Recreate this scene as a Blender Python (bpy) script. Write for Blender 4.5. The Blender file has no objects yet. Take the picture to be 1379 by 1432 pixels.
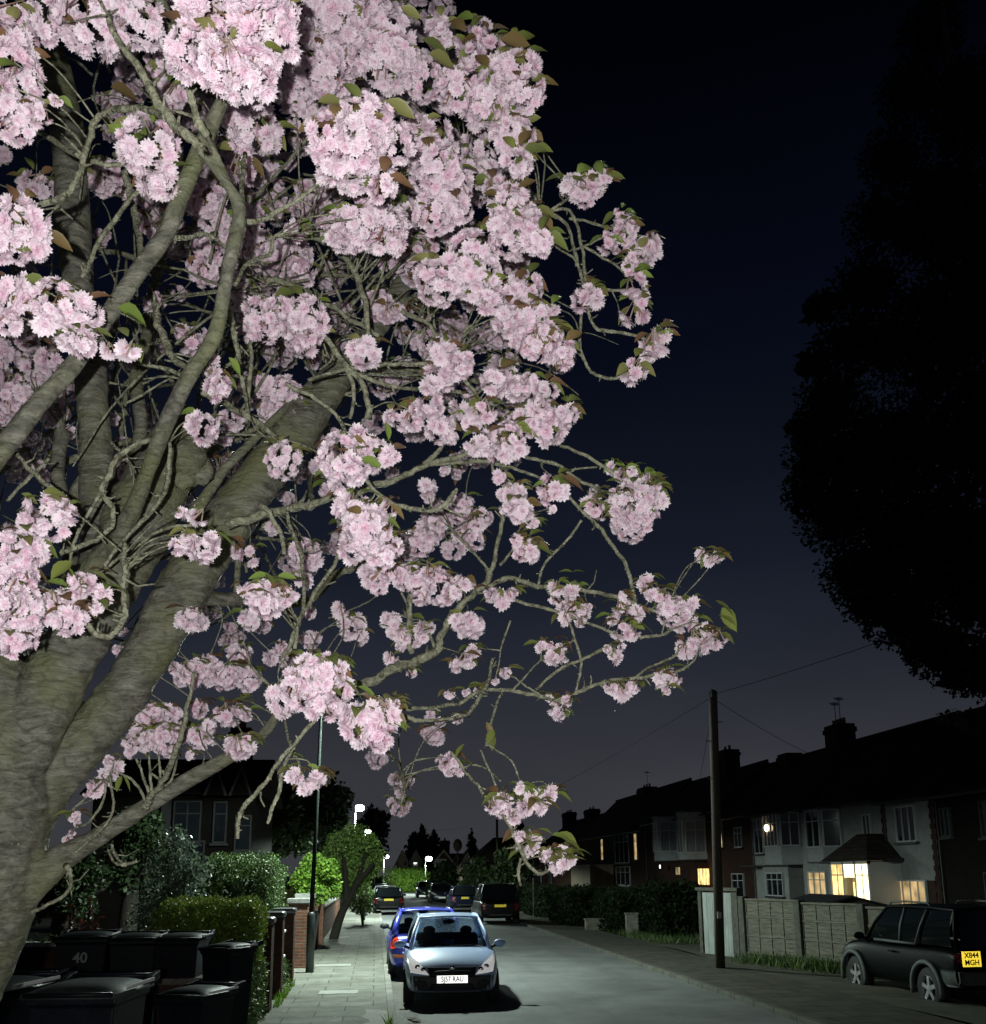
FLASH = 400.0
import bpy, bmesh, math, random
import numpy as np
from mathutils import Vector, Matrix
from mathutils.bvhtree import BVHTree
S = bpy.context.scene
COL = S.collection
rnd = random.Random(7)
R = math.radians
V3 = Vector

# ------------------------------------------------------------------ camera
F, PCX, PCY, HC = 1400.0, 689.5, 920.0, 2.3
VPX, VPY, ROLL = 525.0, 1221.0, R(0.9)
_y = V3(((VPX - PCX) / F, -(VPY - PCY) / F, -1)).normalized()
_u = V3((math.sin(ROLL), math.cos(ROLL), 0))
_z = (_u - _y * _u.dot(_y)).normalized()
_x = _y.cross(_z)
CR = Matrix((_x, _y, _z))
CAM = V3((0, 0, HC))
cd = bpy.data.cameras.new('camera')
cam = bpy.data.objects.new('camera', cd)
COL.objects.link(cam)
cam.matrix_world = Matrix.Translation(CAM) @ CR.to_4x4()
cd.sensor_fit = 'HORIZONTAL'
cd.sensor_width = 36
cd.lens = 36 * F / 1379
cd.shift_x = 0
cd.shift_y = (PCY - 716) / 1379
cd.clip_start = 0.05
cd.clip_end = 2000
S.camera = cam


def ray(px, py):
    return CR @ V3(((px - PCX) / F, -(py - PCY) / F, -1))


def atd(px, py, d):
    return CAM + ray(px, py) * d


def atY(px, py, Y):
    r = ray(px, py)
    return CAM + r * (Y / r.y)


def atX(px, py, X):
    r = ray(px, py)
    return CAM + r * (X / r.x)


def gnd(px, py, z=0.0):
    r = ray(px, py)
    return CAM + r * ((z - HC) / r.z)


# ------------------------------------------------------------------ materials
def _nt(name):
    m = bpy.data.materials.new(name)
    m.use_nodes = True
    nt = m.node_tree
    return m, nt, nt.nodes['Principled BSDF'], nt.nodes, nt.links


def mat(name, c, rough=0.7, metal=0.0, var=0.25, vs=4.0, bump=0.0, bs=30.0, coat=0.0, sc=(1, 1, 1), spec=None, c2=None):
    m, nt, b, N, L = _nt(name)
    b.inputs['Roughness'].default_value = rough
    b.inputs['Metallic'].default_value = metal
    b.inputs['Coat Weight'].default_value = coat
    if spec is not None:
        b.inputs['Specular IOR Level'].default_value = spec
    tc = N.new('ShaderNodeTexCoord')
    mp = N.new('ShaderNodeMapping')
    mp.inputs['Scale'].default_value = sc
    L.new(tc.outputs['Object'], mp.inputs['Vector'])
    if var > 0 or c2:
        n = N.new('ShaderNodeTexNoise')
        n.inputs['Scale'].default_value = vs
        n.inputs['Detail'].default_value = 6
        n.inputs['Roughness'].default_value = 0.65
        L.new(mp.outputs[0], n.inputs['Vector'])
        r = N.new('ShaderNodeValToRGB')
        a = tuple(max(0, x * (1 - var)) for x in c)
        z = tuple(min(1, x * (1 + var)) for x in (c2 or c))
        r.color_ramp.elements[0].color = (*a, 1)
        r.color_ramp.elements[1].color = (*z, 1)
        r.color_ramp.elements[0].position = 0.33
        r.color_ramp.elements[1].position = 0.67
        L.new(n.outputs['Fac'], r.inputs['Fac'])
        L.new(r.outputs['Color'], b.inputs['Base Color'])
    else:
        b.inputs['Base Color'].default_value = (*c, 1)
    if bump > 0:
        n2 = N.new('ShaderNodeTexNoise')
        n2.inputs['Scale'].default_value = bs
        n2.inputs['Detail'].default_value = 5
        L.new(mp.outputs[0], n2.inputs['Vector'])
        bp = N.new('ShaderNodeBump')
        bp.inputs['Strength'].default_value = bump
        bp.inputs['Distance'].default_value = 0.02
        L.new(n2.outputs['Fac'], bp.inputs['Height'])
        L.new(bp.outputs['Normal'], b.inputs['Normal'])
    return m


def bricks(name, c1, c2, mortar, bw=0.225, bh=0.075, ms=0.012, horiz=False, rough=0.85, offs=0.5, bump=0.5, swap=False):
    """brick / slab pattern laid in object space: (x+y, z) on walls, (x, y) on the ground"""
    m, nt, b, N, L = _nt(name)
    b.inputs['Roughness'].default_value = rough
    b.inputs['Specular IOR Level'].default_value = 0.12
    tc = N.new('ShaderNodeTexCoord')
    sp = N.new('ShaderNodeSeparateXYZ')
    L.new(tc.outputs['Object'], sp.inputs[0])
    cb = N.new('ShaderNodeCombineXYZ')
    if horiz:
        if swap:
            L.new(sp.outputs['X'], cb.inputs['X']); L.new(sp.outputs['Y'], cb.inputs['Y'])
        else:
            L.new(sp.outputs['Y'], cb.inputs['X']); L.new(sp.outputs['X'], cb.inputs['Y'])
    else:
        ad = N.new('ShaderNodeMath'); ad.operation = 'ADD'
        L.new(sp.outputs['X'], ad.inputs[0]); L.new(sp.outputs['Y'], ad.inputs[1])
        L.new(ad.outputs[0], cb.inputs['X']); L.new(sp.outputs['Z'], cb.inputs['Y'])
    br = N.new('ShaderNodeTexBrick')
    br.offset = offs
    br.inputs['Color1'].default_value = (*c1, 1)
    br.inputs['Color2'].default_value = (*c2, 1)
    br.inputs['Mortar'].default_value = (*mortar, 1)
    br.inputs['Scale'].default_value = 1
    br.inputs['Brick Width'].default_value = bw
    br.inputs['Row Height'].default_value = bh
    br.inputs['Mortar Size'].default_value = ms
    br.inputs['Mortar Smooth'].default_value = 0.2
    br.inputs['Bias'].default_value = -0.25
    L.new(cb.outputs[0], br.inputs['Vector'])
    n = N.new('ShaderNodeTexNoise')
    n.inputs['Scale'].default_value = 2.3
    n.inputs['Detail'].default_value = 8
    n.inputs['Roughness'].default_value = 0.7
    L.new(tc.outputs['Object'], n.inputs['Vector'])
    mr = N.new('ShaderNodeMapRange')
    mr.inputs['From Min'].default_value = 0.3; mr.inputs['From Max'].default_value = 0.7
    mr.inputs['To Min'].default_value = 0.6; mr.inputs['To Max'].default_value = 1.2
    L.new(n.outputs['Fac'], mr.inputs['Value'])
    mx = N.new('ShaderNodeMix'); mx.data_type = 'RGBA'; mx.blend_type = 'MULTIPLY'
    mx.inputs[0].default_value = 1
    L.new(br.outputs['Color'], mx.inputs[6]); L.new(mr.outputs[0], mx.inputs[7])
    L.new(mx.outputs[2], b.inputs['Base Color'])
    bp = N.new('ShaderNodeBump'); bp.inputs['Strength'].default_value = bump; bp.inputs['Distance'].default_value = 0.01
    bp.invert = True
    L.new(br.outputs['Fac'], bp.inputs['Height'])
    n2 = N.new('ShaderNodeTexNoise'); n2.inputs['Scale'].default_value = 60; n2.inputs['Detail'].default_value = 4
    L.new(tc.outputs['Object'], n2.inputs['Vector'])
    b2 = N.new('ShaderNodeBump'); b2.inputs['Strength'].default_value = 0.25; b2.inputs['Distance'].default_value = 0.01
    L.new(n2.outputs['Fac'], b2.inputs['Height']); L.new(bp.outputs[0], b2.inputs['Normal'])
    L.new(b2.outputs['Normal'], b.inputs['Normal'])
    return m


def emis(name, c, s, var=0.0):
    m, nt, b, N, L = _nt(name)
    b.inputs['Base Color'].default_value = (*[x * 0.5 for x in c], 1)
    b.inputs['Emission Color'].default_value = (*c, 1)
    b.inputs['Emission Strength'].default_value = s
    if var:
        tc = N.new('ShaderNodeTexCoord')
        n = N.new('ShaderNodeTexNoise'); n.inputs['Scale'].default_value = 1.7; n.inputs['Detail'].default_value = 3
        L.new(tc.outputs['Object'], n.inputs['Vector'])
        mr = N.new('ShaderNodeMapRange')
        mr.inputs['From Min'].default_value = 0.35; mr.inputs['From Max'].default_value = 0.65
        mr.inputs['To Min'].default_value = s * (1 - var); mr.inputs['To Max'].default_value = s * (1 + var)
        L.new(n.outputs['Fac'], mr.inputs['Value']); L.new(mr.outputs[0], b.inputs['Emission Strength'])
    return m


def retro(m, fac, rough=0.12, c=(1, 1, 1)):
    """retroreflective sheeting (number plates, lamp reflectors): part of the light goes back the way it came"""
    N, L = m.node_tree.nodes, m.node_tree.links
    b = N['Principled BSDF']; ge = N.new('ShaderNodeNewGeometry')
    g = N.new('ShaderNodeBsdfGlossy'); g.inputs['Roughness'].default_value = rough; g.inputs['Color'].default_value = (*c, 1)
    L.new(ge.outputs['Incoming'], g.inputs['Normal'])
    mx = N.new('ShaderNodeMixShader'); mx.inputs[0].default_value = fac
    L.new(b.outputs[0], mx.inputs[1]); L.new(g.outputs[0], mx.inputs[2]); L.new(mx.outputs[0], N['Material Output'].inputs['Surface'])


def vcol(name, rough=0.6, trans=0.25, spec=0.3, noise=0.0):
    """colour from the mesh's own colour attribute (leaf and petal colours), thin and slightly translucent"""
    m, nt, b, N, L = _nt(name)
    a = N.new('ShaderNodeAttribute'); a.attribute_name = 'Col'
    b.inputs['Roughness'].default_value = rough
    b.inputs['Specular IOR Level'].default_value = spec
    src = a.outputs['Color']
    if noise:      # each cluster a little different, with brownish-pink patches of older petals
        oi = N.new('ShaderNodeTexNoise'); oi.inputs['Scale'].default_value = 9; oi.inputs['Detail'].default_value = 2
        ge = N.new('ShaderNodeNewGeometry'); L.new(ge.outputs['Position'], oi.inputs['Vector'])
        mr = N.new('ShaderNodeMapRange'); mr.inputs['From Min'].default_value = 0.35; mr.inputs['From Max'].default_value = 0.65
        mr.inputs['To Min'].default_value = 0.0; mr.inputs['To Max'].default_value = 0.32
        L.new(oi.outputs['Fac'], mr.inputs['Value'])
        mx0 = N.new('ShaderNodeMix'); mx0.data_type = 'RGBA'; mx0.inputs[7].default_value = (0.93, 0.86, 0.90, 1)
        L.new(mr.outputs[0], mx0.inputs[0]); L.new(src, mx0.inputs[6]); src = mx0.outputs[2]
    L.new(src, b.inputs['Base Color'])
    t = N.new('ShaderNodeBsdfTranslucent'); L.new(src, t.inputs['Color'])
    mx = N.new('ShaderNodeMixShader'); mx.inputs[0].default_value = trans
    L.new(b.outputs[0], mx.inputs[1]); L.new(t.outputs[0], mx.inputs[2])
    L.new(mx.outputs[0], N['Material Output'].inputs['Surface'])
    return m


def glass(name, tint=(0.55, 0.6, 0.6), refl=0.12):
    m, nt, b, N, L = _nt(name)
    t = N.new('ShaderNodeBsdfTransparent'); t.inputs['Color'].default_value = (*tint, 1)
    g = N.new('ShaderNodeBsdfGlossy'); g.inputs['Roughness'].default_value = 0.03
    lw = N.new('ShaderNodeLayerWeight'); lw.inputs['Blend'].default_value = 0.25
    mr = N.new('ShaderNodeMapRange'); mr.inputs['To Min'].default_value = refl * 0.5; mr.inputs['To Max'].default_value = 0.7
    L.new(lw.outputs['Fresnel'], mr.inputs['Value'])
    mx = N.new('ShaderNodeMixShader'); L.new(mr.outputs[0], mx.inputs[0])
    L.new(t.outputs[0], mx.inputs[1]); L.new(g.outputs[0], mx.inputs[2])
    L.new(mx.outputs[0], N['Material Output'].inputs['Surface'])
    return m


# ------------------------------------------------------------------ mesh builder
class MB:
    def __init__(s):
        s.v = []; s.f = []

    def add(s, vs, fs):
        o = len(s.v)
        s.v += [tuple(p) for p in vs]
        s.f += [tuple(i + o for i in f) for f in fs]

    def obox(s, c, a, b, d):
        c, a, b, d = V3(c), V3(a), V3(b), V3(d)
        vs = [c + a * i + b * j + d * k for k in (-1, 1) for j in (-1, 1) for i in (-1, 1)]
        s.add(vs, [(0, 2, 3, 1), (4, 5, 7, 6), (0, 1, 5, 4), (2, 6, 7, 3), (0, 4, 6, 2), (1, 3, 7, 5)])

    def box(s, c, sz, rz=0.0):
        ca, sa = math.cos(rz), math.sin(rz)
        s.obox(c, (ca * sz[0] / 2, sa * sz[0] / 2, 0), (-sa * sz[1] / 2, ca * sz[1] / 2, 0), (0, 0, sz[2] / 2))

    def mm(s, x0, x1, y0, y1, z0, z1):
        s.box(((x0 + x1) / 2, (y0 + y1) / 2, (z0 + z1) / 2), (abs(x1 - x0), abs(y1 - y0), abs(z1 - z0)))

    def poly(s, ps):
        s.add(ps, [tuple(range(len(ps)))])

    def prism(s, ps, e):
        n = len(ps); e = V3(e); ps = [V3(p) for p in ps]
        s.add(ps + [p + e for p in ps],
              [tuple(range(n))[::-1], tuple(range(n, 2 * n))] + [(i, (i + 1) % n, n + (i + 1) % n, n + i) for i in range(n)])

    def grid(s, fn, nu, nv):
        vs = [fn(i / nu, j / nv) for j in range(nv + 1) for i in range(nu + 1)]
        s.add(vs, [(j * (nu + 1) + i, j * (nu + 1) + i + 1, (j + 1) * (nu + 1) + i + 1, (j + 1) * (nu + 1) + i)
                   for j in range(nv) for i in range(nu)])

    def tube(s, pts, rad, n=8, cap=True):
        pts = [V3(p) for p in pts]
        if not isinstance(rad, (list, tuple)):
            rad = [rad] * len(pts)
        vs = []; up = V3((0.13, 0.21, 0.97))
        t0 = (pts[1] - pts[0]).normalized()
        if abs(t0.dot(up)) > 0.95:
            up = V3((0.97, 0.13, 0.2))
        a = t0.cross(up).normalized()
        for i, p in enumerate(pts):
            t = (pts[min(i + 1, len(pts) - 1)] - pts[max(i - 1, 0)])
            if t.length < 1e-9:
                t = t0
            t = t.normalized()
            a = (a - t * a.dot(t)).normalized()
            b = t.cross(a)
            vs += [p + (a * math.cos(q) + b * math.sin(q)) * rad[i] for q in [2 * math.pi * k / n for k in range(n)]]
        fs = [(i * n + k, i * n + (k + 1) % n, (i + 1) * n + (k + 1) % n, (i + 1) * n + k) for i in range(len(pts) - 1) for k in range(n)]
        if cap:
            fs += [tuple(range(n))[::-1], tuple(range((len(pts) - 1) * n, len(pts) * n))]
        s.add(vs, fs)

    def lathe(s, prof, c, n=16, axis='z', cap=True):
        c = V3(c); vs = []
        for r, h in prof:
            for k in range(n):
                q = 2 * math.pi * k / n
                x, y = r * math.cos(q), r * math.sin(q)
                vs.append(c + (V3((x, y, h)) if axis == 'z' else V3((h, x, y)) if axis == 'x' else V3((y, h, x))))
        m = len(prof)
        fs = [(i * n + k, i * n + (k + 1) % n, (i + 1) * n + (k + 1) % n, (i + 1) * n + k) for i in range(m - 1) for k in range(n)]
        if cap:
            fs += [tuple(range(n))[::-1], tuple(range((m - 1) * n, m * n))]
        s.add(vs, fs)

    def ball(s, c, r, n=12, sq=(1, 1, 1)):
        c = V3(c); m = n // 2; vs = []
        for i in range(m + 1):
            t = math.pi * i / m
            for k in range(n):
                q = 2 * math.pi * k / n
                vs.append(c + V3((r * sq[0] * math.sin(t) * math.cos(q), r * sq[1] * math.sin(t) * math.sin(q), r * sq[2] * math.cos(t))))
        s.add(vs, [(i * n + k, (i + 1) * n + k, (i + 1) * n + (k + 1) % n, i * n + (k + 1) % n) for i in range(m) for k in range(n)])

    def build(s, name, m, parent=None, smooth=False, bevel=0.0, sub=0):
        me = bpy.data.meshes.new(name)
        me.from_pydata(s.v, [], s.f)
        me.validate()
        me.materials.append(m)
        return link(name, me, parent, smooth, bevel, sub)


def link(name, me, parent=None, smooth=False, bevel=0.0, sub=0):
    o = bpy.data.objects.new(name, me)
    COL.objects.link(o)
    if smooth:
        me.shade_smooth()
    if parent is not None:
        o.parent = parent
        r = parent
        while r.parent is not None: r = r.parent
        if not r.get('_local'):
            o.matrix_parent_inverse = wm(parent).inverted()
    if bevel > 0:
        b = o.modifiers.new('bevel', 'BEVEL'); b.width = bevel; b.segments = 2; b.limit_method = 'ANGLE'
    if sub:
        q = o.modifiers.new('sub', 'SUBSURF'); q.levels = sub; q.render_levels = sub
    return o


def wm(o):
    l = Matrix.Translation(o.location) @ o.rotation_euler.to_matrix().to_4x4()
    if o.parent is None:
        return l
    return wm(o.parent) @ o.matrix_parent_inverse @ l


def bake(o):
    """replace an object's mesh by its evaluated one"""
    dg = bpy.context.evaluated_depsgraph_get(); dg.update()
    me = bpy.data.meshes.new_from_object(o.evaluated_get(dg))
    o.modifiers.clear(); o.data = me
    return o


def tag(o, label, cat, group=None, kind=None):
    if label: o['label'] = label
    if cat: o['category'] = cat
    if group: o['group'] = group
    if kind: o['kind'] = kind
    return o


def empty(name, loc, label, cat, group=None, rz=0.0, local=False):
    o = bpy.data.objects.new(name, None)
    COL.objects.link(o)
    o.location = loc; o.rotation_euler = (0, 0, rz); o.empty_display_size = 0.2
    if local: o['_local'] = 1
    return tag(o, label, cat, group)


def struct(mb, name, m, **k):
    o = mb.build(name, m, **k); o['kind'] = 'structure'; return o


def text_mesh(body, size, name, m, mtx, parent, ext=0.002, align='CENTER', sx=1.0):
    c = bpy.data.curves.new('t', 'FONT'); c.body = body; c.size = size; c.extrude = ext
    c.align_x = align; c.align_y = 'CENTER'; c.offset = size * 0.022
    t = bpy.data.objects.new('t', c); COL.objects.link(t)
    dg = bpy.context.evaluated_depsgraph_get(); dg.update()
    me = bpy.data.meshes.new_from_object(t.evaluated_get(dg))
    bpy.data.objects.remove(t); bpy.data.curves.remove(c)
    me.transform(mtx @ Matrix.Diagonal((sx, 1, 1, 1)))
    me.materials.clear(); me.materials.append(m)
    return link(name, me, parent)


def np_mesh(name, Vv, Ff, Cc, m, parent=None, smooth=False):
    """Vv (n,3), Ff (k,4 or 3) numpy, Cc (n,3) colours"""
    me = bpy.data.meshes.new(name)
    k = Ff.shape[1]
    me.vertices.add(len(Vv)); me.vertices.foreach_set('co', np.ascontiguousarray(Vv, dtype=np.float32).ravel())
    me.loops.add(Ff.size); me.loops.foreach_set('vertex_index', Ff.astype(np.int32).ravel())
    me.polygons.add(len(Ff))
    me.polygons.foreach_set('loop_start', np.arange(0, Ff.size, k, dtype=np.int32))
    me.update(calc_edges=True)
    if Cc is not None:
        a = me.color_attributes.new('Col', 'FLOAT_COLOR', 'POINT')
        cc = np.ones((len(Vv), 4), dtype=np.float32); cc[:, :3] = Cc
        a.data.foreach_set('color', cc.ravel())
    me.materials.append(m)
    if smooth: me.shade_smooth()
    return link(name, me, parent)


NR = np.random.default_rng(11)


def leaves_at(P, size, cols, up=0.3, asp=0.55, jit=0.35, nrm=None):
    """one folded leaf (4 quads -> 2) per point P (n,3); returns V,F,C"""
    n = len(P)
    d = NR.normal(size=(n, 3))
    if nrm is not None: d = d * 0.8 + nrm * 0.7
    d[:, 2] += up * 0.2
    d /= np.linalg.norm(d, axis=1)[:, None] + 1e-9
    e = NR.normal(size=(n, 3))
    e -= d * (e * d).sum(1)[:, None]
    e /= np.linalg.norm(e, axis=1)[:, None] + 1e-9
    h = np.cross(d, e)
    L = size * (1 + jit * (NR.random(n) * 2 - 1))[:, None]
    W = L * asp * 0.5
    a = P - d * L * 0.5; b = P + d * L * 0.5
    mid = P + h * L * 0.08
    Vv = np.stack([a, mid + e * W, b, mid - e * W], axis=1).reshape(-1, 3)
    Ff = np.arange(n * 4).reshape(n, 4)
    cols = np.asarray(cols)
    c = cols[NR.integers(0, len(cols), n)] * (0.75 + 0.5 * NR.random(n))[:, None]
    return Vv, Ff, np.repeat(c, 4, axis=0)


def cat(*parts):
    o = 0; V_, F_, C_ = [], [], []
    for v, f, c in parts:
        V_.append(v); F_.append(f + o); C_.append(c); o += len(v)
    return np.concatenate(V_), np.concatenate(F_), np.concatenate(C_)


def blob_pts(blobs, n, shell=0.35):
    """points through ellipsoids (cx,cy,cz,rx,ry,rz), denser toward the surface"""
    w = np.array([b[3] * b[4] + b[4] * b[5] + b[3] * b[5] for b in blobs]); w = w / w.sum()
    k = NR.choice(len(blobs), n, p=w)
    B = np.array(blobs)[k]
    d = NR.normal(size=(n, 3)); d /= np.linalg.norm(d, axis=1)[:, None]
    r = 1 - shell * NR.random(n) ** 1.5 + 0.06 * NR.normal(size=n)
    return B[:, :3] + d * B[:, 3:] * r[:, None], d


def box_pts(x0, x1, y0, y1, z0, z1, n, jit=0.05):
    """points on the faces of a box (not the bottom), with a lumpy surface"""
    a = np.array([(x1 - x0) * (y1 - y0), (x1 - x0) * (z1 - z0), (x1 - x0) * (z1 - z0), (y1 - y0) * (z1 - z0), (y1 - y0) * (z1 - z0)])
    k = NR.choice(5, n, p=a / a.sum())
    u = NR.random((n, 3)); P = np.array([x0, y0, z0]) + u * np.array([x1 - x0, y1 - y0, z1 - z0])
    nn = np.zeros((n, 3))
    P[k == 0, 2] = z1; nn[k == 0, 2] = 1
    P[k == 1, 1] = y0; nn[k == 1, 1] = -1
    P[k == 2, 1] = y1; nn[k == 2, 1] = 1
    P[k == 3, 0] = x0; nn[k == 3, 0] = -1
    P[k == 4, 0] = x1; nn[k == 4, 0] = 1
    lump = 0.5 * np.sin(P[:, 0] * 5.1 + P[:, 2] * 3.7) * np.sin(P[:, 1] * 4.3 + 1.3) + 0.5 * np.sin(P[:, 0] * 11 + P[:, 1] * 9 + P[:, 2] * 8)
    c = np.array([(x0 + x1) / 2, (y0 + y1) / 2, (z0 + z1) / 2]); hw = np.array([(x1 - x0) / 2, (y1 - y0) / 2, (z1 - z0) / 2])
    q = np.abs((P - c) / hw); rn = np.sort(q, axis=1)
    edge = np.clip((rn[:, 1] - 0.8) / 0.2, 0, 1) ** 2      # round the edges off
    P = P - (P - c) * (edge * 0.10)[:, None]
    P += nn * (jit * lump + jit * 0.6 * NR.normal(size=n))[:, None]
    return P, nn
# ================================================================== the cherry tree
def bark_mat():
    m, nt, b, N, L = _nt('bark')
    tc = N.new('ShaderNodeTexCoord')
    w = N.new('ShaderNodeTexNoise'); w.inputs['Scale'].default_value = 3.0; w.inputs['Detail'].default_value = 3
    L.new(tc.outputs['Object'], w.inputs['Vector'])
    wa = N.new('ShaderNodeVectorMath'); wa.operation = 'MULTIPLY_ADD'
    wa.inputs[1].default_value = (0.14, 0.14, 0.10)
    L.new(w.outputs['Color'], wa.inputs[0]); L.new(tc.outputs['Object'], wa.inputs[2])
    mp = N.new('ShaderNodeMapping'); mp.inputs['Scale'].default_value = (16, 16, 46); mp.inputs['Rotation'].default_value = (0, R(14), 0)
    L.new(wa.outputs[0], mp.inputs['Vector'])
    n = N.new('ShaderNodeTexNoise'); n.inputs['Scale'].default_value = 1.0; n.inputs['Detail'].default_value = 9; n.inputs['Roughness'].default_value = 0.72
    L.new(mp.outputs[0], n.inputs['Vector'])
    r = N.new('ShaderNodeValToRGB')
    e = r.color_ramp.elements
    e[0].position = 0.33; e[0].color = (0.05, 0.049, 0.037, 1)
    e[1].position = 0.72; e[1].color = (0.30, 0.30, 0.245, 1)
    k = e.new(0.5); k.color = (0.15, 0.148, 0.115, 1)
    L.new(n.outputs['Fac'], r.inputs['Fac'])
    g = N.new('ShaderNodeTexNoise'); g.inputs['Scale'].default_value = 5.5; g.inputs['Detail'].default_value = 5
    L.new(tc.outputs['Object'], g.inputs['Vector'])
    gm = N.new('ShaderNodeMapRange'); gm.inputs['From Min'].default_value = 0.42; gm.inputs['From Max'].default_value = 0.68
    gm.inputs['To Max'].default_value = 0.8
    L.new(g.outputs['Fac'], gm.inputs['Value'])
    mx = N.new('ShaderNodeMix'); mx.data_type = 'RGBA'; mx.inputs[7].default_value = (0.155, 0.17, 0.075, 1)
    L.new(gm.outputs[0], mx.inputs[0]); L.new(r.outputs['Color'], mx.inputs[6])
    s = N.new('ShaderNodeTexNoise'); s.inputs['Scale'].default_value = 70; s.inputs['Detail'].default_value = 3
    L.new(tc.outputs['Object'], s.inputs['Vector'])
    sm = N.new('ShaderNodeMapRange'); sm.inputs['From Min'].default_value = 0.68; sm.inputs['From Max'].default_value = 0.76
    sm.inputs['To Max'].default_value = 0.75
    L.new(s.outputs['Fac'], sm.inputs['Value'])
    m2 = N.new('ShaderNodeMix'); m2.data_type = 'RGBA'; m2.inputs[7].default_value = (0.36, 0.37, 0.30, 1)
    L.new(sm.outputs[0], m2.inputs[0]); L.new(mx.outputs[2], m2.inputs[6])
    L.new(m2.outputs[2], b.inputs['Base Color'])
    b.inputs['Roughness'].default_value = 0.62
    b.inputs['Specular IOR Level'].default_value = 0.45
    bp = N.new('ShaderNodeBump'); bp.inputs['Strength'].default_value = 1.0; bp.inputs['Distance'].default_value = 0.016
    L.new(n.outputs['Fac'], bp.inputs['Height'])
    b2 = N.new('ShaderNodeBump'); b2.inputs['Strength'].default_value = 0.5; b2.inputs['Distance'].default_value = 0.006
    L.new(s.outputs['Fac'], b2.inputs['Height']); L.new(bp.outputs[0], b2.inputs['Normal'])
    # dark cracks and burrs
    vo = N.new('ShaderNodeTexVoronoi'); vo.feature = 'DISTANCE_TO_EDGE'; vo.inputs['Scale'].default_value = 1.0
    mv = N.new('ShaderNodeMapping'); mv.inputs['Scale'].default_value = (10, 10, 48); L.new(wa.outputs[0], mv.inputs['Vector']); L.new(mv.outputs[0], vo.inputs['Vector'])
    vm = N.new('ShaderNodeMapRange'); vm.inputs['From Max'].default_value = 0.10; vm.inputs['To Min'].default_value = 0.62; L.new(vo.outputs['Distance'], vm.inputs['Value'])
    m3 = N.new('ShaderNodeMix'); m3.data_type = 'RGBA'; m3.blend_type = 'MULTIPLY'; m3.inputs[0].default_value = 0.8
    L.new(m2.outputs[2], m3.inputs[6]); L.new(vm.outputs[0], m3.inputs[7]); L.new(m3.outputs[2], b.inputs['Base Color'])
    b3 = N.new('ShaderNodeBump'); b3.inputs['Strength'].default_value = 0.4; b3.inputs['Distance'].default_value = 0.006
    L.new(vm.outputs[0], b3.inputs['Height']); L.new(b2.outputs[0], b3.inputs['Normal'])
    L.new(b3.outputs[0], b.inputs['Normal'])
    return m


M_BARK = bark_mat()
M_TWIG = mat('twig_bark', (0.125, 0.128, 0.076), 0.6, var=0.5, vs=45, bump=0.8, bs=110, c2=(0.225, 0.23, 0.16))
M_PETAL = vcol('petal', 0.6, 0.42, 0.2, noise=1)
M_LEAF = vcol('cherry_leaf', 0.42, 0.18, 0.45)

cherry = empty('cherry_tree', gnd(-150, 1475, 0.1), 'blossoming cherry tree with double pink flowers and thick leaning trunk beside the pavement', 'tree')


atd0 = atd


def atd(px, py, d):      # the crown's depth
    return atd0(px, py, dm(d))


def dm(d):
    return 2.0 + (d - 1.55) * 0.78


def spline(pts, step=3):
    """Catmull-Rom through world points with radii"""
    out = []
    n = len(pts)
    for i in range(n - 1):
        p0, p1, p2, p3 = pts[max(i - 1, 0)], pts[i], pts[i + 1], pts[min(i + 2, n - 1)]
        for k in range(step):
            t = k / step
            q = [0.5 * (2 * b + (c - a) * t + (2 * a - 5 * b + 4 * c - d) * t * t + (3 * b - a - 3 * c + d) * t ** 3)
                 for a, b, c, d in zip(p0, p1, p2, p3)]
            out.append(q)
    out.append(list(pts[-1]))
    return [V3(q[:3]) for q in out], [max(q[3], 0.0012) for q in out]


def parse(sx):
    r = []
    for t in sx.split(';'):
        x, y, w, d = [float(k) for k in t.split(',')]
        p = atd(x, y, d)
        r.append((p.x, p.y, p.z, w * dm(d) / F / 2))
    return r


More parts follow.
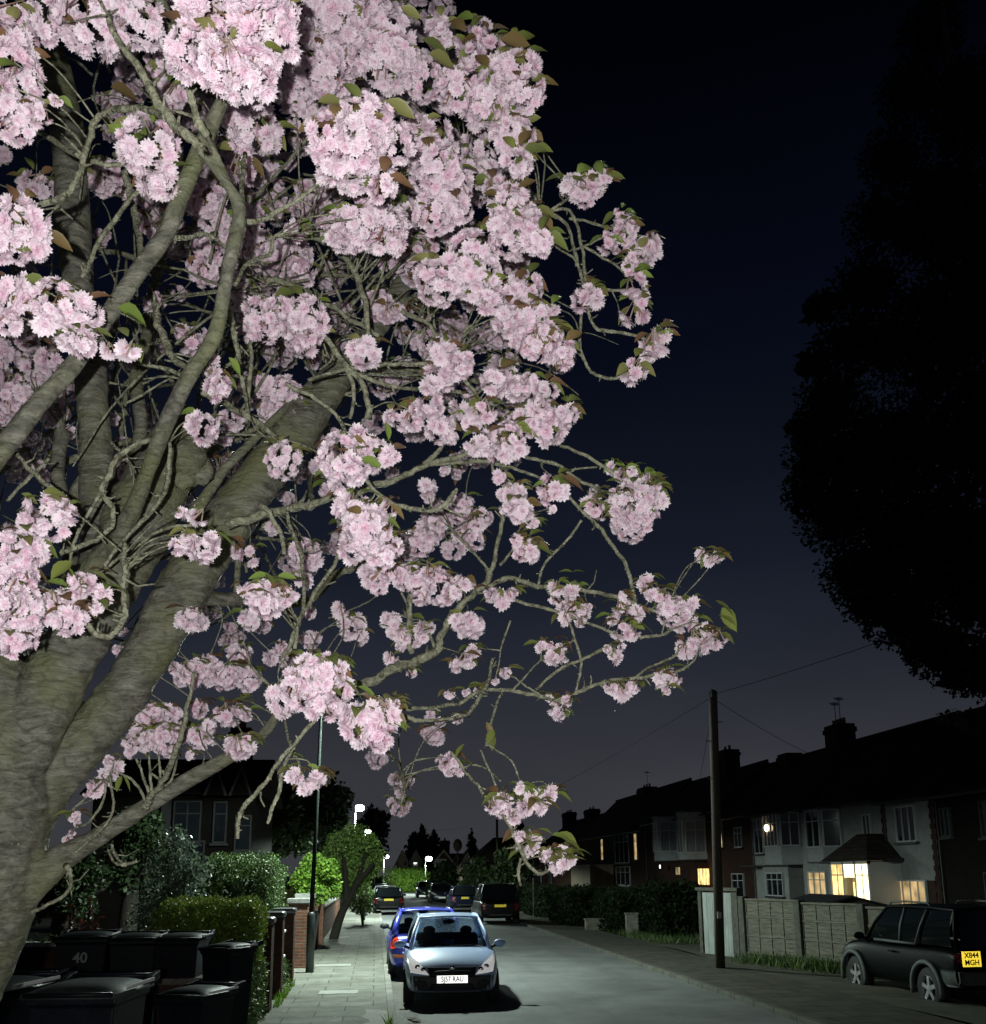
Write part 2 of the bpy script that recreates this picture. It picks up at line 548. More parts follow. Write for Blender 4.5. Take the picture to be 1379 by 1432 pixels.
LIMBS = """-210,1640,150,3.0; -175,1500,190,3.0; -120,1400,205,2.98; -72,1310,200,2.95; -38,1215,190,2.95; -20,1120,170,2.95; -18,1030,158,2.95; -34,940,146,2.97; -65,850,125,3.0; -110,720,100,3.1; -150,560,80,3.2
10,1090,90,2.95; 48,1010,90,2.93; 84,935,86,2.93; 122,875,84,2.96; 162,805,84,3.0; 192,730,94,3.05; 228,660,88,3.12; 254,614,74,3.16; 266,588,50,3.18
120,860,60,3.05; 146,780,68,3.1; 140,700,58,3.15; 135,640,47,3.2; 130,560,45,3.2; 122,480,43,3.25; 110,400,45,3.25; 103,320,50,3.3; 100,250,52,3.3; 92,180,50,3.3; 80,110,44,3.35; 62,50,34,3.4; 45,0,30,3.4; 20,-60,26,3.4
10,1175,80,3.0; 58,1110,74,3.05; 104,1056,70,3.1; 148,1002,68,3.15; 182,952,68,3.2; 214,900,70,3.25; 258,822,72,3.3; 306,747,71,3.35; 352,684,67,3.4; 400,622,61,3.45; 450,560,48,3.52; 500,495,40,3.6; 545,430,32,3.68; 585,360,25,3.75; 620,290,19,3.8; 650,220,14,3.85
20,1255,56,2.95; 87,1200,40,2.95; 134,1172,31,2.95; 201,1129,28,2.95; 268,1088,25,3.0; 322,1058,22,3.05; 365,1030,18,3.1; 400,985,16,3.15; 430,960,12,3.2
262,800,30,3.25; 290,835,26,3.4; 349,838,22,3.6; 400,845,16,3.8; 440,835,13,3.9; 467,805,12,4.0
112,815,44,2.95; 150,768,30,2.8; 185,715,27,2.6; 225,610,25,2.35; 262,530,24,2.2; 300,470,24,2.1; 318,380,23,2.0; 335,300,22,1.9; 325,268,18,1.87; 290,225,16,1.83; 275,208,14,1.82
-60,700,36,2.2; 0,632,33,2.15; 50,570,31,2.1; 104,508,30,2.1; 157,432,28,2.05; 194,379,27,2.05; 231,328,28,2.05; 248,285,28,2.0; 278,214,26,2.0; 300,165,24,1.95; 315,130,20,1.9; 335,60,16,1.9
262,730,26,3.2; 285,698,18,3.2; 315,655,17,3.25; 349,621,15,3.3; 402,568,14,3.4; 460,514,12,3.6
100,830,26,3.3; 95,740,24,3.45; 80,660,22,3.5; 88,600,22,3.5
180,690,26,3.3; 197,600,22,3.4; 190,530,20,3.45; 205,470,18,3.5; 215,400,16,3.6; 235,330,14,3.7
90,760,20,3.2; 105,690,20,3.25; 140,640,18,3.3
335,300,18,1.9; 315,245,15,1.86; 300,210,13,1.83; 280,175,12,1.8""".split('\n')
TW = """287,222,14,1.83; 262,190,13,1.81; 235,161,13,1.8; 200,105,11,1.78; 168,60,10,1.75; 150,20,8,1.75
290,192,12,1.81; 278,170,12,1.8; 270,150,11,1.78; 262,120,9,1.75
218,-10,16,2.3; 235,30,15,2.3; 248,60,13,2.3
0,292,9,2.0; 67,285,9,2.0; 104,261,9,1.95; 117,218,9,1.95; 131,174,9,1.95; 161,154,9,1.9; 208,154,10,1.85; 232,165,10,1.8
40,180,6,2.3; 60,188,8,2.3; 110,218,8,2.2; 161,231,7,2.2; 190,225,5,2.2
115,385,6,2.3; 121,375,7,2.3; 144,329,7,2.25; 194,265,6,2.2; 225,250,5,2.1
160,215,7,2.5; 171,231,9,2.5; 190,300,9,2.45; 198,360,9,2.3; 190,395,10,2.1
232,330,9,2.05; 255,333,7,2.1; 290,328,6,2.2; 320,350,4,2.3
340,290,7,1.9; 338,255,7,2.0; 345,215,7,2.1
345,312,9,1.9; 390,295,6,1.95; 440,262,5,1.95; 460,248,4,1.95
330,400,6,2.0; 345,370,6,2.1; 375,355,6,2.2; 384,330,4,2.2
312,400,5,2.1; 322,440,9,2.5; 330,480,8,2.6; 345,560,6,2.7
265,518,8,2.2; 240,495,10,2.3; 222,455,10,2.4; 215,420,8,2.5
262,530,7,2.25; 230,515,6,2.3; 195,508,5,2.3
221,611,7,2.4; 188,621,8,2.4; 158,651,8,2.4; 144,685,8,2.4; 158,715,8,2.45; 148,745,7,2.5; 101,769,7,2.4; 67,779,6,2.3; 30,770,4,2.2
144,685,5,2.4; 127,712,5,2.4; 104,755,5,2.4; 98,790,4,2.4
156,618,5,2.5; 175,640,5,2.6; 190,662,4,2.7
238,618,5,2.4; 235,661,6,2.45; 221,702,6,2.5; 174,755,6,2.55; 144,792,5,2.5
270,735,4,2.5; 230,740,5,2.5; 174,775,5,2.6; 140,800,4,2.6
174,757,7,2.3; 174,800,8,2.25; 173,860,8,2.2; 161,887,9,2.2; 134,887,9,2.2; 114,857,8,2.2; 105,840,6,2.2
335,578,9,2.9; 345,580,9,2.9; 389,615,8,3.0; 395,640,5,3.0
282,551,8,2.7; 310,562,9,2.8; 335,578,9,2.9
345,578,7,2.9; 350,520,6,2.8; 352,470,5,2.8
22,635,6,2.3; 50,665,7,2.4; 85,690,7,2.5
10,700,5,2.5; 48,660,5,2.5; 70,640,4,2.5
315,735,12,3.0; 375,718,12,3.0; 430,705,11,2.95; 480,692,10,2.9; 551,672,9,2.9; 598,651,8,2.9; 650,635,7,2.9; 678,618,5,2.9
598,651,6,2.9; 648,645,6,2.95; 702,650,5,3.0; 735,661,4,3.0; 760,668,4,3.0
592,650,6,2.9; 612,635,7,2.9; 620,622,5,2.9
365,705,8,2.8; 392,745,7,2.8; 398,775,6,2.8
400,537,6,2.4; 450,564,6,2.4; 477,591,6,2.4; 490,628,6,2.35; 514,675,6,2.35; 551,705,7,2.35; 591,713,7,2.3; 621,705,7,2.3; 640,685,6,2.3
352,465,6,2.9; 400,420,7,2.8; 450,467,8,2.8; 484,511,8,2.8; 511,544,8,2.8; 514,585,9,2.8
484,517,6,2.8; 534,537,6,2.85; 574,544,5,2.9; 640,548,5,2.95; 700,570,4,3.0
484,514,5,2.8; 541,511,6,2.8; 601,507,6,2.8; 640,495,4,2.9
484,515,6,2.8; 495,545,6,2.8; 490,585,5,2.8
430,531,5,2.8; 484,516,5,2.8
402,330,10,2.9; 434,330,10,2.9; 474,352,9,2.85; 500,389,9,2.8; 514,449,8,2.8; 505,500,7,2.8
372,395,8,3.0; 400,395,8,3.0; 467,432,7,3.0; 530,470,6,3.0
560,435,7,2.9; 600,455,6,2.9; 640,520,6,2.9; 670,560,5,2.9; 683,620,5,2.9; 690,660,4,2.9
430,980,14,3.2; 480,965,13,3.15; 517,954,14,3.1; 561,931,14,3.1; 605,914,13,3.1; 615,891,11,3.1; 638,854,10,3.1; 678,817,9,3.1; 690,790,7,3.1; 702,725,6,3.1; 707,700,4,3.1
678,822,7,3.1; 712,808,7,3.1; 752,819,7,3.1; 821,826,6,3.1; 862,835,6,3.1; 897,849,6,3.1; 930,860,4,3.1
690,826,6,3.1; 724,840,5,3.1; 768,852,5,3.1; 820,870,4,3.1; 860,885,4,3.1
575,912,9,3.1; 571,864,9,3.1; 575,824,9,3.1; 570,790,5,3.1
700,790,4,3.05; 720,765,4,3.05; 735,745,4,3.0
690,805,4,3.1; 660,770,4,3.1; 630,740,4,3.1
815,726,4,3.0; 788,761,4,3.05; 762,788,4,3.05; 752,819,4,3.1
790,690,5,3.0; 815,715,5,3.0; 833,732,6,3.0; 856,761,6,3.0; 876,793,6,3.05; 888,840,6,3.1
783,623,5,3.0; 821,638,5,3.0; 844,653,5,3.0; 870,670,4,3.0
783,650,5,3.0; 815,673,5,3.0; 850,690,5,3.0; 885,690,4,3.0
800,656,3,3.0; 835,653,3,3.0
640,985,6,3.0; 680,965,6,3.0; 739,969,6,3.0; 768,978,5,3.0; 800,985,4,3.0
775,980,5,3.0; 806,968,6,3.0; 838,956,6,3.0; 900,946,6,3.0; 940,940,5,3.0; 962,931,4,3.0; 972,922,3,3.0
750,964,4,3.0; 777,940,5,3.0; 812,923,5,3.0; 847,905,5,3.0; 865,895,4,3.0
797,873,4,3.0; 806,900,4,3.0; 812,928,4,3.0; 806,967,4,3.0
718,964,3,3.0; 756,923,3,3.0
713,945,3,3.0; 738,960,3,3.0; 760,975,3,3.0
885,950,4,3.0; 905,935,4,3.0; 940,920,4,3.0; 950,908,3,3.0
893,892,5,3.05; 925,888,5,3.05; 940,880,4,3.0
591,1008,5,2.7; 652,998,6,2.8; 675,968,6,2.9; 685,941,5,3.0; 690,920,4,3.0
560,990,6,2.7; 600,990,6,2.8; 638,985,6,2.9
560,1000,8,2.7; 591,1008,6,2.7
700,910,3,3.1; 706,890,3,3.1; 714,868,3,3.1
630,1050,4,2.8; 652,1078,5,2.8; 678,1112,5,2.7; 712,1152,6,2.6; 729,1189,6,2.6; 740,1212,6,2.6; 756,1222,6,2.6; 775,1214,5,2.6
729,1199,5,2.6; 724,1219,5,2.6; 729,1238,4,2.6
680,1042,4,2.8; 688,1045,3,2.8; 715,1065,3,2.75; 729,1098,3,2.7
672,1048,3,2.8; 695,1102,3,2.7
660,1070,3,2.8; 680,1075,3,2.8; 700,1092,3,2.7
455,995,5,2.3; 437,1011,6,2.3; 397,1058,6,2.25; 360,1108,7,2.25; 345,1125,7,2.25; 336,1145,7,2.25; 332,1172,6,2.25
420,1030,4,2.3; 399,1068,6,2.3; 389,1108,6,2.3; 380,1130,6,2.3; 374,1152,5,2.3
201,1129,12,2.9; 221,1098,9,2.85; 248,1048,8,2.8; 262,990,6,2.8; 272,940,4,2.8
210,1112,5,2.9; 200,1085,4,2.9; 191,1061,3,2.9
212,1108,5,2.9; 210,1080,4,2.9; 208,1055,3,2.9
225,1095,4,2.9; 223,1075,4,2.9; 221,1055,3,2.9
222,1102,4,2.9; 240,1090,4,2.9; 250,1050,3,2.9
203,1122,5,2.9; 190,1095,4,2.9; 165,1080,3,2.9
100,1135,4,3.0; 124,1112,3,3.0; 154,1085,3,3.0
154,1085,4,2.9; 157,1110,4,2.85; 154,1145,4,2.85; 120,1180,4,2.9; 105,1192,4,2.9
148,1095,3,2.9; 144,1120,4,2.9; 124,1150,4,2.9; 108,1155,4,2.95
155,1180,4,2.85; 160,1195,4,2.85; 175,1208,4,2.8; 191,1205,4,2.8
150,1188,3,2.85; 160,1205,4,2.8; 178,1211,4,2.8
92,1210,10,2.9; 97,1225,6,2.9; 99,1242,5,2.85; 80,1259,5,2.8; 44,1276,5,2.8
740,325,5,3.0; 762,298,6,3.0; 792,315,5,3.0; 806,362,5,3.0; 816,399,5,3.0; 817,415,4,3.0
770,296,4,3.0; 796,295,5,3.0; 812,335,5,3.0; 819,396,5,3.0
762,298,5,3.0; 789,282,4,3.0; 803,268,3,3.0
806,350,3,3.0; 836,335,4,3.0; 850,332,3,3.0
816,425,4,3.0; 811,474,5,3.0; 822,511,5,3.0; 842,527,5,3.0; 862,529,5,3.0; 885,518,4,3.0
820,425,4,3.0; 826,444,5,3.0; 836,460,5,3.0; 860,464,5,3.0; 890,470,4,3.0; 915,480,3,3.0
822,400,4,3.0; 850,406,4,3.0; 880,405,4,3.0
755,330,5,3.0; 800,360,4,3.0; 806,372,4,3.0
795,305,4,3.0; 830,312,4,3.0; 862,322,4,3.0
816,345,4,3.0; 860,370,4,3.0; 885,395,3,3.0
545,430,14,3.8; 600,410,10,3.5; 660,380,8,3.3; 720,350,7,3.1; 745,327,6,3.0
500,505,12,3.7; 580,520,9,3.5; 660,530,7,3.3; 730,560,5,3.1; 783,623,5,3.0
517,785,7,4.0; 560,770,6,3.9; 610,750,5,3.8; 660,740,4,3.7
700,970,4,3.0; 690,1000,4,2.95; 680,1040,4,2.8
640,640,6,2.9; 700,600,5,3.0; 760,585,4,3.0
678,618,6,2.9; 740,640,5,2.95; 783,650,5,3.0
467,805,11,4.0; 500,790,9,4.0; 517,785,8,4.0
430,965,12,3.2; 430,980,13,3.2
400,715,5,2.8; 420,780,6,2.7; 425,840,6,2.6; 410,890,7,2.5; 395,925,6,2.45
470,710,6,2.8; 475,770,6,2.7; 440,830,6,2.6; 418,870,6,2.5; 412,905,6,2.45
372,960,5,2.9; 395,1000,4,2.7; 405,1040,4,2.5; 420,1075,4,2.4
505,1035,5,2.5; 540,1050,4,2.6; 560,1075,4,3.0; 565,1105,4,3.2; 560,1125,3,3.2
350,930,4,3.1; 390,970,5,3.1; 425,985,6,3.1""".split('\n')

trunkmb = MB()
LRAD = []
BPTS = []            # every branch point, for joining loose blossom to wood
for s_ in LIMBS:
    p, r = spline([(a, b, c, w_ - .0025 if w_ > .012 else w_ * .85) for a, b, c, w_ in parse(s_)], 5)
    trunkmb.tube(p, r, 20)
    BPTS += p; LRAD += r
tm = trunkmb.build('trunk', M_BARK, cherry)
rm = tm.modifiers.new('r', 'REMESH'); rm.mode = 'VOXEL'; rm.voxel_size = 0.0075; rm.use_smooth_shade = True
sm_ = tm.modifiers.new('s', 'SMOOTH'); sm_.iterations = 4; sm_.factor = 0.5
bake(tm)
from mathutils import noise as mn
from mathutils.kdtree import KDTree
kd_ = KDTree(len(LRAD))
for i, p in enumerate(BPTS): kd_.insert(p, i)
kd_.balance()
VN = [(v.co.copy(), v.normal.copy()) for v in tm.data.vertices]
for v, (c, n_) in zip(tm.data.vertices, VN):
    d_ = 0.016 * mn.noise(c * 5.0) + 0.005 * mn.noise(V3((c.x * 14, c.y * 14, c.z * 30))) + 0.004 * mn.noise(c * 26)
    d_ *= min(1.0, LRAD[kd_.find(c)[1]] / 0.075)
    v.co = c + n_ * d_
tm.data.shade_smooth()
# the broken-off stub and burrs on the middle limb
for (x, y, d, r) in [(262, 640, 3.02, 0.055), (272, 622, 3.06, 0.05), (278, 660, 3.06, 0.04), (258, 668, 3.02, 0.035)]:
    kb = MB(); kb.ball(atd(x, y, d), r, 16, (1, 0.8, 1.1))
    o = kb.build('branch_scar', M_BARK, cherry, True)
    VN = [(v.co.copy(), v.normal.copy()) for v in o.data.vertices]
    for v, (c, n_) in zip(o.data.vertices, VN): v.co = c + n_ * (0.02 * mn.noise(c * 30) + 0.012 * mn.noise(c * 80))

twmb = MB()


def twig(p, r, n=6):
    q = []
    if n >= 6 and len(p) > 6 and r[0] > 0.004:      # spurs and side shoots
        for j in range(3, len(p) - 1):
            if rnd.random() < 0.30:
                t = (p[j + 1] - p[j - 1]).normalized(); sd = t.cross(V3((rnd.gauss(0, 1), rnd.gauss(0, 1), rnd.gauss(0, 1)))).normalized()
                L = rnd.choice([0.01, 0.015, 0.02, 0.03, 0.06]) * rnd.uniform(.7, 1.3)
                m_ = p[j] + (sd * .7 + t * .5) * L * .5; e_ = p[j] + (sd + t * .4 + V3((0, 0, .25))).normalized() * L
                twmb.tube([p[j], m_ + sd * L * .06, e_], [r[j] * .5, r[j] * .42, r[j] * .3], 5)
    for i, c in enumerate(p):
        k = 0.6 * r[i] * (1 if i % 2 else 2.2)
        q.append(c + V3((mn.noise(c * 25), mn.noise(c * 25 + V3((9, 0, 0))), mn.noise(c * 25 + V3((0, 9, 0))))) * k)
    rr = [x * (1 + 0.22 * mn.noise(c * 60)) for x, c in zip(r, p)]
    twmb.tube(q, rr, n)


for s_ in TW:
    p, r = spline(parse(s_), 6)
    twig(p, r, 8 if r[0] > 0.006 else 6)
    BPTS += p

# ---- blossom: clusters seen in the photograph, by depth:  x,y,r
CL = [
 (1.55, "312,38,60 370,46,48 345,104,46 272,74,42 290,8,40 395,20,26 310,90,40"),
 (1.75, "20,110,48 5,70,42 15,168,34 55,157,22 78,140,9 -20,130,40"),
 (1.8, "23,318,44 47,335,28 -10,330,36"),
 (1.85, "18,412,30 77,424,34 110,440,30 8,446,24 104,464,28 114,480,22 181,490,18 154,490,12 35,400,20 60,450,20"),
 (1.9, "124,30,46 188,30,40 20,18,36 100,8,30 160,8,30 60,40,24"),
 (1.95, "208,205,42 220,253,30 188,215,24"),
 (1.9, "460,195,36 514,174,38 541,201,36 494,235,36 534,261,24 465,228,30 500,200,40"),
 (2.0, "20,775,32 36,770,30 17,812,36 20,852,40 20,885,32 38,877,18 -15,830,40 17,897,16"),
 (2.05, "67,722,34 36,735,14 92,718,18"),
 (2.1, "114,819,22 144,832,16 77,846,24 57,862,20 97,866,26 100,835,20 135,850,12"),
 (2.15, "278,723,14 252,718,10 282,766,24 248,765,14 265,755,16 296,752,12"),
 (2.2, "420,960,32 455,940,30 450,985,28 472,965,24 430,928,16 440,950,30 470,940,18"),
 (2.35, "397,981,26 383,970,14"),
 (2.2, "500,1010,28 535,1002,28 530,1030,24 510,1030,22 552,984,9 515,1000,24"),
 (2.3, "412,1085,12 440,1090,16 427,1103,11"),
 (2.3, "477,641,34 500,607,14 525,635,28 477,668,22 545,640,16 494,655,24"),
 (2.35, "494,712,28 514,745,34 497,762,26 541,762,24 534,779,20 544,712,14 505,725,24 520,715,20"),
 (2.3, "345,825,14 400,828,18 372,845,22 372,828,18 392,845,14 352,838,12"),
 (2.4, "507,315,38 484,320,32 534,322,36 571,298,18 550,310,20 470,330,16"),
 (2.4, "285,598,24 270,590,12 305,541,22 303,506,9 297,522,12"),
 (2.5, "601,201,36 608,235,34 628,261,32 611,295,30 641,295,22 590,180,20 602,220,30"),
 (2.5, "648,124,38 722,111,38 685,144,36 735,132,28 668,158,25 700,100,24 690,120,26"),
 (2.5, "718,198,32 724,228,22 705,180,20 740,215,16"),
 (2.5, "712,292,32 725,330,35 755,339,20 714,261,20 738,305,20 700,310,20"),
 (2.6, "614,396,34 661,355,34 668,390,34 682,416,22 640,380,26 597,380,20"),
 (2.5, "235,94,28 235,134,24 352,178,40 335,231,24 375,190,22 330,170,22"),
 (2.6, "474,20,44 504,37,38 434,10,38 544,50,36 534,85,42 484,67,38 450,100,36 420,77,28 520,15,26 560,75,28"),
 (2.7, "591,111,28 615,47,22 658,60,24 685,67,24 715,74,20 660,80,20 560,110,20"),
 (2.8, "410,130,26 440,135,26 420,165,20 475,120,22"),
 (2.7, "372,446,34 429,446,32 390,438,26 430,475,22 415,455,24"),
 (2.6, "416,317,20"),
 (2.8, "665,205,20 678,241,24 690,262,16 655,225,16"),
 (2.7, "735,450,35 755,477,30 786,494,22 712,448,24 770,470,18 740,470,26"),
 (2.8, "735,406,26 725,437,30 769,436,14 720,410,20"),
 (2.9, "802,262,20 832,256,20 817,270,20 790,258,12 845,250,10"),
 (2.95, "868,330,24 902,350,23 868,305,16 885,395,19 888,435,23 915,480,23 887,518,22 822,416,23 850,340,16 890,360,16 905,500,13 893,415,14 912,340,14 880,372,12 925,470,14"),
 (2.7, "511,494,25 396,644,27"),
 (2.7, "618,497,24 635,510,24 611,531,24 645,511,22 625,490,16 600,540,14"),
 (2.7, "601,568,20 574,584,22 547,584,12 590,575,18"),
 (2.8, "615,598,22 648,571,20 675,574,22 630,610,14 660,590,16"),
 (2.8, "695,534,22 725,541,20 762,547,18 740,535,16 710,525,14"),
 (2.8, "752,571,20 789,581,20 769,601,24 728,588,18 798,575,12 745,595,16"),
 (2.7, "675,621,22 712,616,26 700,630,20 660,625,14 725,630,14"),
 (2.8, "775,680,23 770,690,18 772,713,6"),
 (2.8, "712,690,18 728,715,18 745,732,8 698,668,10 725,690,14 710,710,12"),
 (2.8, "735,769,20 722,755,10 745,775,12"),
 (3.0, "885,703,34 912,697,22 862,694,18 882,732,28 856,656,10 882,664,14 912,676,14 895,720,24 920,690,12 870,665,10 900,670,10"),
 (3.0, "830,708,16 820,700,10 840,720,10 836,690,10"),
 (3.0, "982,776,10 1005,779,9 993,784,9"),
 (3.05, "903,817,13 926,832,15 944,855,24 967,846,12 976,896,20 1000,893,18 961,908,14 930,850,14 955,870,16 985,905,14 990,880,10 910,830,10 975,870,8"),
 (3.05, "868,849,16 871,881,18 891,858,12 858,865,10 885,885,12 873,835,8"),
 (3.05, "859,917,12 850,908,7 870,905,6"),
 (3.05, "771,911,17 788,920,10 756,905,9 775,920,12 785,905,7"),
 (3.0, "783,990,17 771,978,8 794,981,9 783,1000,10"),
 (3.0, "871,964,15 853,961,10 888,961,10 862,968,8"),
 (3.0, "923,949,13 944,949,12 932,965,7 935,940,8"),
 (3.1, "799,850,20 779,822,11 785,848,12 815,855,12 800,830,14 790,865,10 812,870,8 775,838,8 822,848,6"),
 (3.0, "702,839,14 688,832,12 715,830,10"),
 (3.1, "628,1066,16 640,1075,10 618,1065,10 628,1078,9"),
 (2.6, "709,1127,20 745,1116,16 766,1108,13 725,1102,9 688,1128,11 719,1142,12 752,1128,12 772,1115,8 735,1130,14 700,1118,12"),
 (2.6, "735,1179,16 727,1170,10 745,1185,10 738,1192,8 752,1175,6"),
 (2.55, "782,1202,18 769,1199,12 798,1200,10 790,1210,12 775,1216,9 760,1200,6 785,1190,10"),
 (2.9, "527,812,20 568,805,22 615,822,26 588,812,22 648,816,14 588,836,14 545,800,16 630,830,16 510,800,12 600,800,18"),
 (3.4, "645,712,22 675,725,16 661,755,18 608,728,20 588,759,22 630,740,20 600,745,20 660,730,18"),
 (3.2, "598,682,14 598,692,10 621,658,9"),
 (2.9, "655,873,21 640,868,12 668,878,12 660,885,10"),
 (3.1, "554,877,14 575,894,16 595,880,14 544,867,12 562,890,12 590,890,10 548,885,8"),
 (3.2, "547,869,14 597,876,10 575,941,8 548,921,10 560,905,8"),
 (3.1, "648,921,12 662,910,10 638,931,10 655,930,8 628,971,8 668,968,7 652,968,7 708,941,9 692,953,6"),
 (3.4, "490,880,16 504,890,12 477,854,12 500,869,12 480,870,10"),
 (3.4, "394,907,14 380,920,12 413,921,12 434,894,14 434,857,10 400,925,10"),
 (3.2, "427,775,24 440,785,14 415,770,14 349,775,18 335,770,12 425,810,14"),
 (3.1, "349,866,16 265,866,20 278,870,14 255,870,10"),
 (3.4, "245,934,10 268,941,22 292,927,14 312,944,22 349,951,18 335,914,18 290,945,18 330,940,16 255,950,14"),
 (3.3, "318,998,20 335,990,14 235,998,18 278,991,14 208,1001,18 222,1010,16 305,1000,12 345,1000,10"),
 (3.2, "198,1031,20 231,1035,24 278,1031,18 184,1051,10 265,1056,7 292,1015,12 215,1030,18 250,1025,16 240,1052,8 180,1040,9 296,1035,8"),
 (3.0, "335,1045,20 325,1040,12 348,1045,12"),
 (3.0, "158,1075,14 147,1088,12 134,1100,12 122,1110,6 152,1064,9 104,1142,9 108,1152,5 94,1176,7 101,1165,5"),
 (3.3, "164,911,9 171,884,7 110,990,8 105,1000,6"),
 (3.3, "410,130,20 402,369,36 385,360,24 420,380,22 282,275,28 300,270,20 302,312,28 352,335,28 330,340,22 285,376,24 332,399,20 300,350,22 350,300,20"),
 (3.4, "147,248,26 160,240,16 135,255,14"),
 (3.6, "50,255,20 65,265,16 35,260,12"),
 (3.4, "437,272,22 425,265,14 477,271,14 450,280,12"),
 (3.3, "561,349,28 545,360,18 575,355,16 580,335,16"),
 (3.4, "531,429,22 544,439,16 564,432,16 520,420,14 628,322,20 650,330,18 600,340,16 640,310,16"),
 (3.4, "395,554,28 382,578,22 372,540,18 410,560,16 385,560,18 420,575,12"),
 (3.4, "265,477,20 280,470,14 255,465,12 220,420,14 210,425,10"),
 (3.6, "60,510,26 75,500,20 50,520,20 17,561,24 30,550,18 77,574,20 70,585,14 10,530,20 35,580,14"),
 (3.6, "325,588,18 312,611,14 320,600,12 174,655,16 180,645,10 290,650,10 300,660,8"),
 (3.9, "5,575,20 -5,500,30 40,480,18 20,600,14 45,610,12 15,640,12"),
 (4.3, "527,1062,13 520,1055,9 535,1062,9 561,1096,13 553,1090,9 570,1092,9 558,1129,13 550,1122,9 567,1125,9 605,1028,14 597,1022,9 612,1035,9 560,1110,8"),
 (3.6, "600,1000,9 615,1010,8 640,1005,8"),
]
clusters = []
for d, sx in CL:
    for t in sx.split():
        x, y, r = [float(k) for k in t.split(',')]
        dd = d * (1 + 0.025 * rnd.uniform(-1, 1))
        clusters.append([atd(x, y, dd), 1.08 * r * dm(dd) / F, r, x, y])
# blossom deeper in the crown, between the limbs
POLY = [(150, -20), (600, -20), (700, 60), (745, 160), (700, 230), (765, 340), (740, 430), (790, 500), (740, 540), (790, 590), (700, 640),
        (640, 590), (560, 560), (480, 560), (430, 500), (360, 520), (310, 440), (250, 420), (200, 330), (150, 240)]


def inpoly(x, y, P):
    c = False
    for i in range(len(P)):
        (x1, y1), (x2, y2) = P[i - 1], P[i]
        if (y1 > y) != (y2 > y) and x < (x2 - x1) * (y - y1) / (y2 - y1) + x1: c = not c
    return c


k = 0
while k < 300:
    x, y = rnd.uniform(150, 800), rnd.uniform(-20, 640)
    if not inpoly(x, y, POLY): continue
    if 400 < x < 560 and 340 < y < 500 and rnd.random() < 0.65: continue
    d = rnd.uniform(3.5, 5.0)
    r = rnd.uniform(12, 26)
    clusters.append([atd(x, y, d), r * dm(d) / F, r, x, y]); k += 1
k = 0
while k < 90:          # behind the stems on the left and low in the middle
    x, y = rnd.choice([(rnd.uniform(0, 260), rnd.uniform(480, 720)), (rnd.uniform(430, 700), rnd.uniform(560, 780)), (rnd.uniform(220, 420), rnd.uniform(560, 880)), (rnd.uniform(-30, 220), rnd.uniform(-20, 330))])
    d = rnd.uniform(3.9, 5.0); r = rnd.uniform(9, 18)
    clusters.append([atd(x, y, d), r * dm(d) / F, r, x, y]); k += 1
for _ in range(130):     # dim blossom on the far side of the trunk
    x, y = rnd.uniform(-30, 480), rnd.uniform(380, 900)
    if x > 330 and y > 800: continue
    d = rnd.uniform(4.6, 6.2); r = rnd.uniform(10, 19)
    clusters.append([atd(x, y, d), r * dm(d) / F, r, x, y])
for _ in range(60):      # the crown goes on beyond the frame, above and to the left
    x, y = rnd.choice([(rnd.uniform(-700, -30), rnd.uniform(-500, 900)), (rnd.uniform(-300, 650), rnd.uniform(-500, -40))])
    d = rnd.uniform(2.2, 4.5); rr = rnd.uniform(0.05, 0.08)
    clusters.append([atd(x, y, d), rr, 0.1, x, y])

PALE = np.array((0.90, 0.80, 0.865)); PINK = np.array((0.83, 0.48, 0.645)); WHITE = np.array((0.94, 0.90, 0.925))


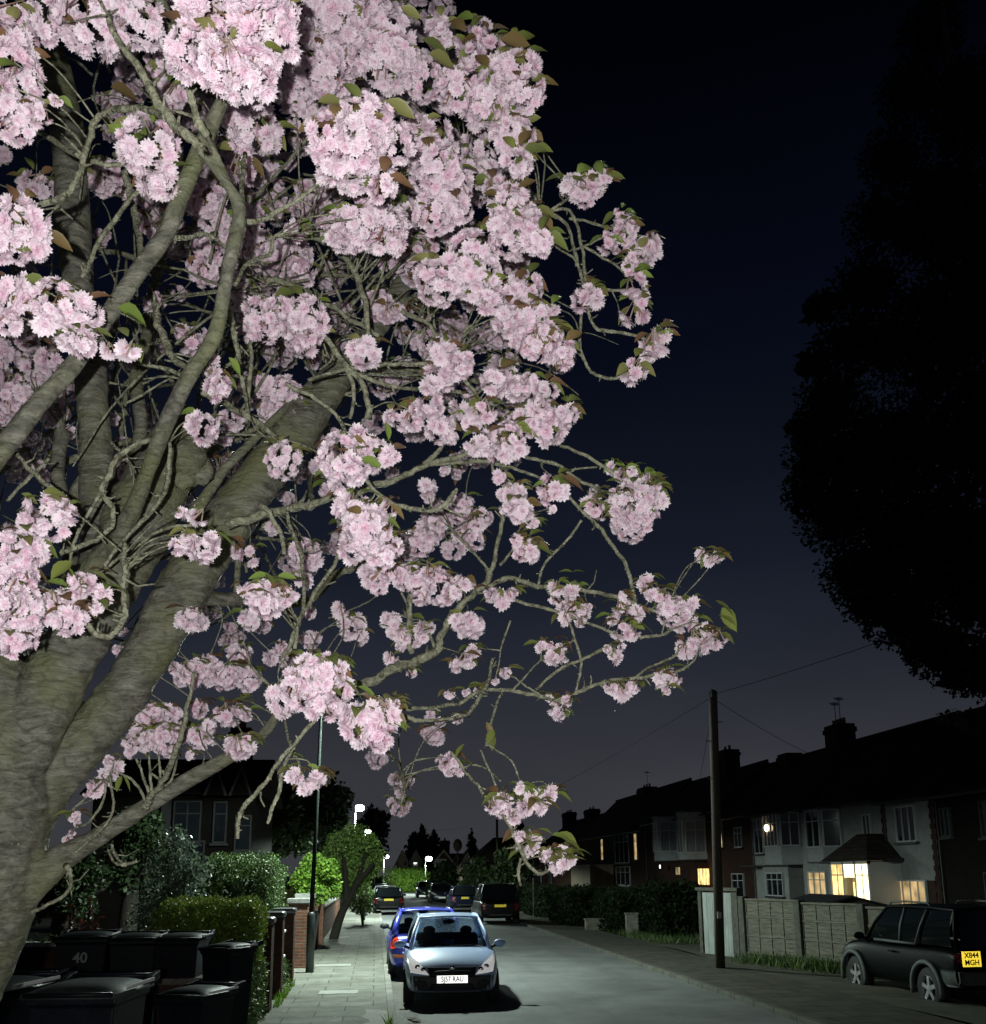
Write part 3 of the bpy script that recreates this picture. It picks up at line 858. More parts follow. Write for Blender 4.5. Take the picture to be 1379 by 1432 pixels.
def cluster_mesh(name, fr, petals, lod, seed, loose=False):
    """a ball of double flowers, radius 1; fr = flower radius; petals = ((count, length, tilt deg), ...)"""
    rg = np.random.default_rng(seed)
    nf = max(5, int(3.0 / fr ** 2 * (0.5 if loose else 0.9)))
    Vs, Fs, Cs = [], [], []; o = 0
    for i in range(nf):
        z = 1 - 2 * (i + 0.5) / nf
        if z > (0.35 if loose else 0.9): continue
        q = i * 2.39996 + rg.uniform(-0.4, 0.4)
        a = np.array([math.sqrt(1 - z * z) * math.cos(q), math.sqrt(1 - z * z) * math.sin(q), z]) + rg.normal(size=3) * 0.16
        a /= np.linalg.norm(a)
        c = a * (1 - fr * 0.72) * rg.uniform(0.86, 1.06)
        ax = a + rg.normal(size=3) * 0.28 + np.array([0, 0, -0.12]); ax /= np.linalg.norm(ax)
        e = np.cross(ax, rg.normal(size=3)); e /= np.linalg.norm(e); h = np.cross(ax, e)
        fp = rg.random() ** 1.6
        fs = fr * rg.uniform(0.85, 1.2)
        for wi, (cnt, ln, tilt) in enumerate(petals):
            for k in range(cnt):
                ph = 2 * math.pi * (k + 0.5 * wi) / cnt + rg.uniform(-0.3, 0.3)
                T = R(tilt + rg.uniform(-16, 16)); L = ln * fs * rg.uniform(0.82, 1.18)
                rad = e * math.cos(ph) + h * math.sin(ph); tan = -e * math.sin(ph) + h * math.cos(ph)
                fw = rad * math.sin(T) + ax * math.cos(T); nn = ax * math.sin(T) - rad * math.cos(T)
                W = L * rg.uniform(0.25, 0.36)
                tw = rg.uniform(-0.25, 0.25)
                rows = ((0.0, 0.22, 0.0), (0.58, 1.0, 0.10), (0.94, 0.72, 0.02)) if lod else ((0.0, 0.3, 0), (0.9, 0.95, 0.03))
                vs = []
                for u, wd, bow in rows:
                    for s_ in (-1, 0, 1) if lod else (-1, 1):
                        uu = u - (0.2 if (s_ == 0 and u > 0.9) else 0) + (0.06 * rg.uniform(-1, 1) if u > 0.5 else 0)
                        cup = 0.16 * (s_ * s_) * wd * W - bow * L
                        vs.append(c + fw * (L * uu) + tan * (s_ * wd * W + tw * u * W) + nn * (cup + 0.05 * L * rg.uniform(-1, 1) * u))
                vs = np.array(vs)
                mixb = 0.42 * fp - 0.07 + 0.14 * wi / 2 + rg.uniform(-0.06, 0.06)
                cc = []
                for u, _, _ in rows:
                    t = np.clip(mixb + 0.42 * (0.75 - u), 0, 1)
                    col = PALE * (1 - t) + PINK * t
                    if u > 0.8: col = col * 0.72 + WHITE * 0.28
                    cc += [col] * (3 if lod else 2)
                Vs.append(vs); Cs.append(np.array(cc))
                if lod:
                    Fs.append(np.array([(0, 1, 4, 3), (1, 2, 5, 4), (3, 4, 7, 6), (4, 5, 8, 7)]) + o); o += 9
                else:
                    Fs.append(np.array([(0, 1, 3, 2)]) + o); o += 4
        # the flower's stalk and calyx, reddish green
        if loose or rg.random() < 0.25:
            b0 = np.array([0, 0, 0.75]) + rg.normal(size=3) * 0.08
            t1 = c - ax * fs * 0.1
            sd = np.cross(t1 - b0, rg.normal(size=3)); sd /= np.linalg.norm(sd) + 1e-9
            for s2 in (sd, np.cross(sd, (t1 - b0) / np.linalg.norm(t1 - b0))):
                w_ = fr * 0.055
                Vs.append(np.array([b0 - s2 * w_, b0 + s2 * w_, t1 + s2 * w_ * 2, t1 - s2 * w_ * 2]))
                Cs.append(np.array([(0.20, 0.17, 0.06), (0.20, 0.17, 0.06), (0.36, 0.12, 0.08), (0.36, 0.12, 0.08)]))
                Fs.append(np.array([(0, 1, 2, 3)]) + o); o += 4
    return np.concatenate(Vs), np.concatenate(Fs), np.concatenate(Cs)


P_HI = ((12, 1.0, 80), (9, 0.86, 52), (6, 0.62, 24))
P_LO = ((9, 1.0, 74), (6, 0.75, 38))
FRAME = 0.0205         # flower radius in metres
LIB = {}
for kind, fr in (('big', 0.27), ('mid', 0.44), ('small', 0.7)):
    for sd in range(4):
        V_, F_, C_ = cluster_mesh(kind, fr, P_HI, True, sd * 7 + len(kind), loose=(sd == 3 and kind != 'big'))
        me = bpy.data.meshes.new('blossom_' + kind)
        me.from_pydata(V_.tolist(), [], F_.tolist())
        a_ = me.color_attributes.new('Col', 'FLOAT_COLOR', 'POINT')
        q_ = np.ones((len(V_), 4), dtype=np.float32); q_[:, :3] = C_
        a_.data.foreach_set('color', q_.ravel())
        me.materials.append(M_PETAL)
        LO = cluster_mesh(kind, fr * 1.1, P_LO, False, sd * 5 + 1, loose=(sd == 3 and kind != 'big'))
        LIB[kind, sd] = (me, LO, (V_, F_, C_))


def kind_of(rad):
    f = FRAME / max(rad, 0.01)
    return 'big' if f < 0.36 else 'mid' if f < 0.57 else 'small'


order = sorted(range(len(clusters)), key=lambda i: -clusters[i][2] if -20 < clusters[i][3] < 1060 and clusters[i][4] > -20 else 0)
rest = []
for n_, i in enumerate(order):
    c, rad, rpx, x, y = clusters[i]
    kd = kind_of(rad)
    loose = (x > 745 and y > 640) or (n_ > 140 and rnd.random() < 0.3)
    sd = 3 if (loose and kd != 'big') else rnd.randrange(3)
    rot = Matrix.Rotation(rnd.uniform(0, 6.28), 4, 'Z') @ Matrix.Rotation(rnd.uniform(-0.5, 0.5), 4, 'X') @ Matrix.Rotation(rnd.uniform(-0.5, 0.5), 4, 'Y')
    s3 = Matrix.Diagonal((rad * rnd.uniform(0.92, 1.1), rad * rnd.uniform(0.92, 1.1), rad * rnd.uniform(0.92, 1.1), 1))
    if n_ < 100:
        o = bpy.data.objects.new('blossom_cluster', LIB[kd, sd][0]); COL.objects.link(o)
        o.parent = cherry
        o.matrix_parent_inverse = wm(cherry).inverted()
        o.matrix_basis = Matrix.Translation(c) @ rot @ s3
    else:
        V_, F_, C_ = LIB[kd, sd][2] if rpx > 8 else LIB[kd, sd][1]
        M_ = np.array(rot @ s3)[:3, :3]
        rest.append((V_ @ M_.T + np.array(c), F_, C_ * (1 + 0.06 * (rnd.random() - 0.5))))
V_, F_, C_ = cat(*rest)
ob_ = np_mesh('blossoms', V_, F_, C_, M_PETAL, cherry); ob_['kind'] = 'stuff'


# ---- leaves: whorls above the clusters
LV = []
GREENS = [np.array(q) for q in ((0.17, 0.20, 0.05), (0.13, 0.16, 0.045), (0.20, 0.20, 0.07), (0.16, 0.115, 0.045), (0.18, 0.105, 0.055), (0.16, 0.23, 0.05))]


def leaf(base, d, L, droop, col, roll=0.0):
    d = np.array(d, float); d /= np.linalg.norm(d)
    side = np.cross(d, (0, 0, 1.0)); side /= np.linalg.norm(side) + 1e-6
    nn = np.cross(side, d)
    s2 = side * math.cos(roll) + nn * math.sin(roll); nn = np.cross(s2, d); side = s2
    W = L * 0.235
    prof = ((0.0, 0.05), (0.12, 0.45), (0.35, 0.95), (0.58, 1.0), (0.8, 0.62), (0.92, 0.25), (1.0, 0.02))
    vs = []; cc = []
    for u, w in prof:
        c = np.array(base) + d * (L * u) + np.array((0, 0, -1)) * (droop * L * u * u)
        for s in (-1, 0, 1):
            vs.append(c + side * (s * w * W) + nn * (abs(s) * w * W * 0.38))
            cc.append(col * (1.0 if s else 1.12))
    n = len(prof)
    fs = [(i * 3 + j, i * 3 + j + 1, (i + 1) * 3 + j + 1, (i + 1) * 3 + j) for i in range(n - 1) for j in (0, 1)]
    LV.append((np.array(vs), np.array(fs), np.array(cc)))


rightv = np.array(CR @ V3((1, 0, 0)))
for i in order:
    c, rad, rpx, x, y = clusters[i]
    if rpx < 7: continue
    n = rnd.choice([2, 3, 4, 5]) if rpx > 14 else rnd.choice([0, 1, 2, 3])
    edge = x > 690 or y > 900
    if edge: n += rnd.choice([1, 2, 3, 4])
    if x < 160 and y > 650: n += 1
    if 250 < x < 690 and y < 500 and rnd.random() < 0.5: n = max(0, n - 1)
    tint = rnd.randrange(len(GREENS))
    a0 = rnd.uniform(0, 6.28)
    for k_ in range(n):
        a = a0 + k_ * 6.28 / max(n, 1) + rnd.uniform(-0.5, 0.5)
        dx, dy = math.cos(a), math.sin(a)
        if edge and rnd.random() < 0.55: dx = abs(dx)
        dv = V3((dx, dy, rnd.uniform(0.05, 0.55)))
        bs_ = c + V3((dx * rad * 0.35, dy * rad * 0.35, rad * rnd.uniform(0.45, 0.9)))
        g = GREENS[tint if rnd.random() < 0.6 else rnd.randrange(len(GREENS))] * rnd.uniform(0.8, 1.15)
        leaf(bs_, dv, rnd.uniform(0.040, 0.074) * (1 if rad > 0.04 else 0.85), rnd.uniform(0.25, 0.75), g, rnd.uniform(-0.5, 0.5))
# leaves that show clearly in the photograph: x,y,dx,dy(px),depth
for (x, y, dx, dy, d, g) in [(195, 170, -62, 18, 1.95, 2), (155, 122, 50, 22, 2.1, 3), (480, 145, -52, -8, 1.95, 2), (540, 140, 55, 32, 1.95, 2), (505, 160, 65, 28, 1.9, 2),
                             (600, 75, 45, 22, 2.3, 2), (590, 55, 50, 30, 2.4, 1), (560, 10, 40, 20, 2.3, 2), (700, 55, 55, 8, 2.5, 3), (720, 80, 45, -6, 2.5, 3), (690, 40, 30, 0, 2.6, 3),
                             (100, 785, -38, 30, 2.1, 0), (92, 790, 20, 38, 2.15, 5), (130, 800, 35, 22, 2.1, 1), (15, 345, 42, 6, 1.8, 1), (165, 430, 50, 25, 2.0, 5), (175, 440, 38, 20, 2.0, 5),
                             (320, 500, 20, 28, 2.3, 5), (290, 735, 30, 26, 2.2, 5), (60, 690, 50, 6, 2.05, 0), (30, 690, 30, 18, 2.1, 1), (378, 805, -42, 4, 2.3, 5), (388, 806, 38, 2, 2.3, 5), (370, 800, 18, 28, 2.3, 1),
                             (455, 940, -6, 30, 2.15, 0), (470, 930, 30, 22, 2.15, 4), (480, 950, 34, 34, 2.15, 0), (500, 960, 35, 20, 2.15, 5), (505, 970, 40, 25, 2.2, 4), (545, 990, 30, 35, 2.2, 3),
                             (170, 1085, -8, 26, 2.9, 0), (172, 1085, 12, 26, 2.9, 0), (425, 1060, -38, -10, 2.3, 5), (420, 1068, -28, 8, 2.3, 0), (430, 1070, 24, 8, 2.3, 5), (415, 1075, 10, 22, 2.3, 1),
                             (985, 770, -24, -6, 3.0, 1), (995, 770, 30, -2, 3.0, 3), (1000, 840, 34, 26, 3.05, 1), (1005, 860, 32, 18, 3.05, 0), (1010, 850, 26, 40, 3.05, 0), (970, 840, 35, 12, 3.05, 3),
                             (925, 672, 14, -8, 3.0, 3), (930, 680, 14, 10, 3.0, 3), (780, 1165, 36, 18, 2.6, 0), (790, 1175, 32, 20, 2.55, 0), (772, 1168, 34, 8, 2.55, 5), (750, 1160, 30, 6, 2.6, 0), (745, 1180, -8, 22, 2.6, 1),
                             (685, 1025, 4, 30, 2.8, 1), (690, 1020, -10, 26, 2.8, 0), (680, 1010, 12, 24, 2.8, 3), (650, 1040, -16, 24, 2.8, 0), (800, 800, -28, -2, 3.1, 0), (800, 800, 26, -2, 3.1, 1),
                             (885, 850, -35, 8, 3.1, 5), (880, 870, 30, 12, 3.1, 0), (745, 180, 20, 26, 2.5, 3), (735, 215, 28, 5, 2.5, 3), (760, 300, 16, 30, 2.5, 3), (540, 590, 4, 30, 2.3, 5), (545, 705, 26, 26, 2.3, 3)]:
    p0 = atd(x, y, d); p1 = atd(x + dx, y + dy, d * rnd.uniform(0.97, 1.03))
    L = max((p1 - p0).length * 0.72, 0.03)
    leaf(p0, (p1 - p0) + V3((0, 0, L * 0.2)), L, 0.22, GREENS[g] * rnd.uniform(0.9, 1.15), rnd.uniform(-0.2, 0.9))
V_, F_, C_ = cat(*LV)
np_mesh('leaves', V_, F_, C_, M_LEAF, cherry, True)

# ---- fine twigs: each cluster hangs from the nearest wood; a tangle deep in the crown
BP = np.array([tuple(p) for p in BPTS])
for i, (c, rad, rpx, x, y) in enumerate(clusters):
    if rnd.random() < 0.35 and rpx < 14 and x < 700: continue
    top = c + V3((0, 0, rad * 0.5))
    dd = np.linalg.norm(BP - np.array(top), axis=1)
    j = int(dd.argmin())
    if dd[j] > 0.45: continue
    e = V3(BP[j]); ln = (e - top).length
    if ln < 0.03 or ln > 1.3: continue
    mid = (e + top) / 2 + V3((rnd.uniform(-1, 1), rnd.uniform(-1, 1), rnd.uniform(-0.2, 1.0))) * ln * 0.2
    r0 = 0.0022 + 0.0018 * ln
    p, r = spline([(*top, 0.002), (*mid, r0 * 0.8), (*e, r0)], 5)
    twig(p, r, 5)
k = 0
while k < 150:
    if k % 2:
        x, y = rnd.uniform(390, 620), rnd.uniform(320, 560)
    else:
        x, y = rnd.uniform(60, 760), rnd.uniform(40, 780)
        if not inpoly(x, y, POLY) and x > 420: k += 1; continue
    if x > 560 and y < 260: k += 1; continue
    d = rnd.uniform(3.0, 4.4); L = rnd.uniform(0.25, 0.7)
    a = rnd.gauss(0.9, 0.7); p = atd(x, y, d)
    dr = V3((math.cos(a) * rnd.choice([1, 1, -1]), rnd.uniform(-0.6, 0.6), math.sin(a))).normalized()
    sd_ = dr.cross(V3((rnd.uniform(-1, 1), rnd.uniform(-1, 1), 0.3))).normalized() * L * rnd.uniform(-0.2, 0.2)
    r0 = rnd.uniform(0.0028, 0.0065)
    pp, r = spline([(*p, r0), (*(p + dr * L * 0.4 + sd_), r0 * 0.85), (*(p + dr * L * 0.75 + sd_ * 0.6), r0 * 0.65), (*(p + dr * L - V3((0, 0, 0.06))), r0 * 0.4)], 4)
    twig(pp, r, 5); k += 1
for _ in range(110):
    x, y = rnd.uniform(-20, 470), rnd.uniform(360, 900)
    d = rnd.uniform(3.9, 5.6); L = rnd.uniform(0.3, 0.9); p = atd(x, y, d)
    a = rnd.gauss(1.1, 0.6); dr = V3((math.cos(a) * rnd.choice([1, 1, -1]), rnd.uniform(-0.5, 0.5), math.sin(a))).normalized()
    sd_ = dr.cross(V3((rnd.uniform(-1, 1), rnd.uniform(-1, 1), 0.3))).normalized() * L * rnd.uniform(-0.15, 0.15)
    r0 = rnd.choice([0.004, 0.006, 0.009, 0.014])
    pp, r = spline([(*p, r0), (*(p + dr * L * 0.4 + sd_), r0 * 0.85), (*(p + dr * L * 0.75 + sd_ * 0.6), r0 * 0.65), (*(p + dr * L), r0 * 0.4)], 4)
    twig(pp, r, 6)
twmb.build('branches', M_TWIG, cherry, True)
# ================================================================== ground, road, pavements
def asphalt(name, c, patch=0.5):
    m, nt, b, N, L = _nt(name)
    tc = N.new('ShaderNodeTexCoord')
    n1 = N.new('ShaderNodeTexNoise'); n1.inputs['Scale'].default_value = 0.7; n1.inputs['Detail'].default_value = 7; n1.inputs['Roughness'].default_value = 0.65
    n2 = N.new('ShaderNodeTexNoise'); n2.inputs['Scale'].default_value = 55; n2.inputs['Detail'].default_value = 3
    L.new(tc.outputs['Object'], n1.inputs['Vector']); L.new(tc.outputs['Object'], n2.inputs['Vector'])
    ad = N.new('ShaderNodeMath'); ad.operation = 'MULTIPLY_ADD'; ad.inputs[1].default_value = 0.55
    L.new(n2.outputs['Fac'], ad.inputs[0]); L.new(n1.outputs['Fac'], ad.inputs[2])
    r = N.new('ShaderNodeValToRGB')
    r.color_ramp.elements[0].position = 0.55; r.color_ramp.elements[0].color = (*[x * (1 - patch) for x in c], 1)
    r.color_ramp.elements[1].position = 0.98; r.color_ramp.elements[1].color = (*[x * (1 + patch) for x in c], 1)
    L.new(ad.outputs[0], r.inputs['Fac']); L.new(r.outputs['Color'], b.inputs['Base Color'])
    b.inputs['Roughness'].default_value = 0.8
    bp = N.new('ShaderNodeBump'); bp.inputs['Strength'].default_value = 0.6; bp.inputs['Distance'].default_value = 0.012
    L.new(n2.outputs['Fac'], bp.inputs['Height']); L.new(bp.outputs[0], b.inputs['Normal'])
    return m


M_ROAD = asphalt('road_asphalt', (0.12, 0.127, 0.125), 0.42)
M_PATCH = asphalt('worn_tarmac', (0.17, 0.165, 0.135), 0.65)
M_SLAB = bricks('paving_slabs', (0.19, 0.195, 0.165), (0.245, 0.25, 0.22), (0.10, 0.10, 0.078), 0.93, 0.62, 0.012, horiz=True, swap=True, bump=0.6)
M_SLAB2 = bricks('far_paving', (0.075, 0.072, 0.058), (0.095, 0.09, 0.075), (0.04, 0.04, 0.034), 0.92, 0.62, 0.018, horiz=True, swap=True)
M_PALE = mat('new_slab', (0.31, 0.315, 0.28), 0.85, var=0.15, vs=6, bump=0.2)
M_KERB = bricks('kerb_stones', (0.24, 0.24, 0.21), (0.30, 0.30, 0.27), (0.06, 0.06, 0.05), 0.92, 4.0, 0.02, horiz=True, offs=0.0)
M_SOIL = mat('soil', (0.028, 0.030, 0.018), 0.95, var=0.5, vs=2.5, bump=0.8, bs=18)
M_VERGE = mat('verge', (0.055, 0.053, 0.035), 0.95, var=0.5, vs=1.3, bump=0.8, bs=22)
M_GRAVEL = mat('garden_ground', (0.05, 0.045, 0.035), 0.95, var=0.5, vs=5, bump=1.0, bs=40)

M_KERB2 = bricks('dark_kerb_stones', (0.12, 0.12, 0.10), (0.15, 0.15, 0.13), (0.04, 0.04, 0.033), 0.92, 4.0, 0.02, horiz=True, offs=0.0)  # darker copy of the kerb stones, for the right side
KX, PX, RX = 0.36, -1.68, 6.5      # left kerb line, back of the left pavement, right kerb line
YE = 118.0
mb = MB(); mb.grid(lambda u, v: (-420 + 840 * u, -60 + 900 * v, -0.16), 8, 8); struct(mb, 'ground', M_SOIL)
mb = MB(); mb.grid(lambda u, v: (KX - 0.02 + (RX - KX + 0.04) * u, -12 + (YE + 12) * v, 0.03 * math.sin(math.pi * u)), 10, 40); struct(mb, 'road', M_ROAD, smooth=True)
mb = MB(); mb.mm(-40, 60, YE, YE + 6, -0.3, 0.012); struct(mb, 'cross_road', M_ROAD)
mb = MB(); mb.mm(PX - 0.35, KX - 0.13, -12, YE, -0.3, 0.10); struct(mb, 'pavement', M_SLAB)
mb = MB(); mb.mm(KX - 0.128, KX, -12, YE, -0.3, 0.115); struct(mb, 'kerb', M_KERB, bevel=0.012)
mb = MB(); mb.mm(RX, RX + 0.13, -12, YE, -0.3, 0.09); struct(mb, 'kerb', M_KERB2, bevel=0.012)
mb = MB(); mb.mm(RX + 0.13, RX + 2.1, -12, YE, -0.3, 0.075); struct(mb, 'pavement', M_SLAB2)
mb = MB(); mb.grid(lambda u, v: (RX + 2.1 + 16 * u, -12 + 47 * v, 0.075 - 0.22 * min(1, u * 2.2) + 0.03 * math.sin(17 * u + 9 * v) * math.sin(31 * v)), 30, 60)
struct(mb, 'verge', M_VERGE, smooth=True)
mb = MB(); mb.mm(-16, PX - 0.36, 3.0, 15.0, -0.3, 0.47); struct(mb, 'front_garden', M_GRAVEL)
mb = MB(); mb.mm(-16, PX - 0.36, 15.2, 110, -0.3, 0.18); struct(mb, 'garden_ground', M_SOIL)
# a strip of broken tarmac against the kerb, and the paler replacement slabs
mb = MB()
e1 = [(KX - 0.135, y) for y in (11.0, 13, 15, 16.2, 17.3)]
e2 = [(-0.02 - 0.18 * rnd.random(), 17.5 - 0.45 * k) for k in range(15)]
mb.poly([(x, y, 0.1045) for x, y in e1 + e2]); struct(mb, 'tarmac_strip', M_PATCH)
mb = MB()
for (px0, px1, py) in [(445, 500, 1391), (440, 490, 1352), (455, 488, 1312)]:
    a, b_ = gnd(px0, py, 0.1), gnd(px1, py, 0.1)
    mb.mm(a.x, b_.x, a.y, a.y + 0.58, 0.095, 0.1085)
struct(mb, 'pale_paving', M_PALE)
# gutter dirt
mb = MB()
l = [(KX + 0.002, 10 + k * 0.5) for k in range(60)]
r_ = [(KX + 0.20 + 0.22 * rnd.random(), 10 + k * 0.5) for k in range(60)]
mb.poly([(x, y, 0.004 + 0.03 * math.sin(math.pi * min(1, (x - KX + .02) / (RX - KX)))) for x, y in l + r_[::-1]])
struct(mb, 'gutter', asphalt('gutter_grit', (0.075, 0.07, 0.055), 0.6))
mb = MB()
for t in range(11):
    x, y = KX + rnd.uniform(0.15, 0.5), rnd.uniform(13.5, 17.2)
    n_ = 8; mb.poly([(x + rnd.uniform(.04, .14) * math.cos(6.28 * k / n_), y + rnd.uniform(.06, .22) * math.sin(6.28 * k / n_), 0.034) for k in range(n_)])
struct(mb, 'road_stain', mat('stain', (0.06, 0.055, 0.04), 0.9, var=0.4, vs=8))

# ------------------------------------------------------------------ street lamps
M_POST = mat('lamp_post_paint', (0.035, 0.045, 0.042), 0.4, var=0.3, vs=8)
M_POSTG = mat('galvanised_post', (0.12, 0.125, 0.10), 0.6, 0.0, var=0.2, vs=10)
M_LED = emis('lamp_lens', (0.85, 1.0, 0.95), 30.0)
M_HEAD = mat('lamp_head', (0.25, 0.26, 0.26), 0.5, 0.3, var=0.1)
LAMP_P = 4600.0


def lamp(name, x, y, z0, zt, label, power, post=M_POST, arm=0.45, lens=0.13, lean=0.0):
    r = empty(name, (x, y, z0), label, 'street lamp', 'street lamps along the road')
    b = MB(); b.lathe([(0.095, 0), (0.095, 1.25), (0.085, 1.3), (0.055, 1.34)], (x, y, z0), 14); b.build('base', M_POST, r, True)
    p = MB(); top = V3((x + lean, y, zt))
    p.tube([(x, y, z0 + 1.3), (x + lean * 0.5, y, (zt + z0) / 2), top], [0.055, 0.045, 0.034], 12); p.build('pole', post, r, True)
    h = MB(); h.tube([top, top + V3((arm * 0.5, 0, 0.07)), top + V3((arm, 0, 0.09))], [0.034, 0.03, 0.028], 8); h.build('bracket', post, r, True)
    c = top + V3((arm + lens, 0, 0.10))
    h = MB(); h.obox(c, (lens * .75, 0, 0), (0, lens * .6, 0), (0, 0, 0.03)); h.build('lamp_head', M_HEAD, r, bevel=0.025)
    g = MB(); g.ball(c - V3((0, 0, lens * .75)), lens, 14, (1.1, 1.0, 0.85)); g.build('lens', M_LED, r, True)
    l = bpy.data.lights.new('street_light', 'SPOT'); l.energy = power; l.color = (0.83, 1.0, 0.90)
    l.spot_size = R(176); l.spot_blend = 0.1; l.shadow_soft_size = 0.12
    o = bpy.data.objects.new('street_light', l); COL.objects.link(o); o.location = c - V3((0, 0, lens * 1.62 + .03))
    return r


b1 = gnd(433, 1360, 0.1)
lamp('street_lamp', b1.x, b1.y, 0.1, 6.4, 'tall dark lamp post nearest on the left, its head hidden by pink blossom', LAMP_P, post=mat('black_green_paint', (0.012, 0.016, 0.014), 0.9, var=0.3, vs=8, spec=.05), arm=1.2, lean=0.10)
p2 = atY(497, 1128, 60)
lamp('street_lamp', p2.x, 60, 0.1, p2.z, 'pale lamp post glowing above the leafy tree by the left pavement', LAMP_P, M_POSTG, 0.03, 0.24)
p3 = atY(510, 1163, 50)
lamp('street_lamp', p3.x, 50, 0.1, p3.z, 'lamp shining through twigs at the top right of the leafy tree', LAMP_P * 0.6, M_POSTG, 0.03, 0.13)
p4 = atY(537, 1197, 112)
lamp('street_lamp', p4.x, 112, 0.1, p4.z, 'small distant lamp above the lit hedge at the road end', LAMP_P * 0.9, M_POSTG, 0.03, 0.24)
p5 = atY(595, 1199, 108)
lamp('street_lamp', p5.x, 108, 0.0, p5.z, 'small distant lamp just right of the twin gables', LAMP_P * 0.7, M_POSTG, 0.03, 0.32)

# ------------------------------------------------------------------ brick and timber on the left
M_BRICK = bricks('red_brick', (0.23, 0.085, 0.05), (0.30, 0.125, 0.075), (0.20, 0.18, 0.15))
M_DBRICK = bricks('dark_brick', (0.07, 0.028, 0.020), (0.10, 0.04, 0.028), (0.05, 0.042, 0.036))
M_CAP = mat('concrete_cap', (0.30, 0.30, 0.28), 0.8, var=0.3, vs=9, bump=0.4)
M_DCAP = mat('slate_cap', (0.06, 0.062, 0.065), 0.4, var=0.35, vs=9, bump=0.25)
M_METAL = mat('bright_metal', (0.75, 0.74, 0.70), 0.3, 0.6, var=0.1)


def pier(px_r, w, top, ymid, brick, capm, label, group, zb=0.1, round_=True, x1=None):
    xr = PX if x1 is None else x1
    r = empty('gate_pier', (xr - w / 2, ymid, zb), label, 'gate pier', group)
    m = MB(); m.mm(xr - w, xr, ymid - w / 2, ymid + w / 2, zb - 0.2, top - 0.12); m.build('shaft', brick, r, bevel=0.006)
    c = MB(); e = 0.035
    c.mm(xr - w - e, xr + e, ymid - w / 2 - e, ymid + w / 2 + e, top - 0.12, top)
    c.build('cap', capm, r, bevel=0.055 if round_ else 0.012)
    return r


G_P = 'gate piers along the left pavement'
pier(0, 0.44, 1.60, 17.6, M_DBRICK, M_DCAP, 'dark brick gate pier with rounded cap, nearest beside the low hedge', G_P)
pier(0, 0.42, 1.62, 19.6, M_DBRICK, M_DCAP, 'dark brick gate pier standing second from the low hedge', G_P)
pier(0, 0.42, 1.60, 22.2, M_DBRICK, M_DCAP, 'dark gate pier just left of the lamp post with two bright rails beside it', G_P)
pier(0, 0.46, 1.72, 25.4, M_BRICK, M_CAP, 'lit orange brick pier behind the lamp post base', G_P, round_=False, x1=-1.6)
pier(0, 0.46, 1.78, 28.0, M_BRICK, M_CAP, 'lit orange brick pier under the bright green bush', G_P, round_=False, x1=-1.62)
pier(0, 0.46, 1.55, 33.5, M_BRICK, M_CAP, 'orange brick pier beside the leaning tree trunk', G_P, round_=False, x1=-1.62)

r = empty('garden_gate', (-1.9, 20.8, 0.1), 'dark timber side gate with two bright metal rails between piers', 'gate')
m = MB(); m.mm(-1.95, -1.90, 19.82, 21.98, 0.22, 1.42); m.build('boards', mat('dark_timber', (0.045, 0.03, 0.02), 0.7, var=0.4, vs=6, sc=(1, 9, 1)), r, bevel=0.006)
for z in (1.16, 0.67):
    m = MB(); m.mm(-1.897, -1.80, 20.2, 21.6, z - 0.03, z + 0.03); m.build('rail', mat('white_paint', (0.8, 0.8, 0.76), 0.5, var=0.05), r, bevel=0.02)
# low walls
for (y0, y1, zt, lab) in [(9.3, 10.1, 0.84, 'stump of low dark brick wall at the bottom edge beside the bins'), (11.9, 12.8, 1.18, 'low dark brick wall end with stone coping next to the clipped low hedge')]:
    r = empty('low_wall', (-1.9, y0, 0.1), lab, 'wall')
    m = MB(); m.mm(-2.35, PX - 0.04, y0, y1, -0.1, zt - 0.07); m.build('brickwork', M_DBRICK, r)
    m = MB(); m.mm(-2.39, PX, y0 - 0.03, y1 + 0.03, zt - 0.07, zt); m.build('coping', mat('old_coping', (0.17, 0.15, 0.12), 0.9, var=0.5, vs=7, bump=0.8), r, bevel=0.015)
for (y0, y1, lab) in [(28.25, 33.25, 'orange brick garden wall between the two lit piers'), (33.75, 52, 'long low brick garden wall under the leafy tree')]:
    r = empty('garden_wall', (-1.9, y0, 0.1), lab, 'wall')
    m = MB(); m.mm(-2.0, -1.75, y0, y1, -0.1, 1.12); m.build('brickwork', M_BRICK, r)
    m = MB(); m.mm(-2.04, -1.71, y0, y1, 1.12, 1.18); m.build('coping', M_CAP, r, bevel=0.01)
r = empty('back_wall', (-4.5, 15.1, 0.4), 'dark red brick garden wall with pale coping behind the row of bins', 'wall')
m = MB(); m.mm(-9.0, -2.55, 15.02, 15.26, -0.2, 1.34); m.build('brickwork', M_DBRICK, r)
m = MB(); m.mm(-9.0, -2.50, 14.98, 15.30, 1.34, 1.40); m.build('coping', mat('pale_coping', (0.42, 0.41, 0.37), 0.8, var=0.35, vs=6, bump=0.4), r, bevel=0.01)
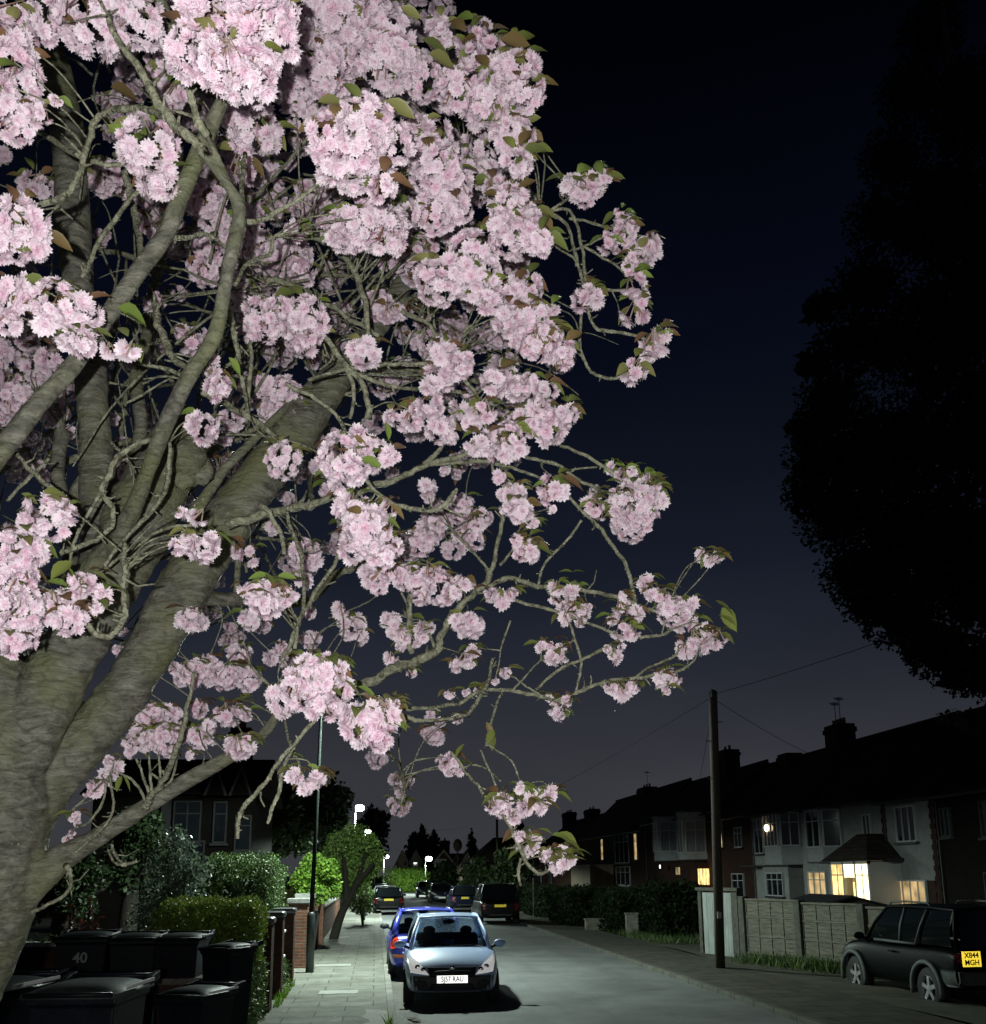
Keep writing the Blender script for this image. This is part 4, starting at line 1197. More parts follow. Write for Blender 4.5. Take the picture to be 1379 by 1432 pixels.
# pale yellow timber gate behind the brick pier
r = empty('timber_gate', (-2.45, 30, 0.1), 'pale yellow close-boarded timber gate by the bright green bush', 'gate')
a, b_ = atY(398, 1243, 30), atY(421, 1243, 30)
m = MB(); n_ = 6
for k in range(n_):
    x0 = a.x + (b_.x - a.x) * k / n_; x1 = a.x + (b_.x - a.x) * (k + 0.93) / n_
    m.mm(x0, x1, 29.98, 30.02, 0.1, a.z - 0.03 * (k % 2))
m.build('boards', mat('yellow_timber', (0.48, 0.42, 0.20), 0.7, var=0.2, vs=6, sc=(9, 1, 1)), r)
m = MB(); m.mm(a.x - 0.02, b_.x + 0.02, 29.94, 29.975, 1.15, 1.25); m.mm(a.x - 0.02, b_.x + 0.02, 29.94, 29.975, 0.4, 0.5); m.build('rail', bpy.data.materials['yellow_timber'], r)

# ------------------------------------------------------------------ wheelie bins
M_BIN = mat('bin_plastic', (0.006, 0.008, 0.012), 0.42, var=0.35, vs=9, bump=0.12, bs=60, spec=0.15)
M_BINL = mat('bin_lid_plastic', (0.006, 0.008, 0.010), 0.45, var=0.4, vs=7, bump=0.12, bs=50, spec=0.12)
M_GLINT_DISC = mat('glint_and_disc_white', (0.80, 0.82, 0.80), 0.4, var=0.15, vs=14)  # white for the painted lid glints, and for the tax disc
M_NUM = mat('white_number', (0.22, 0.23, 0.23), 0.6, var=0.15, vs=20)
M_TYRE = mat('tyre', (0.018, 0.018, 0.018), 0.8, var=0.2, vs=20)


def wheelie_bin(x, y, rz, label, z0=0.47, h=1.0, w=0.56, dpt=0.62, lidm=M_BINL, number=None, open_=0.0):
    """local frame: the lid opens at -y (front); handle and wheels at +y"""
    r = empty('wheelie_bin', (x, y, z0), label, 'wheelie bin', 'wheelie bins in the front garden', rz, local=True)
    b = MB(); vs = []
    for z, s_, t_ in ((0.06, 0.78, 0.74), (0.1, 0.8, 0.76), (h - 0.09, 0.97, 0.96), (h - 0.08, 1.04, 1.04), (h - 0.03, 1.04, 1.04)):
        vs += [(-w / 2 * s_, -dpt / 2 * t_, z), (w / 2 * s_, -dpt / 2 * t_, z), (w / 2 * s_, dpt / 2 * t_, z), (-w / 2 * s_, dpt / 2 * t_, z)]
    fs = [(i * 4 + k, i * 4 + (k + 1) % 4, i * 4 + 4 + (k + 1) % 4, i * 4 + 4 + k) for i in range(4) for k in range(4)] + [(3, 2, 1, 0), (16, 17, 18, 19)]
    b.add(vs, fs); b.build('body', M_BIN, r, bevel=0.02)
    l = MB()
    l.grid(lambda u, v: (w * 0.55 * (2 * u - 1), dpt * 0.56 * (2 * v - 1), h - 0.03 + 0.045 * (1 - (2 * u - 1) ** 4) * (1 - (2 * v - 1) ** 4) + 0.012), 12, 12)
    q = l.v[:]
    l.mm(-w * 0.55, w * 0.55, -dpt * 0.56, dpt * 0.56, h - 0.045, h - 0.02)
    l.build('lid', lidm, r, True)
    g = MB(); g.tube([(-w * 0.50, -dpt * 0.58, h - 0.02), (w * 0.50, -dpt * 0.58, h - 0.02)], 0.014, 8); g.build('lid_lip', M_BINL, r, True)
    for s_ in (-1, 1):
        hd = MB(); hd.obox((s_ * w * 0.53, dpt * 0.54, h + 0.005), (0.02, 0, 0), (0, 0.09, 0.012), (0, 0, 0.025))
        hd.build('handle_bracket', M_BIN, r, bevel=0.006)
    hd = MB(); hd.tube([(-w * 0.53, dpt * 0.66, h + 0.01), (w * 0.53, dpt * 0.66, h + 0.01)], 0.017, 8); hd.build('handle', M_BIN, r, True)
    ed = MB(); ed.obox((w * 0.565, 0.02, h + 0.002), (0.009, 0, 0), (0, dpt * 0.44, 0.0), (0, 0, 0.011)); ed.build('lid_glint', M_GLINT_DISC, r, bevel=0.005)  # pale strip painting the lamp's glint along the lid
    for s_ in (-1, 1):
        t = MB(); t.lathe([(0.02, -0.025), (0.095, -0.025), (0.1, -0.012), (0.1, 0.012), (0.095, 0.025), (0.02, 0.025)], (s_ * w * 0.42, dpt * 0.42, 0.1), 16, 'x'); t.build('wheel', M_TYRE, r, True)
    if number:
        mt = Matrix.Translation((0.0, -dpt * 0.475, h - 0.24)) @ Matrix.Rotation(R(86), 4, 'X')
        text_mesh(number, 0.15, 'number', M_NUM, mt, r)
    return r


def bin_at(px0, px1, py, d, label, rz, **k):
    c = atd((px0 + px1) / 2, py, d)
    return wheelie_bin(c.x, c.y, rz, label, h=max(0.8, c.z - 0.47), **k)


bin_at(70, 186, 1377, 6.6, 'nearest wheelie bin with a grey lid, whole lid in view at the bottom left', R(-5), w=0.49, lidm=mat('grey_lid', (0.028, 0.032, 0.03), 0.55, var=0.6, vs=5, bump=0.15))
bin_at(-70, 42, 1374, 6.6, 'wheelie bin partly cut off by the left edge beside the cherry trunk', R(-10), w=0.49)
bin_at(86, 158, 1306, 13.4, 'wheelie bin painted with the number 40 in white', R(4), w=0.54, number='40')
bin_at(163, 222, 1308, 13.6, 'wheelie bin between the one numbered 40 and the brick wall, left of its twin', R(3), w=0.50)
bin_at(226, 284, 1308, 13.7, 'wheelie bin right of its twin in front of the garden wall', R(-3), w=0.50)
bin_at(252, 300, 1384, 9.6, 'wheelie bin with a bright lid edge beside the low brick wall', R(-22), w=0.42, dpt=0.5)
bin_at(296, 344, 1322, 13.0, 'wheelie bin with a bright lid edge farthest right beside the dark pier', R(-30), w=0.40, dpt=0.42)

# ------------------------------------------------------------------ telegraph pole, fence, gate, wires on the right
M_POLE = mat('creosoted_wood', (0.055, 0.042, 0.032), 0.85, var=0.45, vs=5, sc=(6, 6, 0.6), bump=0.5, bs=14)
pb = gnd(1007, 1352, 0.08)
pt = atd(997, 968, (pb - CAM).dot(CR @ V3((0, 0, -1))) * 1.002)
r = empty('telegraph_pole', pb, 'tall brown wooden telegraph pole standing in front of the pale gate', 'pole')
m = MB(); m.tube([pb - V3((0, 0, .2)), pb * 0.5 + pt * 0.5, pt], [0.115, 0.1, 0.08], 14); m.build('shaft', M_POLE, r, True)
m = MB(); c = pb + (pt - pb) * ((1352 - 1253) / (1352 - 968)); m.obox(c + V3((-0.03, -0.112, 0)), (0.045, 0, 0), (0, 0.006, 0), (0, 0, 0.26)); m.build('notice_plate', mat('pale_plate', (0.5, 0.52, 0.46), 0.6, var=0.1), r)
m = MB()
for k in range(7):
    c = pb + (pt - pb) * (0.55 + 0.06 * k); m.tube([c + V3((-0.18 if k % 2 else 0, 0, 0)), c + V3((0 if k % 2 else 0.18, 0, 0))], 0.009, 6)
m.build('step_bolt', M_POLE, r)
m = MB(); m.tube([pt + V3((-0.03, -0.03, -0.1)), pt + V3((-0.03, -0.03, 0.05))], 0.03, 8); m.build('insulator', M_POST, r)
M_WIRE = mat('wire', (0.01, 0.01, 0.012), 0.8, var=0, spec=.03)
wires = [((pt + V3((0, 0, -0.08))), V3((3.5, 95, 6.5)), 1.2), ((pt + V3((0, 0, -0.15))), V3((22.0, 70, 6.2)), 0.7), ((pt + V3((0, 0, -0.12))), V3((21.5, 40, 6.3)), 0.5), ((pt + V3((0, 0, -0.05))), V3((14, -6, 9.0)), 0.8)]
for k, (a, b_, sag) in enumerate(wires):
    m = MB(); m.tube([a.lerp(b_, t / 14) - V3((0, 0, sag * 4 * (t / 14) * (1 - t / 14))) for t in range(15)], 0.0055, 5)
    tag(m.build('telephone_wire', M_WIRE), ['thin telephone wire running from the pole top far down the street', 'thin telephone wire from the pole top to the farther white house', 'thin telephone wire from the pole top to the house with the lit porch', 'thin telephone wire from the pole top passing under the dark conifer'][k], 'wire', 'telephone wires from the pole')

M_FENCE = mat('fence_boards', (0.165, 0.158, 0.125), 0.9, var=0.45, vs=3.5, sc=(1, 1, 9), bump=0.6, bs=20)
M_FPOST = mat('concrete_post', (0.095, 0.095, 0.078), 0.9, var=0.35, vs=8, bump=0.5)
fa = gnd(1044, 1343, 0.0); fb = gnd(1214, 1366, -0.1)
fdir = (fb - fa); fdir.z = 0; flen = fdir.length; fdir.normalize(); fn = V3((-fdir.y, fdir.x, 0))
if fn.y > 0: fn = -fn
za = atY(1044, 1256, fa.y).z; zb_ = atY(1214, 1267, fb.y).z
NP = 2
step = flen / 2
r = empty('panel_fence', fa, 'weathered panel fence with concrete posts behind the dark off-roader', 'fence')
ft = lambda s: za + (zb_ - za) * s / flen
for k in range(5):
    c = fa + fdir * (step * k); zt = ft(step * min(k, 3)) + 0.05
    m = MB(); m.obox((c.x, c.y, (zt - 0.3) / 2), fdir * 0.095, fn * 0.11, (0, 0, (zt + 0.3) / 2)); m.build('post', M_FPOST, r, bevel=0.012)
    if k == 4: break
    m = MB(); c0 = c + fdir * 0.08; c1 = c + fdir * (step - 0.08); md = (c0 + c1) / 2; hw = fdir * ((c1 - c0).length / 2); zt2 = ft(step * min(k, 3) + step / 2)
    nb = 13; z0_ = 0.18; bh = (zt2 - z0_) / nb
    for j in range(nb):
        m.obox((md.x, md.y, z0_ + bh * (j + 0.5)), hw, fn * 0.009 + V3((0, 0, 0.006)), (0, 0, bh * 0.56))
    m.build('panel', M_FENCE, r)
    m = MB()
    for q in (0.02, 0.26, 0.5, 0.74, 0.98):
        c = c0.lerp(c1, q); m.obox((c.x + fn.x * 0.022, c.y + fn.y * 0.022, (z0_ + zt2) / 2), fdir * 0.016, fn * 0.008, (0, 0, (zt2 - z0_) / 2))
    for zz in (z0_ + 0.02, zt2 - 0.0):
        m.obox((md.x + fn.x * 0.03, md.y + fn.y * 0.03, zz), hw, fn * 0.02, (0, 0, 0.025))
    for zz in (0.33, 0.68):
        zq = z0_ + (zt2 - z0_) * zz
        m.obox((md.x + fn.x * 0.024, md.y + fn.y * 0.024, zq), hw, fn * 0.008, (0, 0, 0.02))
    m.build('batten', M_FENCE, r)
    m = MB(); m.obox((md.x, md.y, 0.0), hw, fn * 0.03, (0, 0, 0.17)); m.build('gravel_board', M_FPOST, r)
# pale gate left of the fence
ga, gb = gnd(982, 1336, 0.02), fa - fdir * 0.12
r = empty('pale_gate', ga, 'tall pale painted side gate behind the telegraph pole', 'gate')
gd = (gb - ga); gd.z = 0; gl = gd.length; gd.normalize(); gn = V3((-gd.y, gd.x, 0)); gn = -gn if gn.y > 0 else gn
zt = atY(1000, 1243, ga.y).z
M_PG = mat('pale_gate_paint', (0.36, 0.40, 0.38), 0.7, var=0.2, vs=5, sc=(1, 1, 0.3), bump=0.2)
for (s0, s1, nm, mm_) in [(0.0, 0.12, 'post', M_FPOST), (0.15, gl * 0.56, 'leaf', M_PG), (gl * 0.575, gl * 0.8, 'leaf', M_PG), (gl * 0.82, gl * 0.97, 'post', M_FPOST)]:
    c = ga + gd * ((s0 + s1) / 2); m = MB()
    m.obox((c.x, c.y, zt / 2 - 0.03), gd * ((s1 - s0) / 2), gn * (0.06 if nm == 'post' else 0.025), (0, 0, zt / 2 - (0.0 if nm == 'post' else 0.06)))
    if nm == 'leaf':
        for q in (0.2, 0.5, 0.8):
            c2 = ga + gd * (s0 + (s1 - s0) * q); m.obox((c2.x + gn.x * 0.03, c2.y + gn.y * 0.03, zt / 2), gd * 0.03, gn * 0.006, (0, 0, zt / 2 - 0.1))
    m.build(nm, mm_, r, bevel=0.006)
m = MB(); c = ga + gd * gl * 0.5; m.obox((c.x, c.y, zt + 0.0), gd * (gl * 0.52), gn * 0.12, (0, 0, 0.045)); m.build('top_rail', M_FPOST, r, bevel=0.01)
m = MB(); c = ga + gd * gl * 0.53; m.obox((c.x + gn.x * .05, c.y + gn.y * .05, 1.0), gd * 0.02, gn * 0.03, (0, 0, 0.08)); m.build('latch', M_POST, r)

# garden shed roof seen over the fence
sx = atY(1188, 1252, 33.5)
r = empty('garden_shed', (sx.x, 33.5, 0), 'dark garden shed with a low gabled roof showing just above the panel fence', 'shed')
M_SHED = mat('shed_boards', (0.05, 0.045, 0.04), 0.85, var=0.3, vs=4, sc=(1, 1, 8))
M_FELT = mat('roof_felt', (0.03, 0.031, 0.033), 0.75, var=0.3, vs=12, bump=0.4)
hw = 2.0; ez = sx.z - 0.5
m = MB(); m.prism([(sx.x - hw, 33.5, 0), (sx.x + hw, 33.5, 0), (sx.x + hw, 33.5, ez), (sx.x, 33.5, sx.z - 0.06), (sx.x - hw, 33.5, ez)], (0, 3.0, 0)); m.build('wall', M_SHED, r)
m = MB()
for s_ in (-1, 1):
    m.prism([(sx.x, 33.3, sx.z), (sx.x + s_ * (hw + .15), 33.3, ez - 0.05), (sx.x + s_ * (hw + .15), 33.3, ez - 0.11), (sx.x, 33.3, sx.z - 0.06)], (0, 3.4, 0))
m.build('roof', M_FELT, r)
for s_ in (-0.27, 0.27):
    m = MB(); m.mm(sx.x - 0.28 + s_ * 1.2 - 0.2, sx.x - 0.28 + s_ * 1.2 + 0.2, 33.46, 33.495, ez + 0.0, ez + 0.18); m.build('vent', mat('vent_white', (0.5, 0.52, 0.5), 0.6, var=0.05), r)

# ------------------------------------------------------------------ planting
M_FOL = vcol('foliage', 0.5, 0.22, 0.35)
M_FOLM = vcol('matt_foliage', 0.8, 0.2, 0.08)
M_FOLG = vcol('glossy_foliage', 0.33, 0.4, 0.8)
M_TRUNK = mat('tree_bark', (0.032, 0.027, 0.020), 0.9, var=0.4, vs=7, sc=(3, 3, 0.7), bump=0.8, bs=12)
G_D = [(0.035, 0.06, 0.022), (0.05, 0.08, 0.03), (0.028, 0.05, 0.02)]
G_C = [(0.012, 0.02, 0.009), (0.016, 0.024, 0.011), (0.009, 0.015, 0.008)]
G_M = [(0.07, 0.12, 0.035), (0.10, 0.15, 0.04), (0.05, 0.09, 0.03)]
G_Y = [(0.19, 0.27, 0.045), (0.14, 0.22, 0.04), (0.25, 0.31, 0.06)]
G_B = [(0.20, 0.36, 0.045), (0.26, 0.42, 0.06), (0.13, 0.25, 0.04)]
G_T = [(0.20, 0.33, 0.07), (0.32, 0.42, 0.14), (0.13, 0.23, 0.05)]


def hedge_box(name, label, x0, x1, y0, y1, z0, z1, n, size, cols, jit=0.05, group=None, m=None, catn='hedge'):
    P, nn = box_pts(x0, x1, y0, y1, z0, z1, n, jit)
    v, f, c = leaves_at(P, size, cols, nrm=nn)
    k = min(0.42, 0.36 * min(x1 - x0, y1 - y0))
    P2, n2 = box_pts(x0, x1, y0, y1, z0, z1, n // 2, jit)
    v2, f2, c2 = leaves_at(P2 - n2 * (k * (0.25 + 0.7 * NR.random(len(P2))))[:, None], size * 1.5, cols)
    v, f, c = cat((v, f, c), (v2, f2, c2))
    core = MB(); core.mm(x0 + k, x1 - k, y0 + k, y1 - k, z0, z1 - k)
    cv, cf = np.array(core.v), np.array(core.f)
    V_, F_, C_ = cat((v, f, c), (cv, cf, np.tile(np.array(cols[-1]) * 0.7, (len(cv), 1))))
    o = np_mesh(name, V_, F_, C_, m or M_FOL)
    return tag(o, label, catn, group)


def bush(name, label, blobs, n, size, cols, catn='bush', group=None, trunk=None, m=None, crown='crown', shell=0.45, base=None, fill=0):
    b0 = base or (blobs[0][0], blobs[0][1], 0.0)
    r = empty(name, b0, label, catn, group)
    P, d = blob_pts(blobs, n, shell)
    v, f, c = leaves_at(P, size, cols, nrm=d)
    if fill:
        P, d = blob_pts(blobs, fill, 1.0)
        P = P - d * np.minimum(1.0, 0.25 * np.linalg.norm(P, axis=1, keepdims=True)) * 0.6
        v, f, c = cat((v, f, c), leaves_at(P, size * 4, cols, nrm=d))
    np_mesh(crown, v, f, c, m or M_FOL, r)
    t = MB()
    if trunk:
        for pts, rad in trunk:
            p_, r_ = spline([(*q, k) for q, k in zip(pts, rad)], 4); t.tube(p_, r_, 8)
    else:
        for b in blobs[:6]:
            p_, r_ = spline([(b0[0], b0[1], b0[2], 0.05), ((b0[0] + b[0]) / 2, (b0[1] + b[1]) / 2, b0[2] * .4 + b[2] * .6, 0.035), (b[0], b[1], b[2] + b[5] * 0.5, 0.012)], 4); t.tube(p_, r_, 6)
    t.build('trunk' if trunk else 'stems', M_TRUNK, r, True)
    return r


def span(px0, px1, pyt, pyb, Y):
    a, b_ = atY(px0, pyt, Y), atY(px1, pyb, Y)
    return a.x, b_.x, b_.z, a.z


x0, x1, z0, z1 = span(228, 364, 1262, 1310, 16.6)
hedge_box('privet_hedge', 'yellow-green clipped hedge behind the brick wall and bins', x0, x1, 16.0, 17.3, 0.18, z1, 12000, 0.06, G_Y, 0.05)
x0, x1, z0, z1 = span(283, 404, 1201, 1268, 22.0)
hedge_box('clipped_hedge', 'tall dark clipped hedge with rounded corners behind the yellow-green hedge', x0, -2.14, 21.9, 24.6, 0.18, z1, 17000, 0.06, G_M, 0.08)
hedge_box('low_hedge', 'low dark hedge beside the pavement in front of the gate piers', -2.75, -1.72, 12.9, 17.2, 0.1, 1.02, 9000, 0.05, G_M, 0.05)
hedge_box('low_hedge', 'small tuft of hedge between the second and third dark gate piers', -2.4, -1.75, 20.0, 21.8, 0.1, 0.62, 900, 0.06, G_M, 0.06)
# glossy evergreen shrub
s = lambda px, py, Y: atY(px, py, Y)
bl = []
for (px, py, rp) in [(245, 1185, 26), (235, 1215, 34), (262, 1225, 34), (250, 1255, 40), (220, 1262, 34), (205, 1285, 26), (280, 1215, 18), (245, 1165, 12), (228, 1180, 14)]:
    p = s(px, py, 18.6); q = rp * 18.6 / F; bl.append((p.x, p.y + rnd.uniform(-.3, .3), p.z, q, q, q))
bush('glossy_shrub', 'shrub with small shiny evergreen leaves glinting in front of the dark house', bl, 3600, 0.075, [(0.13, 0.18, 0.12), (0.20, 0.25, 0.18), (0.09, 0.13, 0.08)], m=M_FOLG, shell=0.9, base=(bl[3][0], 18.6, 0.18))
# bright bush by the lamp
bl = []
for (px, py, rp) in [(440, 1222, 24), (425, 1232, 18), (455, 1232, 20), (438, 1208, 16), (460, 1215, 14), (430, 1248, 15), (465, 1245, 12), (448, 1250, 14)]:
    p = s(px, py, 29.5); q = rp * 29.5 / F; bl.append((p.x, p.y + rnd.uniform(-.3, .3), p.z, q, q * 1.1, q))
bush('garden_bush', 'bright yellow-green leafy bush overhanging the brick pier under the lamp', bl, 6500, 0.10, G_B, shell=0.5, base=(bl[0][0], 29.5, 0.18))
# street-side tree with a leaning trunk
bl = []
for (px, py, rp) in [(500, 1180, 26), (478, 1200, 26), (515, 1195, 22), (490, 1222, 24), (470, 1175, 14), (520, 1215, 14), (480, 1240, 16), (505, 1235, 15), (495, 1165, 14), (518, 1180, 13), (527, 1200, 9), (462, 1195, 14)]:
    p = s(px, py, 40); q = rp * 40 / F; bl.append((p.x, p.y + rnd.uniform(-.8, .8), p.z, q, q * 1.2, q))
ba = gnd(474, 1286, 0.1); ba.y = 36.0
tb = V3((atY(466, 1288, 36).x, 36.0, 0.1))
bush('street_tree', 'leafy green tree leaning over the left pavement with a dark trunk', bl, 9500, 0.12, G_T, catn='tree', shell=0.65,
     trunk=[([(tb.x, 36, 0), (tb.x + .25, 36.8, 0.9), (tb.x + .75, 38.5, 2.0), (tb.x + 1.1, 40, 3.4)], [0.17, 0.15, 0.11, 0.04]),
            ([(tb.x + .4, 37.4, 1.3), (tb.x + .3, 38.5, 2.4), (tb.x + .1, 39.5, 3.3)], [0.13, 0.09, 0.03]), ([(tb.x + .7, 38.3, 1.9), (tb.x + 1.3, 39.0, 2.6), (tb.x + 1.6, 40, 3.0)], [0.1, 0.07, 0.03])], base=(tb.x, 36, 0.1))
# shrubs further along the left pavement
for (px, py, rp, Y, lab, cc) in [(508, 1262, 13, 45, 'low dark shrub spilling over the wall beyond the leaning tree', G_M), (517, 1250, 10, 60, 'small dark shrub at the far end of the left pavement', G_M), (548, 1226, 12, 100, 'small lit bush under the distant lamp', G_B)]:
    p = atY(px, py, Y); q = rp * Y / F
    bush('garden_shrub', lab, [(p.x - 0.2, Y, p.z, q, q * 1.3, q * 1.2), (p.x, Y + 1, p.z - q * .5, q, q, q)], 900, 0.13, cc, base=(p.x, Y, 0.1))
# red leaved plant by the wall
for (px, py, lab) in [(125, 1285, 'small red-leaved plant by the brick wall left of the bins'), (98, 1292, 'second small red-leaved plant close to the cherry trunk')]:
    p = atY(px, py, 15.6)
    bush('red_plant', lab, [(p.x, 15.6, p.z + .05, 0.10, 0.1, 0.30), (p.x + .12, 15.6, p.z - .1, 0.10, 0.1, 0.18)], 50, 0.09, [(0.16, 0.05, 0.03), (0.12, 0.06, 0.03)], catn='plant', shell=0.9, base=(p.x, 15.6, 0.47))
# ivy on top of the wall
P = np.array([(rnd.uniform(-8, -4.2), 15.1 + rnd.uniform(-.1, .1), 1.40 + abs(rnd.gauss(0, .05))) for _ in range(260)])
v, f, c = leaves_at(P, 0.07, [(0.12, 0.16, 0.06), (0.08, 0.10, 0.05)])
tag(np_mesh('ivy', v, f, c, M_FOL), 'low creeping ivy along the coping of the wall behind the bins', 'ivy')
# large dark trees behind the left houses
def dark_tree(name, label, x, y, zb, zt, rx, n, size, cols, seed, conif=False, trunk_r=0.3):
    rg = random.Random(seed); bl = []
    H_ = zt - zb
    if conif:
        for k in range(16):
            t = k / 15; q = rx * (1 - t) ** 0.8 + 0.15
            for j in range(3):
                a = rg.uniform(0, 6.28); bl.append((x + q * .5 * math.cos(a), y + q * .5 * math.sin(a), zb + H_ * t * .97, q * .6, q * .6, H_ * .06))
    else:
        for k in range(15):
            a = rg.uniform(0, 6.28); u = rg.uniform(0.15, 0.75); t = rg.uniform(0.1, 0.85)
            q = rx * rg.uniform(0.28, 0.5) * (1.1 - 0.4 * t)
            bl.append((x + rx * u * math.cos(a) * (1.05 - 0.5 * t), y + rx * u * math.sin(a), zb + H_ * t, q, q, q * 0.8))
        bl.append((x, y, zb + H_ * 0.5, rx * .6, rx * .6, H_ * .45))
    tr = [([(x, y, -.2), (x, y, zb * .5 + .5), (x + .1, y, zb + H_ * .5), (x, y, zt - .3)], [trunk_r, trunk_r * .8, trunk_r * .5, 0.04])]
    for k in range(6):
        a = k * 1.05 + rg.uniform(0, .5); z_ = zb + H_ * rg.uniform(0.0, .45)
        tr.append(([(x, y, z_), (x + rx * .35 * math.cos(a), y + rx * .35 * math.sin(a), z_ + H_ * .1), (x + rx * .7 * math.cos(a), y + rx * .7 * math.sin(a), z_ + H_ * (.02 if conif else .22))], [trunk_r * .35, trunk_r * .22, 0.03]))
    return bush(name, label, bl, n, size, cols, catn='tree', trunk=tr, shell=0.7, base=(x, y, 0))


def tree_at(name, label, px, pyt, pyb, rp, Y, n, size, cols, seed, conif=False, zb=None, group=None):
    t, b_ = atY(px, pyt, Y), atY(px, pyb, Y)
    o = dark_tree(name, label, t.x, Y, b_.z if zb is None else zb, t.z, rp * Y / F, n, size, cols, seed, conif)
    if group: o['group'] = group
    return o


GT = 'dark trees on the skyline'
tree_at('dark_tree', 'broad dark tree between the gabled house and the nearest lamp post', 380, 1085, 1200, 62, 50, 5200, 0.34, G_D, 1, group=GT)
tree_at('dark_tree', 'dark tree behind the nearest lamp post, left of the glowing lamp', 455, 1070, 1205, 52, 56, 5200, 0.34, G_D, 2, group=GT)
tree_at('dark_tree', 'faint bare-topped dark tree behind the lamp glowing at the street end', 522, 1125, 1215, 36, 96, 3600, 0.5, G_D, 3, group=GT)
tree_at('dark_tree', 'dark tree filling the gap behind the cherry trunk and the glossy shrub', 190, 1120, 1260, 62, 30, 7000, 0.16, G_D, 4, group=GT)
tree_at('dark_tree', 'dark garden tree low at the left edge behind the cherry trunk', 95, 1180, 1290, 70, 24, 7000, 0.12, G_D, 14, group=GT)
tree_at('conifer', 'dark conifer with several tops above the twin gables', 590, 1152, 1215, 22, 150, 3000, 0.6, G_D, 5, True, group=GT)
tree_at('conifer', 'left dark conifer beside the one above the twin gables', 578, 1162, 1215, 20, 152, 2200, 0.6, G_D, 6, True, group=GT)
tree_at('conifer', 'right dark conifer above the distant small lamp', 607, 1160, 1215, 20, 150, 2200, 0.6, G_D, 8, True, group=GT)
tree_at('conifer', 'lone pointed dark conifer right of the distant lamp', 660, 1160, 1215, 13, 140, 2000, 0.5, G_D, 7, True, group=GT)
tree_at('round_tree', 'dark round tree behind the parked cars under the distant right lamp', 622, 1203, 1250, 32, 88, 3200, 0.42, G_D, 9, zb=0.3, group=GT)
tree_at('round_tree', 'dark round tree above the parked van', 668, 1195, 1250, 30, 74, 3200, 0.38, G_D, 10, zb=0.3, group=GT)
tree_at('round_tree', 'wide dark tree in front of the dark roof right of the lone conifer', 715, 1180, 1262, 40, 68, 4200, 0.36, G_D, 11, zb=0.3, group=GT)
# big dark conifer on the right
cx_ = atY(1440, 600, 27).x
bl = []
for (px, py, rp) in [(1150, 640, 62), (1165, 560, 58), (1175, 720, 70), (1190, 480, 60), (1200, 800, 60), (1215, 400, 62), (1230, 310, 60), (1250, 220, 58), (1275, 130, 60), (1300, 50, 60), (1330, -40, 60),
                     (1260, 860, 62), (1320, 910, 60), (1375, 935, 50), (1240, 640, 110), (1300, 480, 110), (1300, 760, 120), (1330, 300, 110), (1370, 150, 100), (1390, 600, 130), (1400, 800, 130), (1400, 400, 130), (1130, 600, 34), (1128, 690, 40), (1150, 430, 30), (1140, 505, 28), (1210, 840, 40), (1290, 905, 36), (1345, 950, 30), (1420, 960, 60)]:
    Yb = rnd.uniform(26.0, 29.5); p = atY(px, py, Yb); q = rp * Yb / F; bl.append((p.x, p.y, p.z, q, q, q * 0.9))
tz = atY(1440, -80, 27).z
bush('tall_conifer', 'huge dark conifer rising along the right edge against the night sky', bl, 62000, 0.17, G_C, catn='tree', shell=0.5, fill=9000, m=M_FOLM, base=(cx_, 28, 0),
     trunk=[([(cx_, 28, -.2), (cx_, 28, 6), (cx_ - .2, 28, tz * .6), (cx_ - .6, 28, tz)], [0.55, 0.45, 0.3, 0.06])] + [([(cx_, 28, z_), (cx_ - 2.5, 27.5, z_ + .6), (cx_ - 4.6, 27.5, z_ + 1.4)], [0.16, 0.1, 0.03]) for z_ in (8.5, 10.5, 12.5, 15)])
bl = [(p.x, p.y, p.z, .9, .9, .3) for p in [atY(1345, 1003, 34), atY(1372, 1010, 34), atY(1395, 1015, 34)]]
bush('thin_tree', 'thin dark tree whose feathery branches show above the right-hand roof', bl, 420, 0.22, G_D, catn='tree', shell=0.9, base=(atY(1420, 1000, 34).x, 34, 0),
     trunk=[([(atY(1420, 1000, 34).x, 34, 0), (atY(1415, 1030, 34).x, 34, 5), (atY(1400, 1015, 34).x, 34, 7), (atY(1340, 1003, 34).x, 34, 7.6)], [0.2, 0.15, 0.08, 0.02])])
# lit hedge at the end of the road and front-garden hedges on the right
x0, x1, z0, z1 = span(548, 598, 1218, 1245, 124.5)
hedge_box('far_hedge', 'bright green clipped hedge across the end of the road', x0, x1, 124.2, 127, 0, z1, 5000, 0.34, G_B, 0.2)
for (px0, px1, pyt, Y, dpt, lab) in [(722, 760, 1240, 58, 5, 'dark front-garden hedge just right of the parked van'), (757, 800, 1244, 50, 6, 'dark garden hedge below the drooping lowest blossom'),
                                     (795, 868, 1246, 42, 5, 'dark garden hedge behind the low pale wall'), (862, 925, 1250, 37, 4, 'dark square hedge beyond the pale gate'), (920, 985, 1240, 34, 3, 'tall dark hedge beside the pale gate')]:
    a = atY(px0, pyt, Y); b_ = atY(px1, pyt, Y)
    hedge_box('front_hedge', lab, a.x, b_.x, Y, Y + dpt, -0.1, a.z, 4200, 0.14, G_C + G_D[2:], 0.12, m=M_FOLM, group='dark hedges along the right pavement')
M_LW = mat('pale_wall', (0.20, 0.19, 0.15), 0.9, var=0.4, vs=5, bump=0.5)
